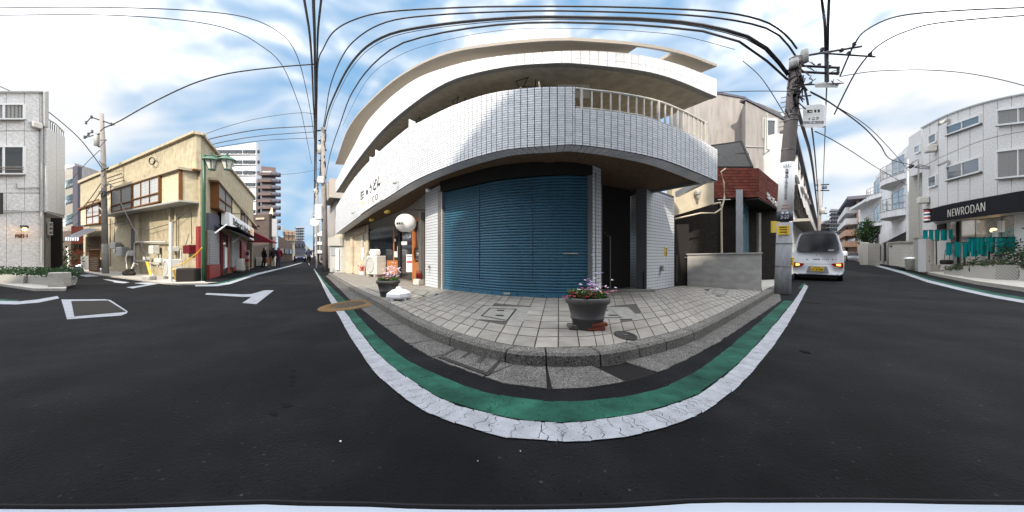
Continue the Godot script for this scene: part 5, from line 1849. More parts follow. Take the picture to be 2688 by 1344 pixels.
	l.light_size = 0.06
	l.omni_range = 8.0
	l.omni_attenuation = 2.0
	l.shadow_enabled = true
	t.add_child(l)
	l.position = f.pt(54, 604, 0.3) - t.position
	# planters with hedge, left
	for k in [[-60, 60, 740, 746, "longer hatched concrete planter with low hedge at the left edge"], [67, 143, 745, 752, "hatched concrete planter with low hedge beside the panel building corner"]]:
		var pf := fac([[k[0], 0.90 * F / (k[2] - CY)], [k[1], 0.90 * F / (k[3] - CY)]])
		var pt := thing("planter", k[4], "planter", pf.ph((k[0] + k[1]) / 2.0, 0.07))
		m = MB.new()
		m.hexa([pf.ph(k[0] - 3, 0.32), pf.ph(k[1] + 3, 0.32), pf.ph(k[1], 0.07), pf.ph(k[0], 0.07), pf.ph(k[0], 0.32, -0.45), pf.ph(k[1], 0.32, -0.45), pf.ph(k[1], 0.07, -0.4), pf.ph(k[0], 0.07, -0.4)])
		part(pt, "box", m, M.hatched)
		m = MB.new()
		for i in 900:
			var x := rng.randf_range(k[0] - 4, k[1] + 12)
			var hh := 0.32 + 0.26 * pow(rng.randf(), 0.7) * (0.8 + 0.3 * sin(x * 0.21))
			leaf(m, pf.ph(x, hh, rng.randf_range(-0.5, 0.08)), rng.randf_range(0.05, 0.1))
		part(pt, "foliage", m, M.leaf2)
	t = thing("stone_block", "small pale concrete block at the end of the hedge planters", "block", G(159, 752, 0.07))
	m = MB.new()
	m.cbox(G(157, 752, 0.07) + Vector3(0, 0.2, 0), Vector3(0.32, 0.42, 0.3), 0.02, Basis(Vector3.UP, 0.4))
	part(t, "body", m, M.concrete)
	# unseen blocks behind the camera, heights and edges set to shade the street
	m = MB.new()
	m.prism([Vector3(-3.6, 0, 1.7), Vector3(3.15, 0, 1.7), Vector3(3.15, 0, 13), Vector3(-3.6, 0, 13)], 0.0, [10.25])
	var wing := one("shade_block", m, M.house_white, "tall pale block added behind the viewpoint, shaped to shade the street", "building")
	var wf := MB.new()
	for r in 4:
		for k in 2:
			wf = MB.new()
			wf.box(Vector3(-0.7 + k * 3.6, 1.7 + r * 2.3, 1.68), Vector3(1.9, 1.4, 0.08))
			part(wing, "window", wf, M.window_glass)
	m = MB.new()
	m.prism([Vector3(3.2, 0, 1.7), Vector3(9, 0, 1.7), Vector3(9, 0, 13), Vector3(3.2, 0, 13)], 0.0, [19.0])  # unseen tower added only for its shade on the brick terrace side
	one("shade_tower", m, M.house_white, "pale tower added behind the viewpoint to shade the right side", "building")
	m = MB.new()
	m.prism([Vector3(9.05, 0, 1.7), Vector3(26, 0, 1.7), Vector3(26, 0, 13), Vector3(9.05, 0, 13)], 0.0, [14.8])  # unseen block added to keep the van and right road in shade
	wing = one("shade_block", m, M.house_white, "taller pale block added behind the viewpoint to shade the van and right road", "building")
	for r in 5:
		for k in 4:
			wf = MB.new()
			wf.box(Vector3(11.5 + k * 3.8, 1.9 + r * 2.7, 1.68), Vector3(1.9, 1.4, 0.08))
			part(wing, "window", wf, M.window_glass)
	m = MB.new()
	m.prism([Vector3(-19.5, 0, -2.4), Vector3(-8.7, 0, -2.4), Vector3(-5.2, 0, 0.2), Vector3(-3.65, 0, 2.4), Vector3(-3.65, 0, 9), Vector3(-19.5, 0, 9)], 0.0, [7.6])  # unseen wing, its outline fitted to the shadow edge on road and pavement
	one("shade_wing", m, M.house_white, "low pale wing added left of the viewpoint, out of the picture, shaped for its shadow edge", "building")

func leaf(m: MB, c: Vector3, s: float) -> void:
	var d := Vector3(rng.randf_range(-1, 1), rng.randf_range(-0.6, 1), rng.randf_range(-1, 1)).normalized()
	var e := d.cross(Vector3(rng.randf_range(-1, 1), rng.randf_range(-1, 1), rng.randf_range(-1, 1))).normalized()
	m.quad(c - d * s * 0.5, c + e * s * 0.28, c + d * s * 0.5, c - e * s * 0.28)

# a far building: front face f from x0 to x1, roof pixels, rows of windows as pixel spans
func tower(called: String, label: String, f: Fac, x0: float, x1: float, y0: float, y1: float, deep: float, wall: Material, rows: Array, cols: int, glaze: Material, band := -1.0) -> Node3D:
	var t := thing(called, label, "building", f.ph((x0 + x1) / 2, 0))
	var m := MB.new()
	var a := f.pt(x0, y0)
	var b := f.pt(x1, y1)
	var k := 1.0 + deep / f.at(x0).y
	m.prism([a, b, b * k, a * k], 0.0, [a.y, b.y, b.y, a.y])
	part(t, "wall", m, wall)
	var th := f.at(x0).y * 0.004
	for r in rows:
		for j in cols:
			var u0 := (j + 0.14) / cols
			var u1 := (j + 0.86) / cols
			var xa := lerpf(x0, x1, u0)
			var xb := lerpf(x0, x1, u1)
			var s: float = r[2] if r.size() > 2 else 0.0
			var w := part(t, "window", pan1(f, xa, xb, [r[0] + s * u0, r[1] + s * u0, r[0] + s * u1, r[1] + s * u1], th, th * 2), glaze)
			if band > 0.0:
				part(w, "sill", pan1(f, xa - 0.5, xb + 0.5, [r[1] + s * u0, r[1] + s * u0 + band, r[1] + s * u1, r[1] + s * u1 + band], th * 3, th * 4), wall)
	return t

func left_street() -> void:
	# alley between the panel building and the yellow house
	var t := thing("balcony_apartments", "grey apartment house with glass balconies behind the alley", "building", Q(215, 46, 0))
	var f := fac([[160, 44.0], [196, 46.0]])
	var f2 := fac([[207, 45.0], [268, 52.0]])
	var m := MB.new()
	m.prism([Q(196, 45, 0), Q(268, 50, 0), Q(268, 60, 0), Q(190, 60, 0)], 0.0, [P(208, 428, 45).y])
	part(t, "block", m, M.house_grey)
	part(t, "column", pan1(fac([[195, 44.6], [208, 44.8]]), 195, 208, [437, 668, 437, 668], 0.3, 0.8), M.slate)
	part(t, "rear_wall", pan1(fac([[150, 47.0], [196, 47.2]]), 150, 196, [438, 690, 438, 690], 0.0, 0.4), M.concrete)
	part(t, "roof_slab", pan1(f, 165, 197, [440, 446, 434, 440], 0.3, 3.0), M.house_white)
	for y in [[472, 492], [514, 533], [566, 588], [618, 634]]:
		part(t, "balcony_slab", pan1(f, 160, 195, [y[1], y[1] + 6, y[1] - 12, y[1] - 6], 0.4, 3.0), M.house_white)
		part(t, "balcony_glass", pan1(f, 160, 195, [y[0], y[1], y[0] - 12, y[1] - 12], 0.5, 0.1), M.blue_glass)
	window(t, f2, 235, 254, [451, 464, 452, 465], 2, M.white_metal, M.window_glass, 0.2, 0.2)
	t = tower("brick_shop", "low red brick shop deep in the alley", fac([[186, 30.0], [222, 31.0]]), 187, 222, 593, 596, 6.0, M.brick, [[640, 652, 1.0]], 2, M.dark_metal)
	m = MB.new()
	m.prism([Q(140, 34, 0), Q(187, 33, 0), Q(187, 40, 0), Q(140, 40, 0)], 0.0, [P(160, 608, 34).y])
	part(t, "annex", m, M.brown_block)
	# alley plants, banner
	t = thing("alley_shrub", "dark green shrub beside the alley entrance", "shrub", Q(150, 22, 0))
	m = MB.new()
	for i in 900:
		leaf(m, Q(148, 22, 0) + Vector3(rng.randfn(0, 0.55), absf(rng.randfn(0.75, 0.45)), rng.randfn(0, 0.6)), rng.randf_range(0.1, 0.2))
	part(t, "foliage", m, M.leaf2)
	m = MB.new()
	m.tube([Q(148, 22, 0), Q(148, 22, 0.8)], 0.05, 5)
	part(t, "stem", m, M.bark)
	t = thing("alley_plant", "small yellow green potted plant at the foot of the dark shrub", "plant", Q(135, 19, 0))
	m = MB.new()
	for i in 260:
		leaf(m, Q(134, 18.5, 0) + Vector3(rng.randfn(0, 0.25), 0.3 + absf(rng.randfn(0.2, 0.15)), rng.randfn(0, 0.2)), rng.randf_range(0.06, 0.12))
	part(t, "foliage", m, M.leaf1)
	m = MB.new()
	m.lathe(Q(134, 18.5, 0), [[0.16, 0.0], [0.2, 0.3]], 14)
	part(t, "pot", m, M.pot)
	t = thing("banner", "white narrow banner on a stand in the alley", "banner", Q(179, 25, 0))
	m = MB.new()
	m.hexa([P(173, 652, 25), P(178, 650, 25), P(182, 694, 25), P(178, 696, 25), P(173, 652, 25.03), P(178, 650, 25.03), P(182, 694, 25.03), P(178, 696, 25.03)])
	part(t, "cloth", m, M.poster)
	m = MB.new()
	m.tube([Q(178.5, 25.05, 0), P(178.5, 645, 25.05)], 0.03, 5)
	m.lathe(Q(178.5, 25.05, 0), [[0.25, 0.0], [0.22, 0.1]], 14)
	part(t, "stand", m, M.white_metal)
	for k in [[211, 700, "farther"], [263, 712, "nearer"]]:
		m = MB.new()
		m.sg = 1
		m.lathe(G(k[0], k[1], 0.05), [[0.26, 0.0], [0.28, 0.06], [0.18, 0.15], [0.05, 0.19]], 16)
		one("sign_weight", m, M.white_plastic, "%s round white sign weight on the ground left of the utility pole" % k[2], "weight", "sign weights by the alley")
	# things at the wall of the yellow house
	var fy := fac([[219, 24.0], [526, 13.4]])
	t = thing("lattice_screen", "brown diagonal lattice screen beside the left utility pole", "screen", fy.ph(298, 0.05, 0.6))
	var a := fy.ph(283, 0.06, 0.7)
	var b := fy.ph(311, 0.06, 0.7)
	var hgt := 1.25
	var ex := b - a
	for s in [-1, 1]:
		for k in 14:
			var u := (k - 6) / 8.0
			var p := []
			for q in [0.0, 1.0]:
				p.append(Vector2(u + q * 0.75 if s > 0 else u + 0.75 - q * 0.75, q))
			var lo := 0.0
			var hi := 1.0
			var dx: float = p[1].x - p[0].x
			var t0: float = (0.0 - p[0].x) / dx
			var t1: float = (1.0 - p[0].x) / dx
			lo = maxf(0.0, minf(t0, t1))
			hi = minf(1.0, maxf(t0, t1))
			if hi - lo < 0.05:
				continue
			var c0: Vector2 = p[0].lerp(p[1], lo)
			var c1: Vector2 = p[0].lerp(p[1], hi)
			m = MB.new()
			m.tube([a + ex * c0.x + Vector3(0, c0.y * hgt, s * 0.012), a + ex * c1.x + Vector3(0, c1.y * hgt, s * 0.012)], 0.015, 4)
			part(t, "lath", m, M.brown_wood)
	for q in [[a, a + Vector3(0, hgt, 0)], [b, b + Vector3(0, hgt, 0)], [a + Vector3(0, hgt, 0), b + Vector3(0, hgt, 0)], [a + Vector3(0, 0.05, 0), b + Vector3(0, 0.05, 0)]]:
		m = MB.new()
		m.tube([q[0], q[1]], 0.024, 4)
		part(t, "frame_bar", m, M.brown_wood)
	ac_unit("air_conditioner", "beige air conditioner unit beside the green lamp post", fy.ph(502, 0.06, 0.55), fy.dir(500), fy.nrm(500), 0.82, 0.68, 0.36, M.ac_white, 0.08)
	m = MB.new()
	var bc := G(474, 744)
	m.cbox(bc + Vector3(0, 0.26, -0.3), Vector3(0.55, 0.52, 0.45), 0.04, Basis(Vector3.UP, 0.35))
	one("rubbish_box", m, M.dark_metal, "black lidded box at the kerb before the air conditioner", "box")
	m = MB.new()
	m.tube([G(448, 743), P(448, 583, 11.9)], 0.045, 8)
	one("sign_pole", m, M.white_metal, "thin white pole standing before the yellow wall", "pole")
	t = thing("guy_guard", "slanting yellow guard on a guy wire before the yellow wall", "guard", G(400, 738))
	m = MB.new()
	m.tube([G(400, 738) + Vector3(0, 0.02, 0), P(386, 688, 13.0)], 0.036, 8)
	part(t, "sleeve", m, M.yellow_guard)
	m = MB.new()
	m.tube([P(386, 688, 13.0), P(369, 636, 13.4), P(300, 500, 15.5)], 0.014, 5)
	part(t, "wire", m, M.wire)
	m = MB.new()
	m.cbox(G(392, 739) + Vector3(0, 0.1, 0), Vector3(0.3, 0.24, 0.3), 0.03)
	part(t, "footing", m, M.concrete)
	t = thing("guy_guard", "short yellow guard wire beside the black lidded box", "guard", G(460, 738))
	m = MB.new()
	m.tube([G(463, 738), P(455, 706, 12.2)], 0.036, 7)
	m.tube([P(452, 702, 12.0), P(484, 690, 11.9), P(520, 662, 11.7), P(530, 650, 11.6)], 0.016, 6)
	part(t, "sleeve", m, M.yellow_guard)
	t = thing("covered_pump", "low dark covered pump with hoses beside the lattice screen", "pump", Q(340, 15.6, 0.05))
	m = surface([[Q(330, 15.6, 0.16), Q(350, 15.6, 0.14), 0.12, 0.09], [Q(338, 15.6, 0.26), Q(342, 15.6, 0.28), 0.12, 0.1]], 0.03)
	part(t, "cover", m, M.dark_metal)
	m = MB.new()
	m.tube([Q(344, 15.6, 0.3), P(352, 690, 15.8), P(362, 694, 15.9)], 0.03, 6)
	m.tube([Q(334, 15.6, 0.3), P(330, 680, 15.9), P(334, 662, 16.4)], 0.02, 6)
	part(t, "hose", m, M.offwhite)
	# green lamp post with two lanterns
	t = thing("street_lamp", "green street lamp post with two bell lanterns at the yellow house corner", "street lamp", G(535, 741))
	var dl := 0.95 * F / (741.0 - CY)
	m = MB.new()
	m.sg = 1
	m.tube([Q(535, dl, 0.0), P(535, 640, dl), P(535.5, 500, dl), P(535.5, 405, dl)], [0.06, 0.056, 0.05, 0.05], 12)
	part(t, "post", m, M.pole_green)
	m = MB.new()
	m.tube([P(536, 408, dl), P(552, 408, dl), P(602, 410, dl)], 0.022, 6)
	m.tube([P(555, 400, dl), P(556, 412, dl)], 0.03, 6)
	m.tube([P(597, 404, dl), P(597, 414, dl)], 0.03, 6)
	part(t, "arm", m, M.pole_green)
	for x in [556.0, 597.0]:
		m = MB.new()
		m.sg = 1
		m.lathe(P(x, 420, dl), [[0.28, -0.02], [0.27, 0.01], [0.16, 0.09], [0.05, 0.13], [0.0, 0.14]], 20)
		var ln := part(t, "lantern_hood", m, M.pole_green)
		m = MB.new()
		m.lathe(P(x, 420, dl), [[0.10, -0.34], [0.20, -0.03], [0.20, -0.02]], 10)
		part(ln, "lantern_glass", m, M.lamp_glass)
		m = MB.new()
		for i in 6:
			var an := TAU * i / 6.0
			m.tube([P(x, 420, dl) + Vector3(cos(an) * 0.102, -0.34, sin(an) * 0.102), P(x, 420, dl) + Vector3(cos(an) * 0.205, -0.03, sin(an) * 0.205)], 0.01, 4)
		m.lathe(P(x, 420, dl), [[0.11, -0.37], [0.11, -0.33]], 12)
		part(ln, "lantern_bars", m, M.pole_green)
	m = MB.new()
	m.box(G(539, 743) + Vector3(0, 0.01, 0), Vector3(0.5, 0.02, 0.4))
	part(t, "footing", m, M.concrete)
	# shops beyond the yellow house
	var fs := fac([[660, 27.5], [712, 42.0]])
	t = tower("brown_block", "plain brown block behind the maroon awning", fac([[640, 40.0], [709, 42.0]]), 664, 709, 565, 562, 12.0, M.brown_block, [], 0, M.tint_glass)
	part(t, "tan_band", pan1(fac([[640, 40.0], [709, 42.0]]), 671, 693, [572, 577, 571, 576], 0.1, 0.1), M.cream)
	t = tower("grocery_front", "dark shop front with goods under the maroon awning", fs, 660, 712, 646, 640, 4.0, M.brown_block, [], 0, M.tint_glass)
	for k in [[668, 690, 674, 692, "crate"], [676, 698, 690, 700, "crate"], [686, 705, 676, 690, "shelf"]]:
		part(t, k[4], pan1(fs, k[0], k[0] + 9, [k[2], k[3] + 6, k[2], k[3] + 5], 0.5, 0.4), M.concrete if k[4] == "crate" else M.brown_wood)
	ac_unit("air_conditioner", "small air conditioner unit before the red door panel", Q(631, 20.0, 0.05), Vector3(-0.5, 0, -0.86), Vector3(0.86, 0, -0.5), 0.8, 0.68, 0.3, M.ac_white, 0.06)
	t = thing("magazine_rack", "white wire rack standing outside the dark shop front", "rack", Q(649, 22.5, 0))
	m = MB.new()
	for x in [643.0, 654.0]:
		m.tube([Q(x, 22.5, 0.0), P(x, 658, 22.5)], 0.02, 4)
	for k in 6:
		m.tube([P(643, 658 + k * 8, 22.5), P(654, 658 + k * 8, 22.5)], 0.015, 4)
	part(t, "wire_frame", m, M.poster)
	for k in 4:
		m = MB.new()
		m.box(P(649, 666 + k * 9, 22.45), Vector3(0.22, 0.16, 0.05))
		part(t, "magazine", m, [M.blue_ink, M.poster, M.red_ink, M.cream][k])
	# street clock post / dark banner post
	t = thing("banner_post", "dark post with an orange pennant on the left pavement", "post", Q(711, 36, 0))
	m = MB.new()
	m.tube([Q(711, 36, 0), P(711, 562, 36)], 0.16, 8)
	part(t, "post", m, M.dark_metal)
	m = MB.new()
	m.hexa([P(712, 544, 36), P(716, 546, 36), P(717, 565, 36), P(706, 562, 36), P(712, 544, 36.2), P(716, 546, 36.2), P(717, 565, 36.2), P(706, 562, 36.2)])
	part(t, "pennant", m, M.cream)
	m = MB.new()
	m.cbox(P(721, 598, 36.0), Vector3(0.55, 1.9, 0.12), 0.02)
	part(t, "side_sign", m, M.pole_plate)
	# tall buildings
	var ft := fac([[560, 74.0], [672, 70.0], [681, 71.0], [684, 75.0]])
	t = thing("white_tower", "tall white office tower with rounded corner and window bands", "building", Q(620, 72, 0))
	m = MB.new()
	var plan := []
	for x in [560.0, 616.0, 672.0, 678.0, 682.0, 684.0]:
		plan.append(ft.ph(x, 0))
	plan.append(Q(686, 95, 0))
	plan.append(Q(560, 95, 0))
	m.prism(plan, 0.0, [P(640, 378, 71).y])
	part(t, "wall", m, M.tower_white)
	for y in [394.0, 421.0, 449.0, 480.0, 516.0, 551.0]:
		for k in [[566, 582], [584, 602], [604, 624], [626, 636], [639, 649], [651, 669], [671, 680]]:
			part(t, "window", pan1(ft, k[0], k[1], [y, y + 9, y, y + 9], 0.15, 0.3), M.window_glass)
		part(t, "ledge", pan1(ft, 560, 672, [y + 11, y + 12.5, y + 11, y + 12.5], 0.35, 0.4), M.house_white)
	t = tower("brown_apartments", "dark brown apartment tower with stacked balconies beside the white tower", fac([[686, 62.0], [728, 60.0]]), 686, 724, 436, 440, 14.0, M.tower_brown, [], 0, M.window_glass)
	var fbq := fac([[686, 62.0], [728, 60.0]])
	for k in 9:
		var y := 449.0 + k * 17.5
		part(t, "balcony", pan1(fbq, 688, 722, [y + 6, y + 13, y + 6, y + 13], 0.8, 0.8), M.tower_brown)
		part(t, "window", pan1(fbq, 690, 714, [y, y + 6, y, y + 6], 0.1, 0.2), M.curtain_white)
		m = MB.new()
		m.sg = 1
		m.lathe(fbq.pt(721, y + 13, -0.2), [[0.75, 0.0], [0.75, 0.6]], 14)
		part(t, "corner_balcony", m, M.slate)
	# further down the street
	tower("dark_shop_house", "dark two storey shop house at the bend of the left street", fac([[726, 52.0], [770, 62.0]]), 730, 768, 618, 640, 8.0, M.brown_block, [[652, 664, 3.0]], 3, M.window_glass)
	t = tower("cream_sign_house", "cream house with a large sign facing down the left street", fac([[740, 80.0], [775, 84.0]]), 744, 774, 602, 606, 8.0, M.cream, [[608, 616, 1.0], [622, 630, 1.0]], 3, M.pink_wall, 1.0)
	part(t, "chimney", pan1(fac([[740, 79.0], [775, 83.0]]), 746, 754, [592, 604, 592, 604], -1.0, 2.0), M.house_white)
	tower("far_white_tower", "white tower far down the left street", fac([[774, 150.0], [798, 155.0]]), 776, 797, 594, 595, 20.0, M.tower_white, [[598, 601], [605, 608], [612, 615], [619, 622], [626, 629], [634, 637]], 4, M.window_glass)
	tower("blue_grey_house", "blue grey house beyond the parked dark car", fac([[770, 95.0], [806, 100.0]]), 773, 800, 628, 634, 10.0, M.slate, [[640, 648]], 3, M.window_glass)
	tower("yellow_tower", "pale yellow narrow building near the end of the left street", fac([[796, 130.0], [812, 150.0]]), 797, 811, 640, 650, 10.0, M.cream, [[652, 656, 3.0], [660, 664, 1.5]], 2, M.window_glass)
	tower("end_house", "grey house closing the far end of the left street", fac([[808, 240.0], [830, 240.0]]), 806, 824, 652, 653, 14.0, M.house_grey, [[656, 660]], 4, M.window_glass)
	# right side of the left street, beyond the corner building
	var fr := fac([[829, 120.0], [846, 46.0], [882, 19.5]])
	t = thing("rear_row", "grey and white row of houses beyond the cream shop unit", "building", Q(850, 40, 0))
	part(t, "near_wall", pan1(fac([[855, 30.0], [884, 21.0]]), 856, 884, [560, 706, 480, 712], 0.0, 3.0), M.house_grey)
	part(t, "slanted_roof", pan1(fac([[855, 29.6], [890, 20.6]]), 868, 890, [508, 540, 470, 520], 0.5, 2.0), M.eave)
	part(t, "white_wall", pan1(fac([[836, 70.0], [858, 34.0]]), 836, 857, [612, 690, 596, 702], 0.0, 4.0), M.house_white)
	for k in [[838, 617], [838, 640], [838, 662]]:
		part(t, "balcony", pan1(fac([[836, 68.0], [858, 33.0]]), 840, 856, [k[1], k[1] + 6, k[1] - 5, k[1] + 3], 0.8, 0.8), M.house_white)
		part(t, "window", pan1(fac([[836, 68.0], [858, 33.0]]), 842, 854, [k[1] + 8, k[1] + 17, k[1] + 5, k[1] + 16], 0.1, 0.2), M.window_glass)
	# kiosk
	t = thing("white_kiosk", "white sunlit booth at the end of the tiled pavement", "booth", Q(884, 17.2, SW))
	var fk := fac([[866, 17.9], [896, 16.4]])
	m = MB.new()
	m.hexa([fk.pt(866, 626), fk.pt(896, 624), fk.pt(896, 716), fk.pt(866, 714), fk.pt(866, 626, -0.5), fk.pt(896, 624, -0.5), fk.pt(896, 716, -0.5), fk.pt(866, 714, -0.5)])
	part(t, "body", m, M.ac_white)
	part(t, "header", pan1(fk, 865, 897, [624, 645, 621, 645], 0.08, 0.12), M.offwhite)
	part(t, "window", pan1(fk, 869, 890, [649, 671, 649, 671], 0.02, 0.03), M.curtain_white)
	part(t, "banner", pan1(fk, 884, 892, [652, 708, 652, 709], 0.06, 0.02), M.poster)
	# parked car, bicycle rider's street things
	car("parked_car", "small dark blue car far down the left street", Q(787, 58, 0), Vector3(-0.55, 0, -0.83), M.car_blue, false)

func ac_unit(called: String, label: String, o: Vector3, ex: Vector3, n: Vector3, w: float, h: float, d: float, mt: Material, feet: float) -> void:
	var t := thing(called, label, "air conditioner", o)
	var b := Basis(ex, Vector3.UP, n)
	var c := o + Vector3(0, h / 2 + feet, 0)
	var m := MB.new()
	m.cbox(c, Vector3(w, h, d), 0.025, b)
	part(t, "casing", m, mt)
	m = MB.new()
	var fc := c + n * (d / 2 + 0.004) - ex * w * 0.1
	var ring := []
	for k in 25:
		ring.append(fc + ex * cos(TAU * k / 24.0) * h * 0.4 + Vector3.UP * sin(TAU * k / 24.0) * h * 0.4)
	m.tube(ring, 0.014, 5)
	for k in range(-6, 7):
		var y := k * h * 0.06
		var x := sqrt(maxf(0.0, 0.16 * h * h - y * y))
		m.tube([fc + ex * x + Vector3.UP * y, fc - ex * x + Vector3.UP * y], 0.006, 4)
	part(t, "fan_grille", m, M.ac_grey)
	for s in [-1, 1]:
		m = MB.new()
		m.box(o + ex * s * w * 0.33 + Vector3(0, feet / 2, 0), Vector3(0.1, feet, d * 1.05), b)
		part(t, "foot", m, M.concrete)

func car(called: String, label: String, o: Vector3, fw_: Vector3, mt: Material, lit: bool) -> void:
	var t := thing(called, label, "car", o)
	var r := Vector3(-fw_.z, 0, fw_.x)
	var prof := [[-1.9, 0.3, 0.75, 0.72], [-1.85, 0.25, 0.9, 0.8], [-1.2, 0.22, 0.98, 0.84], [-0.5, 0.22, 1.05, 0.84], [1.2, 0.22, 1.05, 0.84], [1.8, 0.25, 0.95, 0.8], [1.9, 0.3, 0.8, 0.72]]
	var m := MB.new()
	m.sg = 1
	var rings := []
	for p in prof:
		rings.append([o - fw_ * p[0] - r * p[3] + Vector3(0, p[1], 0), o - fw_ * p[0] - r * p[3] + Vector3(0, p[2] - 0.1, 0), o - fw_ * p[0] - r * (p[3] - 0.12) + Vector3(0, p[2], 0), o - fw_ * p[0] + r * (p[3] - 0.12) + Vector3(0, p[2], 0), o - fw_ * p[0] + r * p[3] + Vector3(0, p[2] - 0.1, 0), o - fw_ * p[0] + r * p[3] + Vector3(0, p[1], 0)])
	m.loft(rings, true)
	part(t, "body", m, mt)
	m = MB.new()
	rings = []
	for p in [[-1.1, 0.95, 0.78], [-0.5, 1.48, 0.6], [1.2, 1.5, 0.6], [1.75, 0.95, 0.75]]:
		rings.append([o - fw_ * p[0] - r * p[2] + Vector3(0, 0.95, 0), o - fw_ * p[0] - r * p[2] * 0.95 + Vector3(0, p[1], 0), o - fw_ * p[0] + r * p[2] * 0.95 + Vector3(0, p[1], 0), o - fw_ * p[0] + r * p[2] + Vector3(0, 0.95, 0)])
	m.loft(rings, true)
	part(t, "cabin_glass", m, M.tint_glass)
	m = MB.new()
	m.hexa([o + fw_ * 0.45 - r * 0.58 + Vector3(0, 1.53, 0), o + fw_ * 0.45 + r * 0.58 + Vector3(0, 1.53, 0), o - fw_ * 1.2 + r * 0.58 + Vector3(0, 1.55, 0), o - fw_ * 1.2 - r * 0.58 + Vector3(0, 1.55, 0), o + fw_ * 0.45 - r * 0.58 + Vector3(0, 1.47, 0), o + fw_ * 0.45 + r * 0.58 + Vector3(0, 1.47, 0), o - fw_ * 1.2 + r * 0.58 + Vector3(0, 1.49, 0), o - fw_ * 1.2 - r * 0.58 + Vector3(0, 1.49, 0)])
	part(t, "roof", m, mt)
	for s in [-1, 1]:
		for z in [-1.25, 1.25]:
			m = MB.new()
			m.tube([o - fw_ * z + r * s * 0.66 + Vector3(0, 0.31, 0), o - fw_ * z + r * s * 0.85 + Vector3(0, 0.31, 0)], 0.31, 16)
			part(t, "wheel", m, M.rubber)
		for e in [1.915, -1.915]:
			m = MB.new()
			m.cbox(o - fw_ * e + r * s * 0.55 + Vector3(0, 0.66, 0), Vector3(0.28, 0.13, 0.05), 0.015, Basis(r, Vector3.UP, -fw_))
			part(t, "lamp", m, M.poster if e > 0 else M.tail_red)

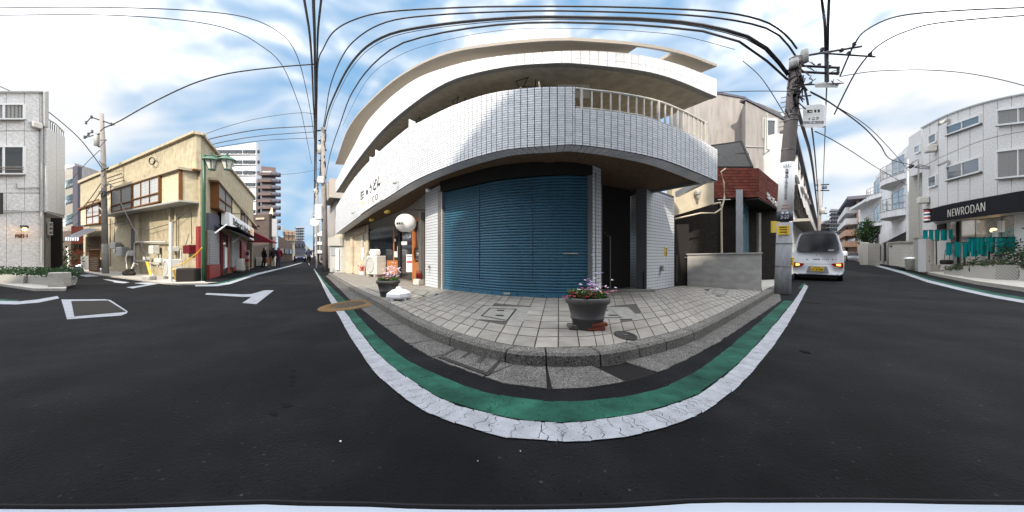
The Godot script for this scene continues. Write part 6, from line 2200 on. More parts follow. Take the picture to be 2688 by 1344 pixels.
func right_street() -> void:
	var m := MB.new()
	var f := fac([[2066, 15.5], [2152, 80.0]])
	var t := thing("white_terrace", "long white terrace with large windows running away behind the van", "building", f.ph(2090, 0))
	pan(m, f, 2068, 2150, [345, 760, 618, 685], 0.0, 4.0)
	part(t, "wall", m, M.house_white)
	part(t, "roof_edge", pan1(f, 2068, 2150, [339, 348, 616, 620], 0.3, 0.6), M.slate)
	for k in [[2084, 2092, 432, 500], [2101, 2108, 478, 530], [2111, 2116, 504, 548], [2120, 2124, 528, 565]]:
		var s: float = (k[1] - k[0]) * 2.6
		window(t, f, k[0], k[1], [k[2] - 22, k[3] - 40, k[2] - 22 + s * 1.6, k[3] - 40 + s], 1, M.white_metal, M.window_glass, 0.14, 0.16)
	for k in [[2084, 2094, 488, 552], [2096, 2104, 524, 580], [2106, 2112, 548, 592], [2114, 2119, 566, 604], [2122, 2127, 585, 612]]:
		var s: float = (k[1] - k[0]) * 2.6
		window(t, f, k[0], k[1], [k[2], k[3], k[2] + s * 1.4, k[3] + s * 0.7], 2, M.dark_metal, M.window_glass, 0.14, 0.16)
	part(t, "ledge", pan1(f, 2080, 2140, [575, 582, 640, 643], 0.7, 0.8), M.concrete)
	# far end of the right street
	tower("grey_flats", "tall grey block of flats at the end of the right street", fac([[2178, 190.0], [2216, 180.0]]), 2180, 2215, 548, 549, 25.0, M.house_grey, [[553, 558], [562, 567], [572, 577], [582, 587], [592, 597], [602, 607], [612, 617], [622, 627], [632, 637], [642, 647]], 5, M.window_glass, 1.0)
	tower("pale_flats", "low pale block of flats above the van roof", fac([[2140, 210.0], [2182, 215.0]]), 2146, 2180, 582, 578, 20.0, M.house_grey, [[588, 593], [600, 605]], 6, M.window_glass)
	# pink balcony block
	var fp := fac([[2214, 110.0], [2254, 62.0]])
	t = tower("pink_flats", "pink and white flats with stacked balconies and a purple roof", fp, 2214, 2254, 560, 520, 12.0, M.pink_wall, [], 0, M.window_glass)
	part(t, "roof", pan1(fp, 2213, 2256, [556, 562, 513, 521], 1.5, 8.0), M.slate)
	for k in 4:
		var y := 30.0 * k
		part(t, "balcony", pan1(fp, 2217, 2250, [576 + y * 0.72, 586 + y * 0.72, 542 + y, 558 + y], 1.6, 1.6), M.house_white if k < 2 else M.pink_wall)
		part(t, "window", pan1(fp, 2220, 2247, [566 + y * 0.72, 575 + y * 0.72, 530 + y, 541 + y], 0.1, 0.2), M.window_glass)
	t = tower("white_villa", "white modern house behind the dark tree on the right", fac([[2254, 58.0], [2298, 46.0]]), 2254, 2298, 548, 528, 10.0, M.house_white, [[590, 606, -4.0]], 2, M.window_glass)
	part(t, "roof_slab", pan1(fac([[2254, 56.0], [2298, 44.0]]), 2252, 2300, [546, 551, 520, 527], 1.0, 4.0), M.house_white)
	# tree
	t = thing("garden_tree", "dense dark green tree in front of the white modern house", "tree", Q(2274, 42, 0))
	var c := P(2276, 612, 42)
	m = MB.new()
	m.tube([Q(2276, 42, 0), Q(2275, 42, 2.0), c], [0.22, 0.18, 0.08], 7)
	for k in 6:
		m.tube([Q(2275, 42, 1.8), c + Vector3(rng.randf_range(-0.9, 0.9), rng.randf_range(-0.6, 1.2), rng.randf_range(-0.8, 0.8))], [0.08, 0.03], 5)
	part(t, "trunk", m, M.bark)
	for kk in 2:
		m = MB.new()
		for i in 1700:
			var d := Vector3(rng.randfn(0, 1), rng.randfn(0, 1), rng.randfn(0, 1)).normalized() * pow(rng.randf(), 0.4)
			var w := 1.0 + 0.3 * sin(d.x * 7.0) * cos(d.y * 6.0)
			leaf(m, c + Vector3(d.x * 1.05, d.y * 1.75, d.z * 1.1) * w, rng.randf_range(0.12, 0.26))
		part(t, "crown", m, M.leaf2 if kk == 0 else M.leaf)
	# garden wall and gate things
	t = thing("garden_wall", "grey block garden wall under the dark tree", "wall", Q(2278, 36, 0))
	part(t, "wall", pan1(fac([[2256, 40.0], [2298, 33.0]]), 2256, 2298, [638, 696, 640, 698], 0.0, 0.3), M.concrete)
	part(t, "gate_post", pan1(fac([[2256, 39.0], [2298, 32.0]]), 2264, 2272, [636, 696, 637, 697], 0.2, 0.5), M.offwhite)
	car("parked_car", "silver car parked at the right kerb below the dark tree", Q(2240, 62, 0), Vector3(0.70, 0, -0.71), M.car_silver, false)
	m = MB.new()
	m.tube([Q(2223, 70, 0), P(2223, 595, 70)], 0.14, 7)
	one("dark_pole", m, M.dark_metal, "thin dark pole before the pink flats", "pole")
	# balcony house
	var fb2 := fac([[2297, 44.0], [2388, 28.5]])
	t = thing("balcony_house", "white house with rounded balconies left of the barber shop", "building", fb2.ph(2340, 0))
	m = MB.new()
	var a := fb2.pt(2297, 466)
	var b := fb2.pt(2388, 378)
	var n := fb2.nrm(2340) * -9.0
	m.prism([a, b, b + n, a + n], 0.0, [a.y, b.y, b.y, a.y])
	part(t, "wall", m, M.house_white)
	part(t, "garage_front", pan1(fb2, 2304, 2384, [650, 684, 606, 688], 0.03, 0.1), M.dark_metal)
	part(t, "lintel", pan1(fb2, 2297, 2386, [622, 650, 575, 606], 0.1, 0.12), M.house_white)
	for k in [[2316, 2326], [2330, 2338], [2360, 2366]]:
		part(t, "garage_post", pan1(fb2, k[0], k[1] - 4, [640, 690, 632, 690], 0.1, 0.12), M.concrete)
	part(t, "drain_pipe", pan1(fb2, 2384, 2388, [420, 690, 416, 692], 0.12, 0.12), M.house_white)
	for k in [[2339, 2383, 437, 470, 487, 0.9], [2339, 2382, 525, 556, 575, 0.9], [2291, 2316, 496, 516, 529, 0.7], [2291, 2316, 566, 588, 599, 0.7]]:
		var o0 := fb2.ph(k[0], 0)
		var o1 := fb2.ph(k[1], 0)
		var yb := fb2.pt((k[0] + k[1]) / 2.0, k[4] - 3).y
		var yt := fb2.pt((k[0] + k[1]) / 2.0, k[3] - 1).y
		var yr := fb2.pt((k[0] + k[1]) / 2.0, k[2]).y
		var pl := []
		var rail := []
		for i in 11:
			var u := i / 10.0
			var q: Vector3 = o0.lerp(o1, u) + fb2.nrm(2340) * sin(PI * u) * 1.3 * k[5]
			pl.append(q)
			rail.append(q + Vector3(0, yr, 0))
		var sl := []
		for q in pl:
			sl.append(q + Vector3(0, yb, 0))
		var st := []
		for q in pl:
			st.append(q + Vector3(0, yt, 0))
		m = MB.new()
		m.prism(pl, yb, [yt])
		var bal := part(t, "balcony", m, M.house_white)
		m = MB.new()
		m.tube(rail, 0.03, 5)
		for i in 10:
			var q: Vector3 = pl[i]
			m.tube([q + Vector3(0, yt, 0), q + Vector3(0, yr, 0)], 0.018, 4)
		m.tube(st, 0.03, 5)
		var mid := []
		for q in pl:
			mid.append(q + Vector3(0, (yt + yr) / 2, 0))
		m.tube(mid, 0.02, 4)
		part(bal, "balcony_rail", m, M.steel)
		window(t, fb2, k[0] + 5, k[1] - 4, [k[2] - 16, k[3], k[2] - 36, k[3] - 10], 2, M.white_metal, M.window_glass, 0.1, 0.1)
	window(t, fb2, 2327, 2334, [530, 563, 526, 561], 1, M.white_metal, M.window_glass, 0.08, 0.08)
	# gateposts, bins and boxes at the pavement edge
	t = thing("meter_cabinet", "pale concrete gate cabinet before the white balcony house", "cabinet", Q(2352, 24, 0))
	var g := fac([[2332, 26.0], [2368, 22.5]])
	part(t, "body", pan1(g, 2333, 2367, [640, 696, 636, 700], 0.0, 0.9), M.offwhite)
	part(t, "cap", pan1(g, 2332, 2368, [636, 640, 633, 637], 0.06, 1.0), M.concrete)
	part(t, "letter_slot", pan1(g, 2337, 2342, [645, 649, 645, 649], 0.02, 0.03), M.dark_metal)
	t = thing("rubbish_bin", "pale round bin with lid before the grey metal box", "bin", Q(2390, 20.5, SW))
	m = MB.new()
	m.sg = 1
	m.lathe(Q(2391, 20.5, SW), [[0.2, 0.0], [0.25, 0.62], [0.27, 0.64]], 16)
	part(t, "body", m, M.offwhite)
	m = MB.new()
	m.sg = 1
	m.lathe(Q(2391, 20.5, SW), [[0.29, 0.64], [0.28, 0.70], [0.1, 0.76], [0.0, 0.77]], 16)
	part(t, "lid", m, M.white_plastic)

func barber_shop() -> void:
	var f := fac([[2420, 23.0], [2500, 19.4], [2600, 16.0], [2688, 13.5], [2830, 10.6]])
	var t := thing("barber_building", "grey panelled building with a black shop canopy at the right edge", "building", f.ph(2550, 0))
	var ROOF := [2420, 337, 2487, 303, 2581, 271, 2688, 247, 2830, 225]
	var J1 := [2420, 440, 2436, 430, 2487, 405, 2581, 368, 2688, 345, 2830, 330]
	var J2 := [2420, 560, 2436, 552, 2550, 530, 2680, 508, 2830, 492]
	var m := MB.new()
	var xs := [2420, 2441, 2463, 2487, 2515, 2546, 2581, 2618, 2655, 2692, 2740, 2790, 2830]
	for i in xs.size() - 1:
		pan(m, f, xs[i], xs[i + 1], [cv(ROOF, xs[i]) + 2, cv(J2, xs[i]), cv(ROOF, xs[i + 1]) + 2, cv(J2, xs[i + 1])], -0.03, 0.4)
		for r in [[ROOF, J1], [J1, J2]]:
			var x0: float = xs[i] + 0.9
			var x1: float = xs[i + 1] - 0.9
			part(t, "panel", pan1(f, x0, x1, [cv(r[0], x0) + 0.7, cv(r[1], x0) - 0.7, cv(r[0], x1) + 0.7, cv(r[1], x1) - 0.7], 0.0, 0.05), M.grey_panel)
		part(t, "roof_coping", pan1(f, xs[i], xs[i + 1], [cv(ROOF, xs[i]) - 3, cv(ROOF, xs[i]) + 0.6, cv(ROOF, xs[i + 1]) - 3, cv(ROOF, xs[i + 1]) + 0.6], 0.06, 0.4), M.ac_grey)
	part(t, "core", m, M.seal)
	# back of the block so that it has depth
	m = MB.new()
	var q0 := f.ph(2420, 0)
	var q1 := f.ph(2830, 0)
	m.prism([q0 + Vector3(0.6, 0, 0), q1 + Vector3(0.6, 0, 0), q1 + Vector3(9, 0, 3), q0 + Vector3(9, 0, -4)], 4.6, [f.pt(2420, 345).y, f.pt(2830, 235).y, f.pt(2830, 235).y, f.pt(2420, 345).y])
	part(t, "rear_block", m, M.house_grey)
	# recessed stair side on the left
	part(t, "stair_wall", pan1(fac([[2386, 28.0], [2421, 25.5]]), 2386, 2421, [466, 700, 452, 702], 0.0, 0.3), M.concrete)
	part(t, "stair_top", pan1(fac([[2386, 27.0], [2421, 23.2]]), 2385, 2420, [361, 466, 338, 452], 0.0, 0.3), M.grey_panel)
	window(t, fac([[2386, 27.0], [2421, 23.2]]), 2404, 2417, [385, 403, 378, 398], 1, M.white_metal, M.window_glass, 0.1, 0.08)
	for k in [[2489, 2577, 331, 354, 300, 322, 2], [2489, 2577, 438, 473, 411, 449, 2], [2624, 2750, 288, 328, 270, 314, 2], [2623, 2750, 396, 468, 381, 456, 2]]:
		window(t, f, k[0], k[1], [k[2], k[3], k[4], k[5]], k[6], M.white_metal, M.curtain if k[0] > 2600 else M.window_glass, 0.08, 0.08)
		part(t, "sill", pan1(f, k[0] - 2, k[1] + 3, [k[3] + 1.5, k[3] + 4, k[5] + 1.5, k[5] + 4], 0.1, 0.1), M.seal)
	for k in [[2442, 2461, 357, 379, 347, 371], [2441, 2461, 466, 492, 458, 487]]:
		window(t, f, k[0], k[1], [k[2], k[3], k[4], k[5]], 1, M.white_metal, M.window_glass, 0.09, 0.09)
	for k in [[2459, 389, 0.5], [2438, 525, 0.55]]:
		m = MB.new()
		m.cbox(f.pt(k[0], k[1], 0.25), Vector3(k[2], 0.42, 0.45), 0.04, Basis(f.dir(k[0]), Vector3.UP, f.nrm(k[0])))
		part(t, "vent_hood", m, M.offwhite)
	for k in [[2493, 318], [2493, 426]]:
		m = MB.new()
		var c := f.pt(k[0], k[1], 0.25)
		m.cbox(c, Vector3(0.36, 0.16, 0.4), 0.03, Basis(f.dir(k[0]), Vector3.UP, f.nrm(k[0])) * Basis(Vector3.RIGHT, 0.5))
		part(t, "floodlight", m, M.ac_grey)
	m = MB.new()
	m.tube([f.pt(2420, 440, 0.15), f.pt(2419, 418, 0.15), f.pt(2405, 425, 0.15), f.pt(2390, 440, 0.15)], 0.04, 6)
	m.tube([f.pt(2420, 440, 0.15), f.pt(2421, 690, 0.15)], 0.04, 6)
	part(t, "service_pipe", m, M.ac_grey)
	m = MB.new()
	m.cbox(f.pt(2421, 434, 0.5), Vector3(0.5, 0.18, 0.16), 0.03, Basis(f.dir(2421), Vector3.UP, f.nrm(2421)))
	for k in 3:
		m.tube([f.pt(2430, 436, 0.5), f.pt(2438 + k * 3, 430 + k * 5, 0.4), f.pt(2452, 436 + k * 3, 0.2)], 0.025, 4)
	part(t, "cable_joint", m, M.wire)
	# shop floor: side walls, room, glass
	part(t, "side_wall", pan1(f, 2421, 2500, [556, 706, 540, 714], 0.0, 0.3), M.grey_panel)
	part(t, "right_pillar", pan1(f, 2668, 2700, [508, 735, 504, 738], 0.05, 0.3), M.grey_panel)
	part(t, "right_wall", pan1(f, 2700, 2830, [504, 738, 492, 752], 0.0, 0.3), M.grey_panel)
	part(t, "wall_vent", pan1(f, 2463, 2485, [590, 605, 586, 602], 0.06, 0.08), M.dark_metal)
	part(t, "window_strip", pan1(f, 2498, 2512, [580, 660, 577, 661], 0.04, 0.05), M.window_glass)
	var rl := f.ph(2512, 0)
	var rr := f.ph(2668, 0)
	var inn := -f.nrm(2590) * 5.0
	m = MB.new()
	for k in [[rl, rl + inn], [rl + inn, rr + inn], [rr + inn, rr]]:
		m.quad(k[0] + Vector3(0, SW, 0), k[1] + Vector3(0, SW, 0), k[1] + Vector3(0, 3.6, 0), k[0] + Vector3(0, 3.6, 0))
	var room := part(t, "room", m, M.interior)
	m = MB.new()
	m.quad(rl + Vector3(0, 3.55, 0), rr + Vector3(0, 3.55, 0), rr + inn + Vector3(0, 3.55, 0), rl + inn + Vector3(0, 3.55, 0))
	part(room, "room_ceiling", m, M.cream)
	m = MB.new()
	m.quad(rl + Vector3(0, SW, 0), rr + Vector3(0, SW, 0), rr + inn + Vector3(0, SW, 0), rl + inn + Vector3(0, SW, 0))
	part(room, "room_floor", m, M.brown_wood)
	part(t, "shop_glass", pan1(f, 2512, 2668, [560, 722, 540, 732], -0.06, 0.02), M.clear)
	m = MB.new()
	for x in [2513.0, 2560.0, 2628.0, 2667.0]:
		m.hexa([f.ph(x - 0.8, 3.6, 0.0), f.ph(x + 0.8, 3.6, 0.0), f.ph(x + 0.8, SW, 0.0), f.ph(x - 0.8, SW, 0.0), f.ph(x - 0.8, 3.6, -0.1), f.ph(x + 0.8, 3.6, -0.1), f.ph(x + 0.8, SW, -0.1), f.ph(x - 0.8, SW, -0.1)])
	part(t, "window_bars", m, M.dark_metal)
	for k in [[2604, 2618, 605, 622], [2618, 2634, 580, 610]]:
		part(t, "window_notice", pan1(f, k[0], k[1], [k[2], k[3], k[2] - 1, k[3] - 1], 0.0, 0.03), M.poster)
	# hair salon lights inside
	for k in [[2656, 582, 0.9], [2581, 605, 0.3]]:
		var lp := thing("pendant_lamp", "lit pendant lamp in the barber shop, nearer the right pillar" if k[0] > 2600 else "lit round lamp behind the middle of the barber shop window", "lamp", f.pt(k[0], k[1], -k[2]))
		m = MB.new()
		m.sg = 1
		m.lathe(lp.position, [[0.0, -0.11], [0.08, -0.08], [0.11, 0.0], [0.08, 0.08], [0.0, 0.11]], 14)
		part(lp, "bulb", m, M.lit_bulb)
		m = MB.new()
		m.tube([lp.position + Vector3(0, 0.1, 0), Vector3(lp.position.x, 3.54, lp.position.z)], 0.012, 4)
		part(lp, "cord", m, M.dark_metal)
		var l := OmniLight3D.new()
		l.name = "lamp_light"
		l.light_color = Color(1.0, 0.78, 0.5)
		l.light_energy = 0.2
		l.light_size = 0.1
		l.omni_range = 12.0
		l.omni_attenuation = 2.0
		l.shadow_enabled = true
		lp.add_child(l)
	for k in [[2526, 593, 1.6], [2526, 603, 2.4], [2644, 601, 2.6], [2650, 605, 1.4]]:
		m = MB.new()
		var c := f.pt(k[0], k[1], -k[2])
		m.box(Vector3(c.x, 3.52, c.z), Vector3(0.9, 0.04, 0.22), Basis(f.dir(k[0]), Vector3.UP, f.nrm(k[0])))
		part(room, "ceiling_light", m, M.lit_ceiling)
	# canopy
	var cn := thing("shop_canopy", "black rounded shop canopy with thin pale letters", "canopy", f.ph(2550, 3.2, 0.6))
	var fc := fac([[2430, 21.3], [2437, 20.3], [2450, 19.4], [2500, 17.6], [2600, 14.5], [2672, 12.7], [2700, 12.2], [2830, 9.6]])
	var CT := [2430, 551, 2500, 534, 2680, 501, 2700, 498, 2830, 482]
	var CB := [2430, 582, 2440, 583, 2500, 577, 2672, 556, 2700, 556, 2830, 545]
	var cx := [2430, 2434, 2437, 2443, 2450, 2475, 2500, 2550, 2600, 2640, 2672, 2700, 2830]
	m = MB.new()
	for i in cx.size() - 1:
		pan(m, fc, cx[i], cx[i + 1], [cv(CT, cx[i]), cv(CB, cx[i]), cv(CT, cx[i + 1]), cv(CB, cx[i + 1])], 0.0, 0.06)
		var a := fc.pt(cx[i], cv(CT, cx[i]))
		var b := fc.pt(cx[i + 1], cv(CT, cx[i + 1]))
		var wa := f.ph(cx[i] + 4, a.y + 0.1)
		var wb := f.ph(cx[i + 1] + 4, b.y + 0.1)
		m.quad(a, b, wb, wa)
	part(cn, "fabric", m, M.canopy_black)
	m = MB.new()
	for i in range(4, cx.size() - 1):
		var a := fc.pt(cx[i], cv(CB, cx[i]) - 3)
		var b := fc.pt(cx[i + 1], cv(CB, cx[i + 1]) - 3)
		m.quad(a, b, f.ph(cx[i + 1] + 4, b.y), f.ph(cx[i] + 4, a.y))
	part(cn, "underside", m, M.ac_grey)
	var o := fc.pt(2489, 570, 0.02)
	text(cn, "NEWRODAN", "Droid Sans", o, fc.pt(2588, 553, 0.02) - o, Vector3(0, (fc.pt(2489, 551, 0.02) - o).y, 0), M.offwhite, "lettering", 0.006)
	# barber pole
	var bp := thing("barber_pole", "red white striped barber pole at the canopy end", "barber pole", P(2435, 566, 20.0))
	var bc := P(2434, 566, 20.0)
	for k in 6:
		m = MB.new()
		m.sg = 1
		m.lathe(bc + Vector3(0, -0.3 + k * 0.1, 0), [[0.13, 0.0], [0.13, 0.1]], 14)
		part(bp, "band", m, [M.sign_white, M.red_ink, M.sign_white, M.blue_ink, M.sign_white, M.red_ink][k])
	for s in [-0.42, 0.3]:
		m = MB.new()
		m.sg = 1
		m.lathe(bc + Vector3(0, s, 0), [[0.06, 0.0], [0.16, 0.03], [0.16, 0.09], [0.06, 0.12]], 14)
		part(bp, "cap", m, M.black_ink)
	# towels on drying racks
	for k in [[2457, 604, 18.6, 0.95, 0.62, "teal towels on a stand with a trunk beside the white cabinet"], [2530, 637, 14.6, 0.98, 0.62, "lower rack of teal towels behind the small planter"], [2595, 624, 14.2, 1.15, 0.72, "teal towels on the rack behind the large concrete planter"]]:
		var tr := thing("towel_rack", k[5], "drying rack", Q(k[0], k[2], SW), "racks of teal towels")
		var top := P(k[0], k[1], k[2])
		var ex := Vector3(0.42, 0, 0.9).normalized() if k[0] > 2500 else Vector3(0.7, 0, 0.7)
		ex = Vector3(0.86, 0, 0.5)
		m = MB.new()
		m.sg = 1
		m.tube([Q(k[0], k[2], SW), Q(k[0], k[2], SW + 0.5) + ex * 0.02, top + Vector3(0, -0.1, 0)], 0.03, 7)
		for s in [-1, 1]:
			m.tube([top, top + ex * s * k[3] * 0.5], 0.015, 5)
			m.tube([top + Vector3(0, 0, 0.18), top + Vector3(0, 0, 0.18) + ex * s * k[3] * 0.5], 0.012, 5)
		part(tr, "stand", m, M.bark if k[0] < 2500 else M.dark_metal)
		for i in 8:
			m = MB.new()
			var u := (i % 4 - 1.5) / 4.0
			var oo: Vector3 = top + ex * u * k[3] + Vector3(0, 0.02, (0.18 if i >= 4 else -0.04) + rng.randf_range(-0.03, 0.03))
			var hgt: float = k[4] * rng.randf_range(0.82, 1.05)
			var wd: float = k[3] * rng.randf_range(0.15, 0.2)
			m.sg = 1
			var rings := []
			for r in 6:
				var row := []
				for j in 9:
					var v := j / 8.0 - 0.5
					row.append(oo + ex * v * wd * (1.0 - 0.08 * r / 5.0) + Vector3(0, -hgt * r / 5.0 - 0.015 * sin(v * 9.0 + i), 0) + ex.cross(Vector3.UP) * (0.02 * sin(v * 14.0 + i * 2.0) * (0.3 + r / 6.0)))
				rings.append(row)
			m.loft(rings, false, false)
			part(tr, "towel", m, M.towel if i % 3 else M.towel1)
		if k[0] < 2500:
			m = MB.new()
			m.lathe(Q(k[0] - 8, k[2], SW), [[0.22, 0.0], [0.27, 0.32], [0.29, 0.33], [0.29, 0.36]], 18)
			part(tr, "pot", m, M.offwhite)
	# cabinets and planters
	var cb := thing("white_cabinet", "white metal cabinet left of the teal towels", "cabinet", Q(2430, 18.2, SW))
	var g := fac([[2413, 18.6], [2430, 17.8], [2455, 19.2]])
	part(cb, "front", pan1(g, 2413, 2430, [628, 712, 627, 714], 0.0, 0.3), M.white_plastic)
	part(cb, "side", pan1(g, 2430, 2453, [627, 714, 629, 712], 0.0, 0.3), M.white_plastic)
	m = MB.new()
	o = g.pt(2437, 678, 0.01)
	write(m, ["cross", "box"], o, Vector3(0.14, 0, -0.06), Vector3(0, 0.14, 0), Vector3(0, -0.2, 0), 0.02, g.nrm(2440) * 0.004)
	part(cb, "print", m, M.blue_ink)
	cb = thing("grey_box", "narrow grey metal box beside the white cabinet", "cabinet", Q(2405, 19.8, SW))
	part(cb, "body", pan1(fac([[2398, 20.5], [2413, 19.2]]), 2398, 2413, [627, 706, 625, 709], 0.0, 0.5), M.ac_grey)
	part(cb, "cap", pan1(fac([[2397, 20.5], [2413, 19.2]]), 2397, 2413, [623, 627, 620, 625], 0.03, 0.55), M.concrete)
	for k in [[2529, 2613, 697, 730, 695, 735, "large slanted hatched planter before the teal towels", 13.6, 12.0], [2478, 2527, 709, 726, 707, 728, "small hatched planter left of the large planter", 15.6, 14.2], [2676, 2760, 705, 738, 702, 742, "hatched planter with shrub at the right edge", 11.4, 10.6]]:
		var pf := fac([[k[0], k[7]], [k[1], k[8]]])
		var pt := thing("planter", k[6], "planter", pf.ph((k[0] + k[1]) / 2.0, SW))
		m = MB.new()
		pan(m, pf, k[0], k[1], [k[2], k[3], k[4], k[5]], 0.0, 0.5)
		part(pt, "box", m, M.hatched)
		for kk in 2:
			m = MB.new()
			var tall := 0.55 if k[0] > 2650 else 0.22
			for i in (500 if k[0] > 2650 else 260):
				var x := rng.randf_range(k[0], k[1])
				leaf(m, pf.pt(x, k[2] + 1, rng.randf_range(-0.5, 0.05)) + Vector3(0, absf(rng.randfn(0, tall * 0.5)), 0), rng.randf_range(0.06, 0.13))
			part(pt, "foliage", m, M.leaf2 if kk else M.leaf3)
	# bicycle
	bicycle("bicycle", "dark bicycle parked between the large planter and the right pillar", Q(2640, 12.7, SW), Vector3(0.72, 0, 0.69))
	var sh := thing("potted_shrub", "leafy dark shrub beside the parked bicycle", "shrub", Q(2662, 13.4, SW))
	m = MB.new()
	for i in 500:
		leaf(m, Q(2662, 13.4, SW) + Vector3(rng.randfn(0, 0.3), 0.9 + rng.randfn(0, 0.32), rng.randfn(0, 0.3)), rng.randf_range(0.08, 0.16))
	part(sh, "foliage", m, M.leaf2)
	m = MB.new()
	m.tube([Q(2662, 13.4, SW), Q(2661, 13.4, SW + 0.5), Q(2663, 13.4, SW + 0.9)], 0.025, 5)
	part(sh, "stem", m, M.bark)
	m = MB.new()
	m.lathe(Q(2662, 13.4, SW), [[0.14, 0.0], [0.19, 0.28]], 14)
	part(sh, "pot", m, M.pot)
	# folded trolley
	var tl := thing("folding_trolley", "dark folded hand trolley leaning on the barber shop wall", "trolley", Q(2485, 16.6, SW))
	m = MB.new()
	m.tube([P(2478, 690, 16.6), P(2482, 655, 16.6), P(2491, 655, 16.6), P(2494, 690, 16.6)], 0.02, 5)
	part(tl, "handle", m, M.steel)
	m = MB.new()
	m.cbox(P(2485, 688, 16.5), Vector3(0.42, 0.22, 0.3), 0.05)
	part(tl, "bag", m, M.dark_metal)

func bicycle(called: String, label: String, o: Vector3, ex: Vector3) -> void:
	var t := thing(called, label, "bicycle", o)
	for s in [-0.52, 0.52]:
		var c: Vector3 = o + ex * s + Vector3(0, 0.33, 0)
		var ring := []
		for i in 25:
			ring.append(c + ex * cos(TAU * i / 24.0) * 0.31 + Vector3(0, sin(TAU * i / 24.0) * 0.31, 0))
		var m := MB.new()
		m.tube(ring, 0.02, 6)
		var w := part(t, "wheel", m, M.rubber)
		m = MB.new()
		for i in 10:
			m.tube([c, ring[i * 2]], 0.004, 3)
		part(w, "spokes", m, M.steel)
	var m := MB.new()
	var bb := o + Vector3(0, 0.3, 0)
	var seat := o - ex * 0.15 + Vector3(0, 0.78, 0)
	var head := o + ex * 0.38 + Vector3(0, 0.82, 0)
	for k in [[bb, seat], [bb, head], [bb, o - ex * 0.52 + Vector3(0, 0.33, 0)], [seat, o - ex * 0.52 + Vector3(0, 0.33, 0)], [head + Vector3(0, 0.15, 0), o + ex * 0.52 + Vector3(0, 0.33, 0)]]:
		m.tube(k, 0.018, 6)
	part(t, "frame", m, M.dark_metal)
	m = MB.new()
	m.cbox(seat + Vector3(0, 0.06, 0), Vector3(0.16, 0.06, 0.26), 0.02, Basis(ex.cross(Vector3.UP), Vector3.UP, ex))
	part(t, "saddle", m, M.rubber)
	m = MB.new()
	var sd := ex.cross(Vector3.UP)
	m.tube([head + Vector3(0, 0.2, 0) + sd * 0.27 - ex * 0.1, head + Vector3(0, 0.18, 0), head + Vector3(0, 0.2, 0) - sd * 0.27 - ex * 0.1], 0.014, 5)
	part(t, "handlebar", m, M.steel)
	m = MB.new()
	m.tube([o - ex * 0.4 + Vector3(0, 0.2, 0), o - ex * 0.55 + Vector3(0, 0.0, 0) + sd * 0.1], 0.012, 4)
	part(t, "kickstand", m, M.steel)

func wire(m: MB, px: Array, h0: float, h1: float, r: float, n := 90) -> void:
	var c := []
	var k := px.size() / 2
	for i in k:
		var h := lerpf(h0, h1, float(i) / (k - 1))
		c.append(Q(px[2 * i], (h - EY) * F / (CY - px[2 * i + 1]), h))
	m.tube(even(c, n), r, 5, false)

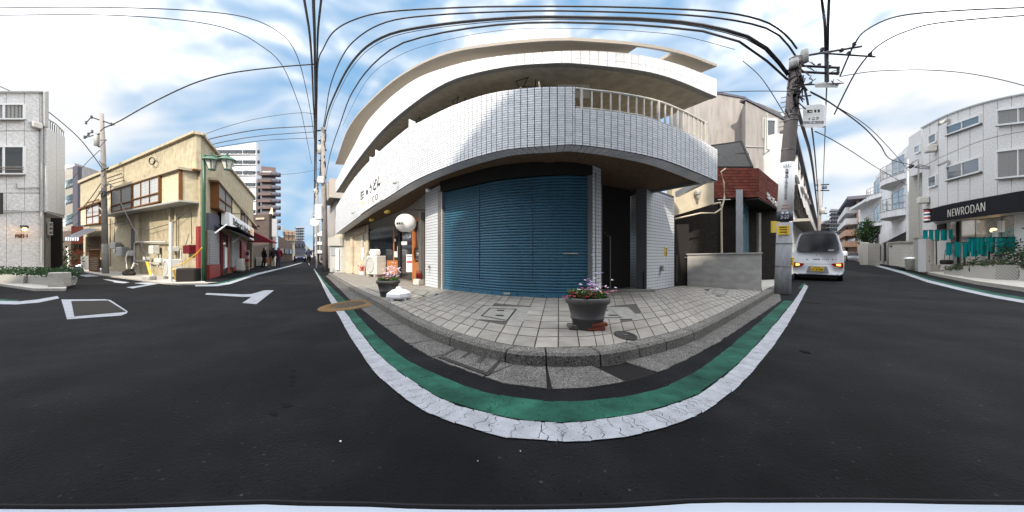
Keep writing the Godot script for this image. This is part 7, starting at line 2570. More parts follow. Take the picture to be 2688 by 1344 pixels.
func poles_and_wires() -> void:
	# right pole, close by
	var D := 8.47
	var ax := func(y: float) -> Vector3: return P(cv([140, 2090, 300, 2078, 427, 2067, 605, 2059, 780, 2054], y), y, D)
	var t := thing("utility_pole", "thick concrete utility pole with a clinic advertisement beside the van", "utility pole", G(2054, 772))
	var m := MB.new()
	m.sg = 1
	var base := G(2054, 772)
	m.tube([base + Vector3(0, -0.05, 0), ax.call(640), ax.call(420), ax.call(280), ax.call(152)], [0.165, 0.158, 0.145, 0.135, 0.125], 20)
	part(t, "shaft", m, M.pole_old)
	m = MB.new()
	m.sg = 1
	m.tube([base + Vector3(0, 0.02, 0), ax.call(700), ax.call(585)], [0.169, 0.164, 0.16], 20)
	part(t, "lower_sleeve", m, M.pole_plate)
	m = MB.new()
	m.sg = 1
	m.tube([ax.call(556), ax.call(428)], [0.163, 0.154], 20)
	var ad := part(t, "advert_wrap", m, M.sign_white)
	m = MB.new()
	m.sg = 1
	m.tube([ax.call(580), ax.call(556)], [0.164, 0.163], 20)
	part(t, "address_plate", m, M.navy_plate)
	var nd := Vector3(-base.x, 0, -base.z).normalized()
	var ex := Vector3(nd.z, 0, -nd.x)
	var word := ["tree", "roof", "me", "te", "i", "ka", "ru", "ku", "ri", "ni", "tsu", "ku"]
	m = MB.new()
	for k in word.size():
		var p: Vector3 = (ax.call(452.0 + k * 6.85) as Vector3) + nd * 0.163 - ex * 0.035
		write(m, [word[k]], p, ex * 0.07, Vector3(0, 0.058, 0), Vector3.ZERO, 0.010, nd * 0.004)
	part(ad, "advert_lettering", m, M.black_ink)
	var o: Vector3 = (ax.call(443) as Vector3) + nd * 0.158 - ex * 0.09
	text(ad, "KMC", "Droid Serif", o, ex * 0.18, Vector3(0, 0.085, 0), M.grey_ink, "advert_initials", 0.006)
	m = MB.new()
	for k in [[541, 0.16], [549, 0.18]]:
		m.box((ax.call(k[0]) as Vector3) + nd * 0.158, Vector3(k[1] * 0.8, 0.022, 0.016), Basis(ex, Vector3.UP, nd))
	part(ad, "advert_small_print", m, M.dull_red_ink)
	m = MB.new()
	o = (ax.call(575) as Vector3) + nd * 0.166 - ex * 0.08
	write(m, ["cross", "tree"], o + Vector3(0.0, 0.11, 0), ex * 0.07, Vector3(0, 0.07, 0), ex * 0.09, 0.01, nd * 0.004)
	part(t, "address_print", m, M.sign_white)
	text(t, "2-22", "Droid Sans", o, ex * 0.16, Vector3(0, 0.07, 0), M.sign_white, "address_number", 0.006)
	for k in [[2056, 605, 0.24, 0.22, "notice_plate"], [2072, 687, 0.17, 0.22, "notice_plate"]]:
		m = MB.new()
		var c := P(k[0], k[1], D) + nd * 0.168
		var sg := 5
		for i in sg:
			var a0: float = k[2] * (float(i) / sg - 0.5)
			var a1: float = k[2] * (float(i + 1) / sg - 0.5)
			var p0: Vector3 = c + ex * a0 - nd * a0 * a0 * 2.2
			var p1: Vector3 = c + ex * a1 - nd * a1 * a1 * 2.2
			var hh := Vector3(0, k[3] / 2, 0)
			m.hexa([p0 + hh, p1 + hh, p1 - hh, p0 - hh, p0 + hh - nd * 0.01, p1 + hh - nd * 0.01, p1 - hh - nd * 0.01, p0 - hh - nd * 0.01])
		var pl := part(t, k[4], m, M.yellow_plate)
		m = MB.new()
		for r in 3:
			m.box(c + Vector3(0, 0.07 - r * 0.06, 0) + nd * 0.002, Vector3(k[2] * 0.6, 0.022, 0.006), Basis(ex, Vector3.UP, nd))
		part(pl, "print", m, M.black_ink)
	for y in [305, 318, 395, 640, 700]:
		m = MB.new()
		m.tube([(ax.call(y) as Vector3), (ax.call(y - 1.4) as Vector3)], 0.172 if y > 500 else 0.152, 18)
		part(t, "steel_band", m, M.steel)
	for k in 7:
		m = MB.new()
		var p: Vector3 = ax.call(250.0 + k * 13.0)
		m.tube([p - ex * 0.1, p - ex * 0.24], 0.012, 5)
		part(t, "step_bolt", m, M.steel)
	# head gear: transformer, crossarms, insulators, bracket lamp
	m = MB.new()
	m.sg = 1
	m.lathe(P(2112, 165, D - 0.1), [[0.0, 0.0], [0.08, 0.01], [0.08, 0.3], [0.05, 0.34], [0.0, 0.35]], 16)
	part(t, "transformer", m, M.ac_grey)
	m = MB.new()
	m.sg = 1
	m.lathe(P(2084, 178, D - 0.12), [[0.0, 0.0], [0.10, 0.01], [0.10, 0.2], [0.0, 0.22]], 14)
	part(t, "junction_drum", m, M.ac_grey)
	for k in [[2092, 150, 2261, 122, 0.028], [2150, 139, 2297, 149, 0.022], [2092, 172, 2202, 178, 0.03], [2092, 188, 2200, 194, 0.03], [2096, 253, 2128, 251, 0.02]]:
		m = MB.new()
		m.tube([P(k[0], k[1], D), P(k[2], k[3], D + 0.2)], k[4], 5)
		part(t, "crossarm", m, M.wire)
	m = MB.new()
	m.tube([P(2201, 176, D + 0.2), P(2199, 196, D + 0.2)], 0.04, 4)
	m.tube([P(2170, 140, D + 0.1), P(2172, 216, D + 0.1)], 0.035, 6)
	for k in 12:
		var x := rng.randf_range(2120, 2200)
		var y := rng.randf_range(150, 212)
		m.tube([P(x, y, D + 0.1), P(x + rng.randf_range(-20, 20), y + rng.randf_range(4, 14), D + 0.1), P(x + rng.randf_range(-30, 10), y + rng.randf_range(-6, 16), D + 0.1)], 0.010, 4)
	part(t, "jumper_wires", m, M.wire).set_meta("kind", "stuff")
	for k in [[2242, 116], [2158, 130], [2209, 132], [2228, 140], [2284, 143], [2150, 172], [2176, 176]]:
		m = MB.new()
		m.sg = 1
		m.lathe(P(k[0], k[1], D + 0.15), [[0.02, -0.05], [0.05, -0.03], [0.03, 0.0], [0.05, 0.02], [0.02, 0.05]], 10)
		part(t, "insulator", m, M.slate)
	m = MB.new()
	m.hexa([P(2138, 220, D), P(2200, 220, D + 0.1), P(2198, 230, D + 0.1), P(2140, 230, D), P(2142, 216, D + 0.35), P(2204, 216, D + 0.45), P(2202, 224, D + 0.45), P(2144, 224, D + 0.35)])
	part(t, "bracket_lamp", m, M.ac_grey)
	m = MB.new()
	m.tube([P(2088, 224, D), P(2207, 219, D + 0.1)], 0.018, 5)
	for k in 26:
		var y := rng.randf_range(170, 300)
		var p: Vector3 = ax.call(y)
		m.tube([p + ex * rng.randf_range(-0.16, 0.2) + nd * 0.12, p + ex * rng.randf_range(-0.12, 0.22) + nd * 0.15 + Vector3(0, rng.randf_range(-0.3, 0.3), 0), p + ex * rng.randf_range(-0.2, 0.3) + nd * 0.1 + Vector3(0, rng.randf_range(-0.5, 0.2), 0)], 0.014, 4)
	part(t, "cable_tangle", m, M.wire).set_meta("kind", "stuff")
	# sign board hung on the pole
	t = thing("pole_sign", "white octagonal sign board hanging from the right utility pole", "sign", P(2135, 306, 8.9))
	var so := P(2108, 335, 8.9)
	var sx := P(2163, 335, 8.3) - so
	var sy := Vector3(0, (P(2108, 277, 8.9) - so).y, 0)
	var sn := sx.cross(sy).normalized()
	m = MB.new()
	m.plate(so - sn * 0.05, sx, sy, [Vector2(0.1, 0), Vector2(0.9, 0), Vector2(1, 0.06), Vector2(1, 0.94), Vector2(0.9, 1), Vector2(0.1, 1), Vector2(0, 0.94), Vector2(0, 0.06)], sn * 0.05)
	part(t, "board", m, M.sign_white)
	m = MB.new()
	for k in [[0.22, 0.66, 0.08, 0.12], [0.30, 0.74, 0.18, 0.04], [0.30, 0.66, 0.18, 0.04], [0.56, 0.66, 0.09, 0.12], [0.72, 0.66, 0.09, 0.12]]:
		m.plate(so, sx, sy, [Vector2(k[0], k[1]), Vector2(k[0] + k[2], k[1]), Vector2(k[0] + k[2], k[1] + k[3]), Vector2(k[0], k[1] + k[3])], sn * 0.004)
	part(t, "logo_bars", m, M.black_ink)
	m = MB.new()
	write(m, ["i", "ni", "ku"], so + sx * 0.25 + sy * 0.34, sx * 0.15, sy * 0.11, sx * 0.19, 0.014, sn * 0.004)
	part(t, "lettering", m, M.black_ink)
	m = MB.new()
	m.plate(so, sx, sy, [Vector2(0, 0.17), Vector2(1, 0.17), Vector2(1, 0.29), Vector2(0, 0.29)], sn * 0.004)
	var bandp := part(t, "blue_band", m, M.pole_plate)
	m = MB.new()
	write(m, ["box", "cross"], so + sx * 0.33 + sy * 0.185 + sn * 0.004, sx * 0.12, sy * 0.09, sx * 0.18, 0.012, sn * 0.003)
	part(bandp, "band_lettering", m, M.sign_white)
	m = MB.new()
	m.tube([so + sy * 0.9, (ax.call(290) as Vector3)], 0.012, 4)
	m.tube([so + sy * 0.1, (ax.call(330) as Vector3)], 0.012, 4)
	part(t, "bracket", m, M.steel)
	# left pole by the yellow house
	t = thing("utility_pole", "concrete utility pole with transformer before the yellow house", "utility pole", G(277, 720))
	var d2 := 17.65
	m = MB.new()
	m.sg = 1
	m.tube([Q(277, d2, -0.05), P(275, 600, d2), P(271, 400, d2), P(267, 298, d2)], [0.125, 0.115, 0.095, 0.075], 14)
	part(t, "shaft", m, M.pole_concrete)
	m = MB.new()
	m.sg = 1
	m.tube([Q(277, d2, 0.0), P(276, 640, d2)], [0.131, 0.123], 14)
	part(t, "lower_sleeve", m, M.concrete)
	m = MB.new()
	m.sg = 1
	m.lathe(P(254, 384, d2), [[0.0, 0.0], [0.10, 0.02], [0.105, 0.55], [0.07, 0.6], [0.0, 0.62]], 14)
	part(t, "transformer", m, M.ac_grey)
	for k in [[238, 307, 300, 328, 0.03], [226, 322, 240, 307, 0.02], [222, 362, 242, 345, 0.02], [222, 362, 270, 348, 0.022], [258, 385, 268, 387, 0.03], [250, 352, 272, 356, 0.025]]:
		m = MB.new()
		m.tube([P(k[0], k[1], d2), P(k[2], k[3], d2)], k[4], 5)
		part(t, "crossarm", m, M.dark_metal)
	for k in [[240, 307], [226, 322], [222, 360], [232, 352], [242, 345], [292, 326]]:
		m = MB.new()
		m.sg = 1
		m.lathe(P(k[0], k[1], d2), [[0.02, -0.09], [0.05, -0.06], [0.03, 0.0], [0.05, 0.04], [0.02, 0.09]], 8)
		part(t, "insulator", m, M.slate)
	m = MB.new()
	for k in 14:
		var y := rng.randf_range(340, 520)
		var x := lerpf(269, 274, (y - 340) / 180.0)
		m.tube([P(x - 6, y, d2 - 0.15), P(x + rng.randf_range(-14, 14), y + rng.randf_range(-12, 12), d2 - 0.2), P(x + rng.randf_range(-8, 10), y + rng.randf_range(-24, 24), d2 - 0.2)], 0.02, 4)
	part(t, "cable_tangle", m, M.wire).set_meta("kind", "stuff")
	m = MB.new()
	m.tube([P(261, 545, d2), P(268, 552, d2 - 0.1), P(268, 561, d2 - 0.1)], 0.035, 6)
	part(t, "pole_lamp", m, M.ac_white)
	# far left street poles
	for k in [[854, 711, 848, 335, 21.0, 0.15, "sunlit concrete utility pole at the end of the tiled pavement"], [835, 694, 832, 470, 38.0, 0.14, "second utility pole down the left street"], [824, 684, 824, 560, 70.0, 0.15, "third thin utility pole far down the left street"]]:
		t = thing("utility_pole", k[6], "utility pole", Q(k[0], k[4], 0), "poles along the left street")
		m = MB.new()
		m.sg = 1
		m.tube([Q(k[0], k[4], -0.05), P(k[2], k[3], k[4])], [k[5] * 1.15, k[5] * 0.8], 12)
		part(t, "shaft", m, M.pole_concrete)
		for j in 4:
			m = MB.new()
			var y: float = k[3] + (8 + j * 26) * 21.0 / k[4]
			var w: float = [16, 12, 18, 10][j] * 21.0 / k[4]
			m.tube([P(k[2] - w, y, k[4]), P(k[2] + w * 0.5, y - 1, k[4])], 0.05, 4)
			part(t, "crossarm", m, M.dark_metal)
		m = MB.new()
		for j in 10:
			var y: float = k[3] + rng.randf_range(0, 140) * 21.0 / k[4]
			m.tube([P(k[2] + rng.randf_range(-9, 6) * 21.0 / k[4], y, k[4]), P(k[2] + rng.randf_range(-9, 9) * 21.0 / k[4], y + 15.0 * 21.0 / k[4], k[4] - 0.1), P(k[2] + rng.randf_range(-4, 9) * 21.0 / k[4], y + 34.0 * 21.0 / k[4], k[4])], 0.035, 4)
		part(t, "cable_tangle", m, M.wire).set_meta("kind", "stuff")
		m = MB.new()
		m.sg = 1
		m.lathe(P(k[2] - 7 * 21.0 / k[4], k[3] + 70 * 21.0 / k[4], k[4]), [[0.0, 0.0], [0.16, 0.02], [0.16, 0.55], [0.0, 0.6]], 10)
		part(t, "transformer", m, M.ac_grey)
	for k in [[829, 846, 537, 576, 20.8, "tall blank white sign box on the sunlit utility pole"], [837, 848, 464, 481, 20.8, "small white box high on the sunlit utility pole"]]:
		m = MB.new()
		m.cbox(P((k[0] + k[1]) / 2.0, (k[2] + k[3]) / 2.0, k[4]), Vector3((k[1] - k[0]) / F * k[4], (k[3] - k[2]) / F * k[4], 0.3), 0.04)
		one("sign_box", m, M.sign_white, k[5], "sign")
	t = thing("traffic_mirror", "round traffic mirror below the blank sign box", "mirror", P(826, 583, 26))
	m = MB.new()
	m.tube([P(827, 583, 26), P(827, 583, 26) + Vector3(0.02, 0, 0.08)], 0.32, 18)
	part(t, "disc", m, M.white_metal)
	m = MB.new()
	m.tube([Q(831, 26, 0), P(831, 575, 26)], 0.05, 6)
	m.tube([P(831, 583, 26), P(827, 583, 26)], 0.04, 5)
	part(t, "post", m, M.ac_grey)
	# far right pole
	t = thing("utility_pole", "distant utility pole above the van roof", "utility pole", Q(2150, 34, 0))
	m = MB.new()
	m.sg = 1
	m.tube([Q(2150, 34, -0.05), P(2150, 470, 34)], [0.17, 0.11], 10)
	part(t, "shaft", m, M.pole_concrete)
	for k in [[2140, 486, 2176, 484], [2143, 500, 2176, 500], [2150, 548, 2168, 546], [2150, 560, 2170, 561]]:
		m = MB.new()
		m.tube([P(k[0], k[1], 34), P(k[2], k[3], 34)], 0.06, 5)
		part(t, "crossarm", m, M.dark_metal)
	m = MB.new()
	m.sg = 1
	m.lathe(P(2158, 562, 33.8), [[0.0, 0.0], [0.22, 0.02], [0.22, 0.6], [0.0, 0.64]], 12)
	part(t, "transformer", m, M.ac_grey)
	m = MB.new()
	m.sg = 1
	m.lathe(P(2164, 496, 33.8), [[0.0, 0.0], [0.2, 0.02], [0.2, 0.3], [0.0, 0.32]], 12)
	part(t, "switch", m, M.slate)
	# wires; each run is a cable of its own
	var runs := [
		["thick cable arching low over the corner building from pole to pole", [846, 560, 858, 450, 897, 313, 939, 219, 1017, 136, 1122, 94, 1344, 62, 1605, 62, 1813, 78, 1918, 99, 1996, 146, 2068, 209], 9.4, 5.34, 0.026],
		["thickest cable bundle arching over the corner building", [838, 480, 844, 400, 856, 313, 887, 230, 929, 157, 991, 104, 1096, 73, 1344, 47, 1605, 47, 1761, 55, 1866, 70, 1970, 99, 2022, 136, 2068, 195], 9.6, 5.5, 0.04],
		["lashing wire just under the thickest cable bundle", [842, 480, 849, 400, 862, 313, 893, 234, 935, 163, 997, 111, 1100, 80, 1344, 54, 1605, 53, 1761, 61, 1866, 77, 1970, 107, 2022, 145, 2066, 200], 9.5, 5.45, 0.01],
		["second cable from the top arching across the sky", [836, 400, 853, 308, 866, 230, 897, 151, 939, 99, 1017, 57, 1148, 39, 1344, 30, 1500, 29, 1761, 37, 1918, 52, 2022, 78, 2066, 115, 2092, 152], 9.6, 5.9, 0.022],
		["topmost cable arching across the sky to the right pole", [833, 260, 835, 167, 850, 125, 876, 83, 929, 52, 1017, 31, 1200, 20, 1344, 17, 1605, 18, 1866, 29, 1996, 52, 2060, 89, 2092, 128], 9.6, 6.15, 0.022],
		["hair thin wire above the roof eave of the corner building", [900, 330, 960, 215, 1040, 150, 1160, 108, 1344, 77, 1560, 76, 1700, 84, 1800, 96, 1930, 130], 8.6, 6.6, 0.007],
		["upper thin wire arching over the left part of the sky", [-300, 17, 0, 19, 313, 20, 522, 29, 652, 47, 730, 83, 772, 130, 798, 209, 819, 318, 828, 400], 9.0, 9.4, 0.016],
		["lower thin wire arching over the left part of the sky", [-300, 42, 0, 40, 261, 39, 470, 52, 600, 76, 678, 115, 741, 172, 783, 271, 796, 318, 818, 430], 9.0, 9.4, 0.016],
		["cable from the left pole top across the sky to the far poles", [272, 336, 313, 318, 380, 280, 470, 235, 540, 208, 616, 190, 730, 176, 832, 168], 7.4, 9.0, 0.026],
		["dark cable climbing steeply above the left street", [824, 560, 826, 400, 822, 250, 818, 150, 812, 80, 804, 30, 794, -30], 9.4, 8.6, 0.04],
		["dark cable climbing above the left street beside another", [826, 560, 828, 400, 828, 250, 827, 150, 826, 80, 824, 30, 822, -60], 9.4, 8.6, 0.05],
		["third dark cable climbing above the left street", [830, 560, 831, 400, 832, 250, 833, 150, 835, 80, 840, 30, 850, -60], 9.4, 8.6, 0.035],
		["slack black cable over the yellow house front", [276, 470, 340, 448, 430, 415, 529, 372, 610, 352, 700, 338, 828, 331], 5.0, 9.0, 0.026],
		["second slack cable over the yellow house front", [276, 480, 350, 455, 440, 420, 529, 387, 610, 368, 700, 355, 828, 346], 4.8, 9.0, 0.022],
		["third slack cable over the yellow house front", [277, 488, 360, 462, 450, 428, 529, 397, 610, 380, 700, 368, 828, 362], 4.6, 9.0, 0.018],
		["thin wire above the yellow roof towards the far poles", [300, 480, 420, 400, 539, 352, 620, 325, 700, 307, 790, 296, 828, 300], 5.6, 9.2, 0.012],
		["thin wire crossing before the white tower", [596, 432, 640, 446, 690, 456, 740, 458, 800, 452, 850, 440], 4.2, 8.0, 0.012],
		["wire slanting down past the panel building roof", [-80, 200, 0, 227, 60, 256, 122, 290, 200, 355, 240, 402, 268, 442], 8.0, 5.5, 0.018],
		["wire from the left pole down into the alley", [266, 480, 230, 530, 190, 570, 139, 598], 4.8, 3.6, 0.02],
		["second wire from the left pole down into the alley", [266, 500, 235, 545, 200, 590, 150, 625], 4.4, 3.2, 0.02],
		["thin wire from the left pole towards the grey apartments", [262, 394, 225, 430, 190, 470, 168, 500], 6.4, 6.8, 0.014],
		["cable climbing from the right pole out of the picture", [2171, 215, 2172, 160, 2173, 110, 2174, 60, 2176, 10, 2180, -60], 5.6, 7.4, 0.03],
		["twin of the cable climbing from the right pole", [2168, 215, 2168, 160, 2167, 110, 2165, 60, 2160, 20, 2150, -60], 5.6, 7.4, 0.03],
		["long thin cable running down the right street to the far pole", [2170, 225, 2167, 300, 2163, 420, 2158, 540, 2153, 600], 5.4, 6.4, 0.016],
		["thick bundle running from the right pole down the street", [2086, 250, 2094, 291, 2112, 350, 2127, 405, 2138, 480, 2146, 560, 2149, 600], 4.6, 5.6, 0.045],
		["second bundle running from the right pole down the street", [2100, 200, 2116, 250, 2130, 330, 2141, 430, 2147, 520, 2150, 590], 5.2, 6.0, 0.026],
		["wire below the bundle along the white terrace", [2088, 360, 2098, 420, 2116, 480, 2134, 545, 2146, 610], 3.9, 5.0, 0.02],
		["upper wire sweeping right from the crossarm", [2205, 200, 2245, 112, 2283, 73, 2361, 42, 2492, 29, 2688, 20, 2900, 16], 5.8, 7.5, 0.018],
		["lower wire sweeping right from the crossarm", [2190, 300, 2240, 200, 2283, 141, 2320, 110, 2377, 83, 2466, 60, 2688, 41, 2900, 36], 5.4, 7.5, 0.018],
		["thin arching wire above the barber building", [2205, 201, 2270, 190, 2335, 185, 2440, 184, 2544, 193, 2640, 212, 2720, 234], 5.5, 6.4, 0.012],
		["service cable down to the barber building wall", [2128, 241, 2180, 270, 2265, 332, 2310, 380, 2338, 418, 2400, 434], 5.2, 6.4, 0.02],
		["second service cable beside the barber building", [2130, 244, 2185, 274, 2275, 330, 2340, 395, 2385, 448], 5.2, 6.2, 0.012],
		["thin wire to the balcony house", [2140, 345, 2180, 364, 2240, 400, 2300, 439, 2381, 486], 4.0, 6.2, 0.014],
		["thin wire before the stepped apartments", [1884, 242, 1940, 240, 2000, 239, 2080, 240], 5.2, 5.0, 0.01],
		["thin wire rising behind the right pole", [1950, 160, 1990, 195, 2020, 235, 2060, 300], 6.2, 5.0, 0.01],
	]
	for r in runs:
		m = MB.new()
		wire(m, r[1], r[2], r[3], r[4])
		one("overhead_cable", m, M.wire, r[0], "cable", "overhead cables")

func van() -> void:
	var o := G(2146, 737)
	var fwd := Vector3(0.682, 0, -0.732)
	var r := Vector3(0.732, 0, 0.682)
	var up := Vector3.UP
	var t := thing("white_van", "white small van seen from behind with yellow number plate and lit brake lamps", "van", o)
	var L := func(u: float, v: float, w: float) -> Vector3: return o + r * u + up * v + fwd * w
	# outline of the rear, half width at height
	var prof := [[0.62, 0.24], [0.705, 0.28], [0.735, 0.40], [0.735, 0.62], [0.725, 0.95], [0.70, 1.15], [0.65, 1.42], [0.585, 1.68], [0.53, 1.82], [0.43, 1.90], [0.2, 1.945]]
	var rings := []
	# per section: distance, shrink, and how far the top leans forward
	for s in [[0.05, 0.90, -0.02], [0.0, 0.955, -0.01], [-0.01, 0.98, 0.0], [0.10, 1.0, 0.0], [1.6, 1.0, 0.0], [2.5, 0.98, 0.0], [3.2, 0.9, 0.0]]:
		var ring := []
		for side in [1, -1]:
			var pr := prof.duplicate()
			if side < 0:
				pr.reverse()
			for p in pr:
				var lean: float = maxf(0.0, p[1] - 0.95) * 0.30
				if s[0] > 1.0:
					lean = 0.0
				if s[0] > 3.0 and p[1] > 0.95:
					lean = -(p[1] - 0.95) * 1.0
				ring.append(L.call(p[0] * s[1] * side, 0.24 + (p[1] - 0.24) * (0.985 + 0.015 * s[1]), s[0] + lean))
		rings.append(ring)
	var m := MB.new()
	m.sg = 1
	m.loft(rings, true)
	part(t, "body", m, M.van_white)
	# a flat thing on the rear: corner list in (u, v)
	var flat := func(pts: Array, out: float, th: float) -> MB:
		var b := MB.new()
		var f := []
		var k := []
		for p in pts:
			var lean: float = maxf(0.0, p.y - 0.95) * 0.30
			f.append(L.call(p.x, p.y, -0.012 + lean - out))
			k.append(L.call(p.x, p.y, -0.012 + lean - out + th))
		b.fan(f)
		for i in f.size():
			b.quad(f[i], f[(i + 1) % f.size()], k[(i + 1) % f.size()], k[i])
		return b
	# rear window
	var gl := []
	for p in [[-0.50, 1.13], [0.50, 1.13], [0.585, 1.16], [0.60, 1.24], [0.565, 1.5], [0.515, 1.72], [0.48, 1.795], [0.40, 1.825], [-0.40, 1.825], [-0.48, 1.795], [-0.515, 1.72], [-0.565, 1.5], [-0.60, 1.24], [-0.585, 1.16]]:
		gl.append(Vector2(p[0], p[1]))
	part(t, "rear_window", flat.call(gl, 0.012, 0.03), M.tint_glass)
	part(t, "window_sticker", flat.call([Vector2(0.30, 1.15), Vector2(0.46, 1.15), Vector2(0.46, 1.19), Vector2(0.30, 1.19)], 0.018, 0.01), M.pole_plate)
	part(t, "high_brake_lamp", flat.call([Vector2(-0.1, 1.86), Vector2(0.06, 1.86), Vector2(0.06, 1.885), Vector2(-0.1, 1.885)], 0.012, 0.02), M.black_ink)
	for s in [-1, 1]:
		var tl := part(t, "tail_lamp", flat.call([Vector2(s * 0.70, 0.52), Vector2(s * 0.47, 0.545), Vector2(s * 0.38, 0.63), Vector2(s * 0.40, 0.665), Vector2(s * 0.70, 0.70), Vector2(s * 0.715, 0.6)], 0.02, 0.05), M.tail_red)
		part(tl, "lit_lens", flat.call([Vector2(s * 0.64, 0.575), Vector2(s * 0.53, 0.585), Vector2(s * 0.52, 0.645), Vector2(s * 0.64, 0.655)], 0.027, 0.01), M.lit_tail)
		m = MB.new()
		m.sg = 1
		m.tube([L.call(s * 0.53, 0.27, 0.55), L.call(s * 0.70, 0.27, 0.55)], 0.27, 20)
		part(t, "wheel", m, M.rubber)
		m = MB.new()
		m.sg = 1
		m.tube([L.call(s * 0.53, 0.27, 2.6), L.call(s * 0.70, 0.27, 2.6)], 0.27, 20)
		part(t, "wheel", m, M.rubber)
		m = MB.new()
		m.cbox(L.call(s * 0.82, 1.05, 2.5), Vector3(0.14, 0.2, 0.1), 0.03, Basis(r, up, -fwd))
		part(t, "door_mirror", m, M.van_white)
	part(t, "bumper_recess", flat.call([Vector2(-0.22, 0.34), Vector2(0.22, 0.34), Vector2(0.32, 0.31), Vector2(0.27, 0.55), Vector2(-0.27, 0.55), Vector2(-0.32, 0.31)], 0.006, 0.02), M.pole_plate)
	part(t, "bumper_line", flat.call([Vector2(-0.38, 0.635), Vector2(0.38, 0.635), Vector2(0.38, 0.647), Vector2(-0.38, 0.647)], 0.006, 0.02), M.grey_ink)
	var np := part(t, "number_plate", flat.call([Vector2(-0.19, 0.365), Vector2(0.17, 0.365), Vector2(0.17, 0.54), Vector2(-0.19, 0.54)], 0.02, 0.02), M.yellow_plate)
	text(np, "3 99", "Droid Sans", L.call(-0.05, 0.385, -0.034), r * 0.20, up * 0.085, M.black_ink, "plate_number", 0.008, 700)
	m = MB.new()
	write(m, ["tree", "cross", "box"], L.call(-0.09, 0.49, -0.034), r * 0.04, up * 0.04, r * 0.055, 0.008, -fwd * 0.004)
	write(m, ["wa"], L.call(-0.16, 0.40, -0.034), r * 0.06, up * 0.06, r * 0.05, 0.01, -fwd * 0.004)
	part(np, "plate_print", m, M.black_ink)
	m = MB.new()
	write(m, ["wa", "i", "e", "su", "dot", "ho", "bar", "mu"], L.call(0.12, 0.79, -0.014), r * 0.046, up * 0.055, r * 0.054, 0.012, -fwd * 0.006)
	part(t, "company_lettering", m, M.black_ink)
	part(t, "company_badge", flat.call([Vector2(-0.13, 0.80), Vector2(0.08, 0.80), Vector2(0.08, 0.845), Vector2(-0.13, 0.845)], 0.004, 0.01), M.pole_plate)
	m = MB.new()
	m.plate(L.call(-0.34, 0.79, -0.016), r, up, [Vector2(0.0, 0.0), Vector2(0.07, 0.0), Vector2(0.035, 0.06)], -fwd * 0.004)
	part(t, "triangle_mark", m, M.grey_ink)
	text(t, "e-house", "Droid Sans", L.call(-0.12, 0.808, -0.022), r * 0.18, up * 0.03, M.black_ink, "badge_lettering", 0.004)
	m = MB.new()
	m.sg = 1
	m.lathe(L.call(-0.03, 0.975, -0.02), [[0.0, -0.03], [0.03, 0.0], [0.0, 0.03]], 10)
	part(t, "maker_emblem", m, M.steel)
	m = MB.new()
	m.box(L.call(0.0, 0.2, 1.5), Vector3(1.2, 0.14, 2.9), Basis(r, up, -fwd))
	part(t, "chassis", m, M.rubber)
	m = MB.new()
	m.tube([L.call(-0.25, 1.0, -0.005), L.call(-0.1, 1.0, -0.005)], 0.004, 4)
	part(t, "badge_line", m, M.steel)

func flower_pot(o: Vector3, s: float, label: String, blooms: Array, n: int) -> void:
	var t := thing("flower_pot", label, "flower pot", o)
	var m := MB.new()
	m.sg = 1
	m.lathe(o, [[0.20 * s, 0.0], [0.215 * s, 0.02 * s], [0.25 * s, 0.16 * s], [0.262 * s, 0.165 * s], [0.262 * s, 0.185 * s], [0.255 * s, 0.19 * s], [0.305 * s, 0.385 * s], [0.335 * s, 0.395 * s], [0.345 * s, 0.42 * s], [0.345 * s, 0.475 * s], [0.33 * s, 0.49 * s], [0.30 * s, 0.485 * s], [0.29 * s, 0.44 * s]], 36)
	part(t, "pot", m, M.pot)
	m = MB.new()
	m.lathe(o, [[0.295 * s, 0.43 * s], [0.0, 0.46 * s]], 24)
	part(t, "soil", m, M.soil)
	for kk in 2:
		m = MB.new()
		for i in n:
			var a := rng.randf() * TAU
			var q := sqrt(rng.randf()) * 0.30 * s
			leaf(m, o + Vector3(cos(a) * q, (0.46 + rng.randf() * 0.12) * s, sin(a) * q), rng.randf_range(0.05, 0.10) * s)
		part(t, "leaves", m, [M.leaf1, M.leaf][kk])
	for b in blooms:
		m = MB.new()
		for i in b[1]:
			var c: Vector3 = o + Vector3(b[2] + rng.randfn(0, b[4]), 0, b[3] + rng.randfn(0, b[4])) * s
			c.y = o.y + (b[5] + absf(rng.randfn(0, b[6]))) * s
			for k in 5:
				var an := TAU * k / 5.0 + rng.randf()
				var d := Vector3(cos(an), rng.randf_range(0.0, 0.6), sin(an) + 0.4).normalized() * 0.030 * s
				var e := d.cross(Vector3.UP).normalized() * 0.018 * s
				m.quad(c, c + d * 0.6 + e, c + d * 1.1, c + d * 0.6 - e)
		part(t, b[7], m, M[b[0]]).set_meta("kind", "stuff")

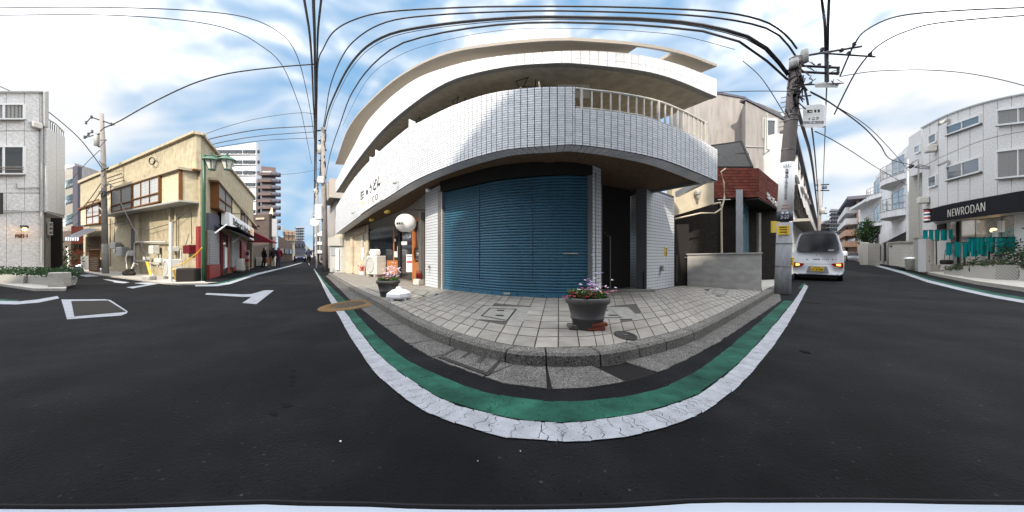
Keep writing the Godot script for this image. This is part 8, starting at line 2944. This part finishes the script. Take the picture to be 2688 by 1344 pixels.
func small_things() -> void:
	flower_pot(G(1542, 861, SW), 0.74, "large dark grey pot of mixed flowers before the blue shutter", [["bloom_violet", 34, 0.08, -0.05, 0.07, 0.62, 0.13, "violet_flowers"], ["bloom_white", 30, 0.1, 0.0, 0.12, 0.56, 0.08, "white_flowers"], ["bloom_pink", 26, 0.16, 0.05, 0.1, 0.54, 0.05, "pink_flowers"], ["bloom_red", 30, -0.1, 0.12, 0.12, 0.5, 0.05, "red_flowers"], ["bloom_yellow", 12, 0.02, 0.14, 0.07, 0.5, 0.03, "yellow_flowers"]], 240)
	flower_pot(G(1019, 778, SW), 0.68, "dark grey pot of pink and white flowers by the noodle shop", [["bloom_pink", 46, -0.02, 0.05, 0.16, 0.53, 0.06, "pink_flowers"], ["bloom_white", 50, 0.12, 0.0, 0.1, 0.6, 0.12, "white_flowers"]], 220)
	var t := thing("brick_prop", "two flat red bricks under the large flower pot", "brick", G(1562, 866, SW))
	for k in 2:
		var m := MB.new()
		m.cbox(G(1562, 866, SW) + Vector3(0.02 * k, 0.022 + 0.045 * k, -0.04), Vector3(0.19, 0.04, 0.2), 0.006, Basis(Vector3.UP, 0.1 + k * 0.1))
		part(t, "brick", m, M.brick2)
	var m := MB.new()
	m.cbox(G(1520, 862, SW) + Vector3(-0.06, 0.025, 0), Vector3(0.14, 0.05, 0.16), 0.01)
	one("stone_prop", m, M.kerb, "dark stone wedge under the left side of the large flower pot", "stone")
	# white weight with sloping top
	t = thing("water_weight", "white plastic water weight beside the left flower pot", "weight", G(1047, 787, SW))
	m = MB.new()
	var o := G(1047, 786, SW)
	var rings := []
	for k in [[0.17, 0.03], [0.185, 0.06], [0.18, 0.12], [0.10, 0.19], [0.05, 0.20], [0.04, 0.24]]:
		var ring := []
		for i in 16:
			var a := -TAU * i / 16.0 + 0.3
			var q: float = k[0] / maxf(absf(cos(a - 0.3)), absf(sin(a - 0.3))) * 0.5 + k[0] * 0.5
			ring.append(o + Vector3(cos(a) * q, k[1], sin(a) * q * 1.2))
		rings.append(ring)
	m.loft(rings, true)
	part(t, "tank", m, M.white_plastic)
	for k in 4:
		m = MB.new()
		m.box(o + Vector3(cos(TAU * k / 4 + 0.5) * 0.15, 0.015, sin(TAU * k / 4 + 0.5) * 0.17), Vector3(0.06, 0.035, 0.06))
		part(t, "foot", m, M.white_plastic)
	# big outdoor air conditioner with things on it
	var fk := fac([[958, 13.9], [1010, 12.9]])
	ac_unit("air_conditioner", "large white outdoor air conditioner on the sunlit pavement", fk.ph(985, SW, 0.0) + Vector3(0, 0, -0.1), fk.dir(985), fk.nrm(985), 0.78, 0.74, 0.42, M.ac_white, 0.1)
	m = MB.new()
	m.cbox(fk.ph(978, SW + 0.97, -0.1), Vector3(0.45, 0.25, 0.3), 0.05, Basis(fk.dir(985), Vector3.UP, fk.nrm(985)))
	one("storage_box", m, M.white_plastic, "white box standing on the large air conditioner", "box")
	t = thing("red_flowers", "small pot of bright red flowers beside the large air conditioner", "flower pot", Q(952, 15.0, SW))
	m = MB.new()
	m.lathe(Q(952, 15.0, SW), [[0.12, 0.0], [0.16, 0.14]], 12)
	part(t, "pot", m, M.white_plastic)
	m = MB.new()
	for i in 160:
		leaf(m, Q(952, 15.0, SW + 0.26) + Vector3(rng.randfn(0, 0.09), rng.randfn(0, 0.09), rng.randfn(0, 0.09)), 0.07)
	part(t, "flowers", m, M.red_ink)
	t = thing("shop_flag", "white cloth flag beside the large air conditioner", "flag", Q(953, 14.6, SW))
	m = MB.new()
	m.tube([Q(956, 14.6, SW), P(956, 645, 14.6)], 0.012, 5)
	part(t, "pole", m, M.white_metal)
	m = MB.new()
	rings = []
	for r in 6:
		var row := []
		for j in 6:
			row.append(P(948 + j * 1.6, 650 + r * 6.5, 14.6) + Vector3(0, 0, 0.04 * sin(j * 1.4 + r)))
		rings.append(row)
	m.sg = 1
	m.loft(rings, false, false)
	part(t, "cloth", m, M.poster)
	t = thing("bottle_crate", "pale crate with dark bottles at the noodle shop door", "crate", Q(1101, 9.9, SW))
	var cc := Q(1101, 9.75, SW)
	m = MB.new()
	m.cbox(cc + Vector3(0, 0.09, 0), Vector3(0.22, 0.17, 0.3), 0.015, Basis(Vector3.UP, -0.5))
	part(t, "crate", m, M.offwhite)
	for k in 3:
		m = MB.new()
		m.sg = 1
		m.lathe(cc + Vector3(-0.065 + k * 0.065, 0.18, 0.02 + k * 0.03), [[0.03, 0.0], [0.03, 0.13], [0.011, 0.18], [0.011, 0.24]], 10)
		part(t, "bottle", m, M.maroon)
	t = thing("flower_bunch", "white blossoms in front of the orange shop panel", "flowers", Q(1030, 11.4, SW))
	m = MB.new()
	m.lathe(Q(1030, 11.4, SW), [[0.11, 0.0], [0.15, 0.22]], 12)
	part(t, "pot", m, M.pot)
	m = MB.new()
	for i in 130:
		leaf(m, Q(1030, 11.4, SW + 0.36) + Vector3(rng.randfn(0, 0.12), rng.randfn(0, 0.11), rng.randfn(0, 0.1)), 0.06)
	part(t, "blossoms", m, M.bloom_white)
	# litter on the road
	for k in [[894, 1160, 4], [1254, 1212, 1.6], [1366, 1186, 1.5]]:
		m = MB.new()
		var pts := []
		for i in 7:
			var g := G(k[0] + cos(TAU * i / 7.0) * k[2] * rng.randf_range(0.5, 1.3), k[1] + sin(TAU * i / 7.0) * k[2] * 0.5)
			pts.append(Vector2(g.x, g.z))
		m.plate(Vector3(0, 0.002, 0), Vector3.RIGHT, Vector3.BACK, pts, Vector3(0, 0.003, 0))
		one("paper_scrap", m, M.poster, "largest white paper scrap on the foreground road" if k[2] == 4 else ("white paper scrap below the crack of the white line" if k[2] == 1.6 else "smallest white paper scrap near the white line"), "litter")
	# the white vehicle that carries the camera
	t = thing("camera_vehicle", "white curved vehicle roof along the bottom edge, carrying the camera", "vehicle", Vector3(0, 0, 0.3))
	rings = []
	var xs := []
	for i in 41:
		xs.append(lerpf(-500, 3190, i / 40.0))
	var ed := [-500, 1326, 0, 1330, 300, 1330, 560, 1322, 700, 1318, 800, 1322, 960, 1324, 1100, 1330, 1344, 1332, 1600, 1328, 1750, 1320, 1840, 1314, 1960, 1314, 2300, 1314, 2500, 1318, 2688, 1320, 3190, 1324]
	for x in xs:
		var dd := 0.60 * F / (cv(ed, x) - CY)
		var p := Q(x, dd, 0.0)
		rings.append([p + Vector3(0, 0.0, 0.08), p + Vector3(0, 0.25, 0.012), p + Vector3(0, 0.335, 0.0), p + Vector3(0, 0.35, 0.008), p + Vector3(0, 0.353, 0.06), Vector3(p.x, 0.36, 0.7), Vector3(p.x, 0.0, 0.8)])
	m = MB.new()
	m.sg = 1
	m.loft(rings, true)
	part(t, "panel", m, M.panel_blue)
	m = MB.new()
	var tr := []
	for x in xs:
		tr.append(Q(x, 0.60 * F / (cv(ed, x) - CY), 0.348) + Vector3(0, 0, -0.004))
	m.tube(tr, 0.005, 6)
	part(t, "edge_trim", m, M.rubber)

# ---- people: tapered capsules joined smoothly and meshed as one surface
func surface(caps: Array, cell: float) -> MB:
	var lo := Vector3(1e9, 1e9, 1e9)
	var hi := -lo
	for c in caps:
		for k in [[c[0], c[2]], [c[1], c[3]]]:
			lo = lo.min(k[0] - Vector3.ONE * (k[1] + cell * 2))
			hi = hi.max(k[0] + Vector3.ONE * (k[1] + cell * 2))
	var n := Vector3i(((hi - lo) / cell).ceil()) + Vector3i.ONE
	var val := PackedFloat32Array()
	val.resize(n.x * n.y * n.z)
	for z in n.z:
		for y in n.y:
			for x in n.x:
				var p := lo + Vector3(x, y, z) * cell
				var d := 9.0
				for c in caps:
					var ab: Vector3 = c[1] - c[0]
					var s := clampf((p - c[0]).dot(ab) / maxf(ab.length_squared(), 1e-9), 0, 1)
					var q: float = p.distance_to(c[0] + ab * s) - lerpf(c[2], c[3], s)
					var h := clampf(0.5 + 0.5 * (d - q) / 0.03, 0, 1)
					d = lerpf(d, q, h) - 0.03 * h * (1 - h)
				val[(z * n.y + y) * n.x + x] = d
	var m := MB.new()
	m.sg = 1
	var vert := {}
	var at := func(x: int, y: int, z: int) -> float: return val[(z * n.y + y) * n.x + x]
	for z in n.z - 1:
		for y in n.y - 1:
			for x in n.x - 1:
				var sum := Vector3.ZERO
				var k := 0
				for e in 12:
					var axis := e / 4
					var u := e % 2
					var v := (e / 2) % 2
					var a := Vector3i.ZERO
					a[(axis + 1) % 3] = u
					a[(axis + 2) % 3] = v
					var b := a
					b[axis] = 1
					var va: float = at.call(x + a.x, y + a.y, z + a.z)
					var vb: float = at.call(x + b.x, y + b.y, z + b.z)
					if (va < 0) != (vb < 0):
						sum += Vector3(a).lerp(Vector3(b), va / (va - vb))
						k += 1
				if k:
					vert[Vector3i(x, y, z)] = lo + (Vector3(x, y, z) + sum / k) * cell
	for c in vert:
		for axis in 3:
			var v1: Vector3i = Vector3i.ZERO
			var v2: Vector3i = Vector3i.ZERO
			v1[(axis + 1) % 3] = -1
			v2[(axis + 2) % 3] = -1
			var e: Vector3i = c
			var f: Vector3i = c
			f[axis] += 1
			var va: float = at.call(e.x, e.y, e.z)
			var vb: float = at.call(f.x, f.y, f.z)
			if (va < 0) == (vb < 0) or not (vert.has(c + v1) and vert.has(c + v2) and vert.has(c + v1 + v2)):
				continue
			if va < 0:
				m.quad(vert[c], vert[c + v1], vert[c + v1 + v2], vert[c + v2])
			else:
				m.quad(vert[c + v2], vert[c + v1 + v2], vert[c + v1], vert[c])
	return m

func person(label: String, o: Vector3, yaw: float, stride: float, top: Material, legs: Material, bow := 0.0, sit := 0.0) -> Node3D:
	var t := thing("person", label, "person", o)
	var b := Basis(Vector3.UP, yaw)
	var J := func(x: float, y: float, z: float) -> Vector3: return o + b * Vector3(x, y, z)
	var hip := 0.88 + sit
	var hd := Vector3(0, 1.56 + sit, 0.05 + bow)
	var arm := []
	var leg := []
	for s in [-1, 1]:
		var k: float = stride * s
		if sit != 0.0:
			leg.append_array([[J.call(0.09 * s, hip, 0), J.call(0.1 * s, hip - 0.2 - 0.12 * s, 0.34), 0.085, 0.06], [J.call(0.1 * s, hip - 0.2 - 0.12 * s, 0.34), J.call(0.1 * s, hip - 0.62 - 0.12 * s, 0.18), 0.058, 0.042]])
			arm.append_array([[J.call(0.19 * s, hip + 0.5, bow * 0.7), J.call(0.23 * s, hip + 0.25, 0.2 + bow * 0.7), 0.055, 0.042], [J.call(0.23 * s, hip + 0.25, 0.2 + bow * 0.7), J.call(0.22 * s, hip + 0.2, 0.45), 0.042, 0.034]])
		else:
			leg.append_array([[J.call(0.09 * s, hip, 0), J.call(0.1 * s, 0.47, 0.16 * k), 0.088, 0.06], [J.call(0.1 * s, 0.47, 0.16 * k), J.call(0.1 * s, 0.07, 0.16 * k - 0.1 * absf(k)), 0.058, 0.042]])
			arm.append_array([[J.call(0.2 * s, hip + 0.52, 0.0), J.call(0.25 * s, hip + 0.25, -0.12 * k), 0.055, 0.044], [J.call(0.25 * s, hip + 0.25, -0.12 * k), J.call(0.25 * s, hip + 0.0, -0.08 * k + 0.08), 0.042, 0.032]])
	var trunk := [[J.call(0, hip + 0.02, 0), J.call(0, hip + 0.26, bow * 0.4), 0.14, 0.13], [J.call(-0.08, hip + 0.44, bow * 0.8), J.call(0.08, hip + 0.44, bow * 0.8), 0.11, 0.11], [J.call(0, hip + 0.26, bow * 0.4), J.call(0, hip + 0.44, bow * 0.8), 0.13, 0.12], [J.call(-0.15, hip + 0.53, bow * 0.9), J.call(0.15, hip + 0.53, bow * 0.9), 0.06, 0.06]]
	var head := [[J.call(hd.x, hd.y - 0.15, hd.z - 0.03), J.call(hd.x, hd.y - 0.06, hd.z), 0.05, 0.05], [J.call(0, hd.y - 0.03, hd.z + 0.02), J.call(0, hd.y + 0.05, hd.z), 0.075, 0.092], [J.call(0, hd.y - 0.01, hd.z + 0.08), J.call(0, hd.y + 0.02, hd.z + 0.09), 0.018, 0.014]]
	var feet := []
	var hands := []
	for i in 2:
		var an: Vector3 = leg[i * 2 + 1][1]
		feet.append([an + b * Vector3(0, -0.02, -0.03), an + b * Vector3(0, -0.04, 0.15), 0.045, 0.035])
		var wr: Vector3 = arm[i * 2 + 1][1]
		var dv: Vector3 = (arm[i * 2 + 1][1] - arm[i * 2 + 1][0]).normalized()
		hands.append([wr, wr + dv * 0.07, 0.034, 0.03])
		for fg in 4:
			var off := b * Vector3(0.0, 0, (fg - 1.5) * 0.02)
			hands.append([wr + dv * 0.07 + off, wr + dv * (0.15 - absf(fg - 1.2) * 0.012) + off * 1.2, 0.0095, 0.008])
		hands.append([wr + dv * 0.02, wr + dv * 0.08 + b * Vector3(0, 0, 0.06), 0.011, 0.009])
	part(t, "body", surface(trunk + head + arm + leg + feet + hands, 0.034), M.skin)
	var grow := func(l: Array, g: float) -> Array:
		var q := []
		for c in l:
			q.append([c[0], c[1], c[2] + g, c[3] + g])
		return q
	part(t, "jacket", surface(grow.call(trunk + arm, 0.024), 0.034), top)
	part(t, "trousers", surface(grow.call(leg + [trunk[0]], 0.018), 0.034), legs)
	part(t, "shoes", surface(grow.call(feet, 0.014), 0.025), M.cloth_dark)
	part(t, "hair", surface([[J.call(0, hd.y + 0.04, hd.z - 0.03), J.call(0, hd.y + 0.07, hd.z - 0.01), 0.09, 0.088], [J.call(0, hd.y - 0.06, hd.z - 0.06), J.call(0, hd.y + 0.04, hd.z - 0.05), 0.06, 0.085]], 0.025), M.hair)
	return t

func people() -> void:
	person("person in dark clothes standing in the shade by the shop goods", Q(693, 28.5, 0), 2.4, 0.6, M.cloth_dark, M.cloth_dark)
	person("person in dark top and wide beige trousers walking on the left pavement", Q(718, 29.0, 0), -2.6, 1.0, M.cloth_dark, M.cloth_beige)
	person("person in a maroon coat and navy trousers walking on the left pavement", Q(730.5, 30.0, 0), -2.6, 0.8, M.cloth_maroon, M.cloth_navy)
	var o := Q(811, 36.0, 0)
	bicycle("bicycle", "bicycle ridden down the middle of the left street", o, Vector3(-0.45, 0, -0.89))
	person("person in dark clothes riding a bicycle in the left street", o + Vector3(0.04, 0, 0.1), atan2(-0.45, -0.89), 0.0, M.cloth_navy, M.cloth_dark, 0.12, 0.02)
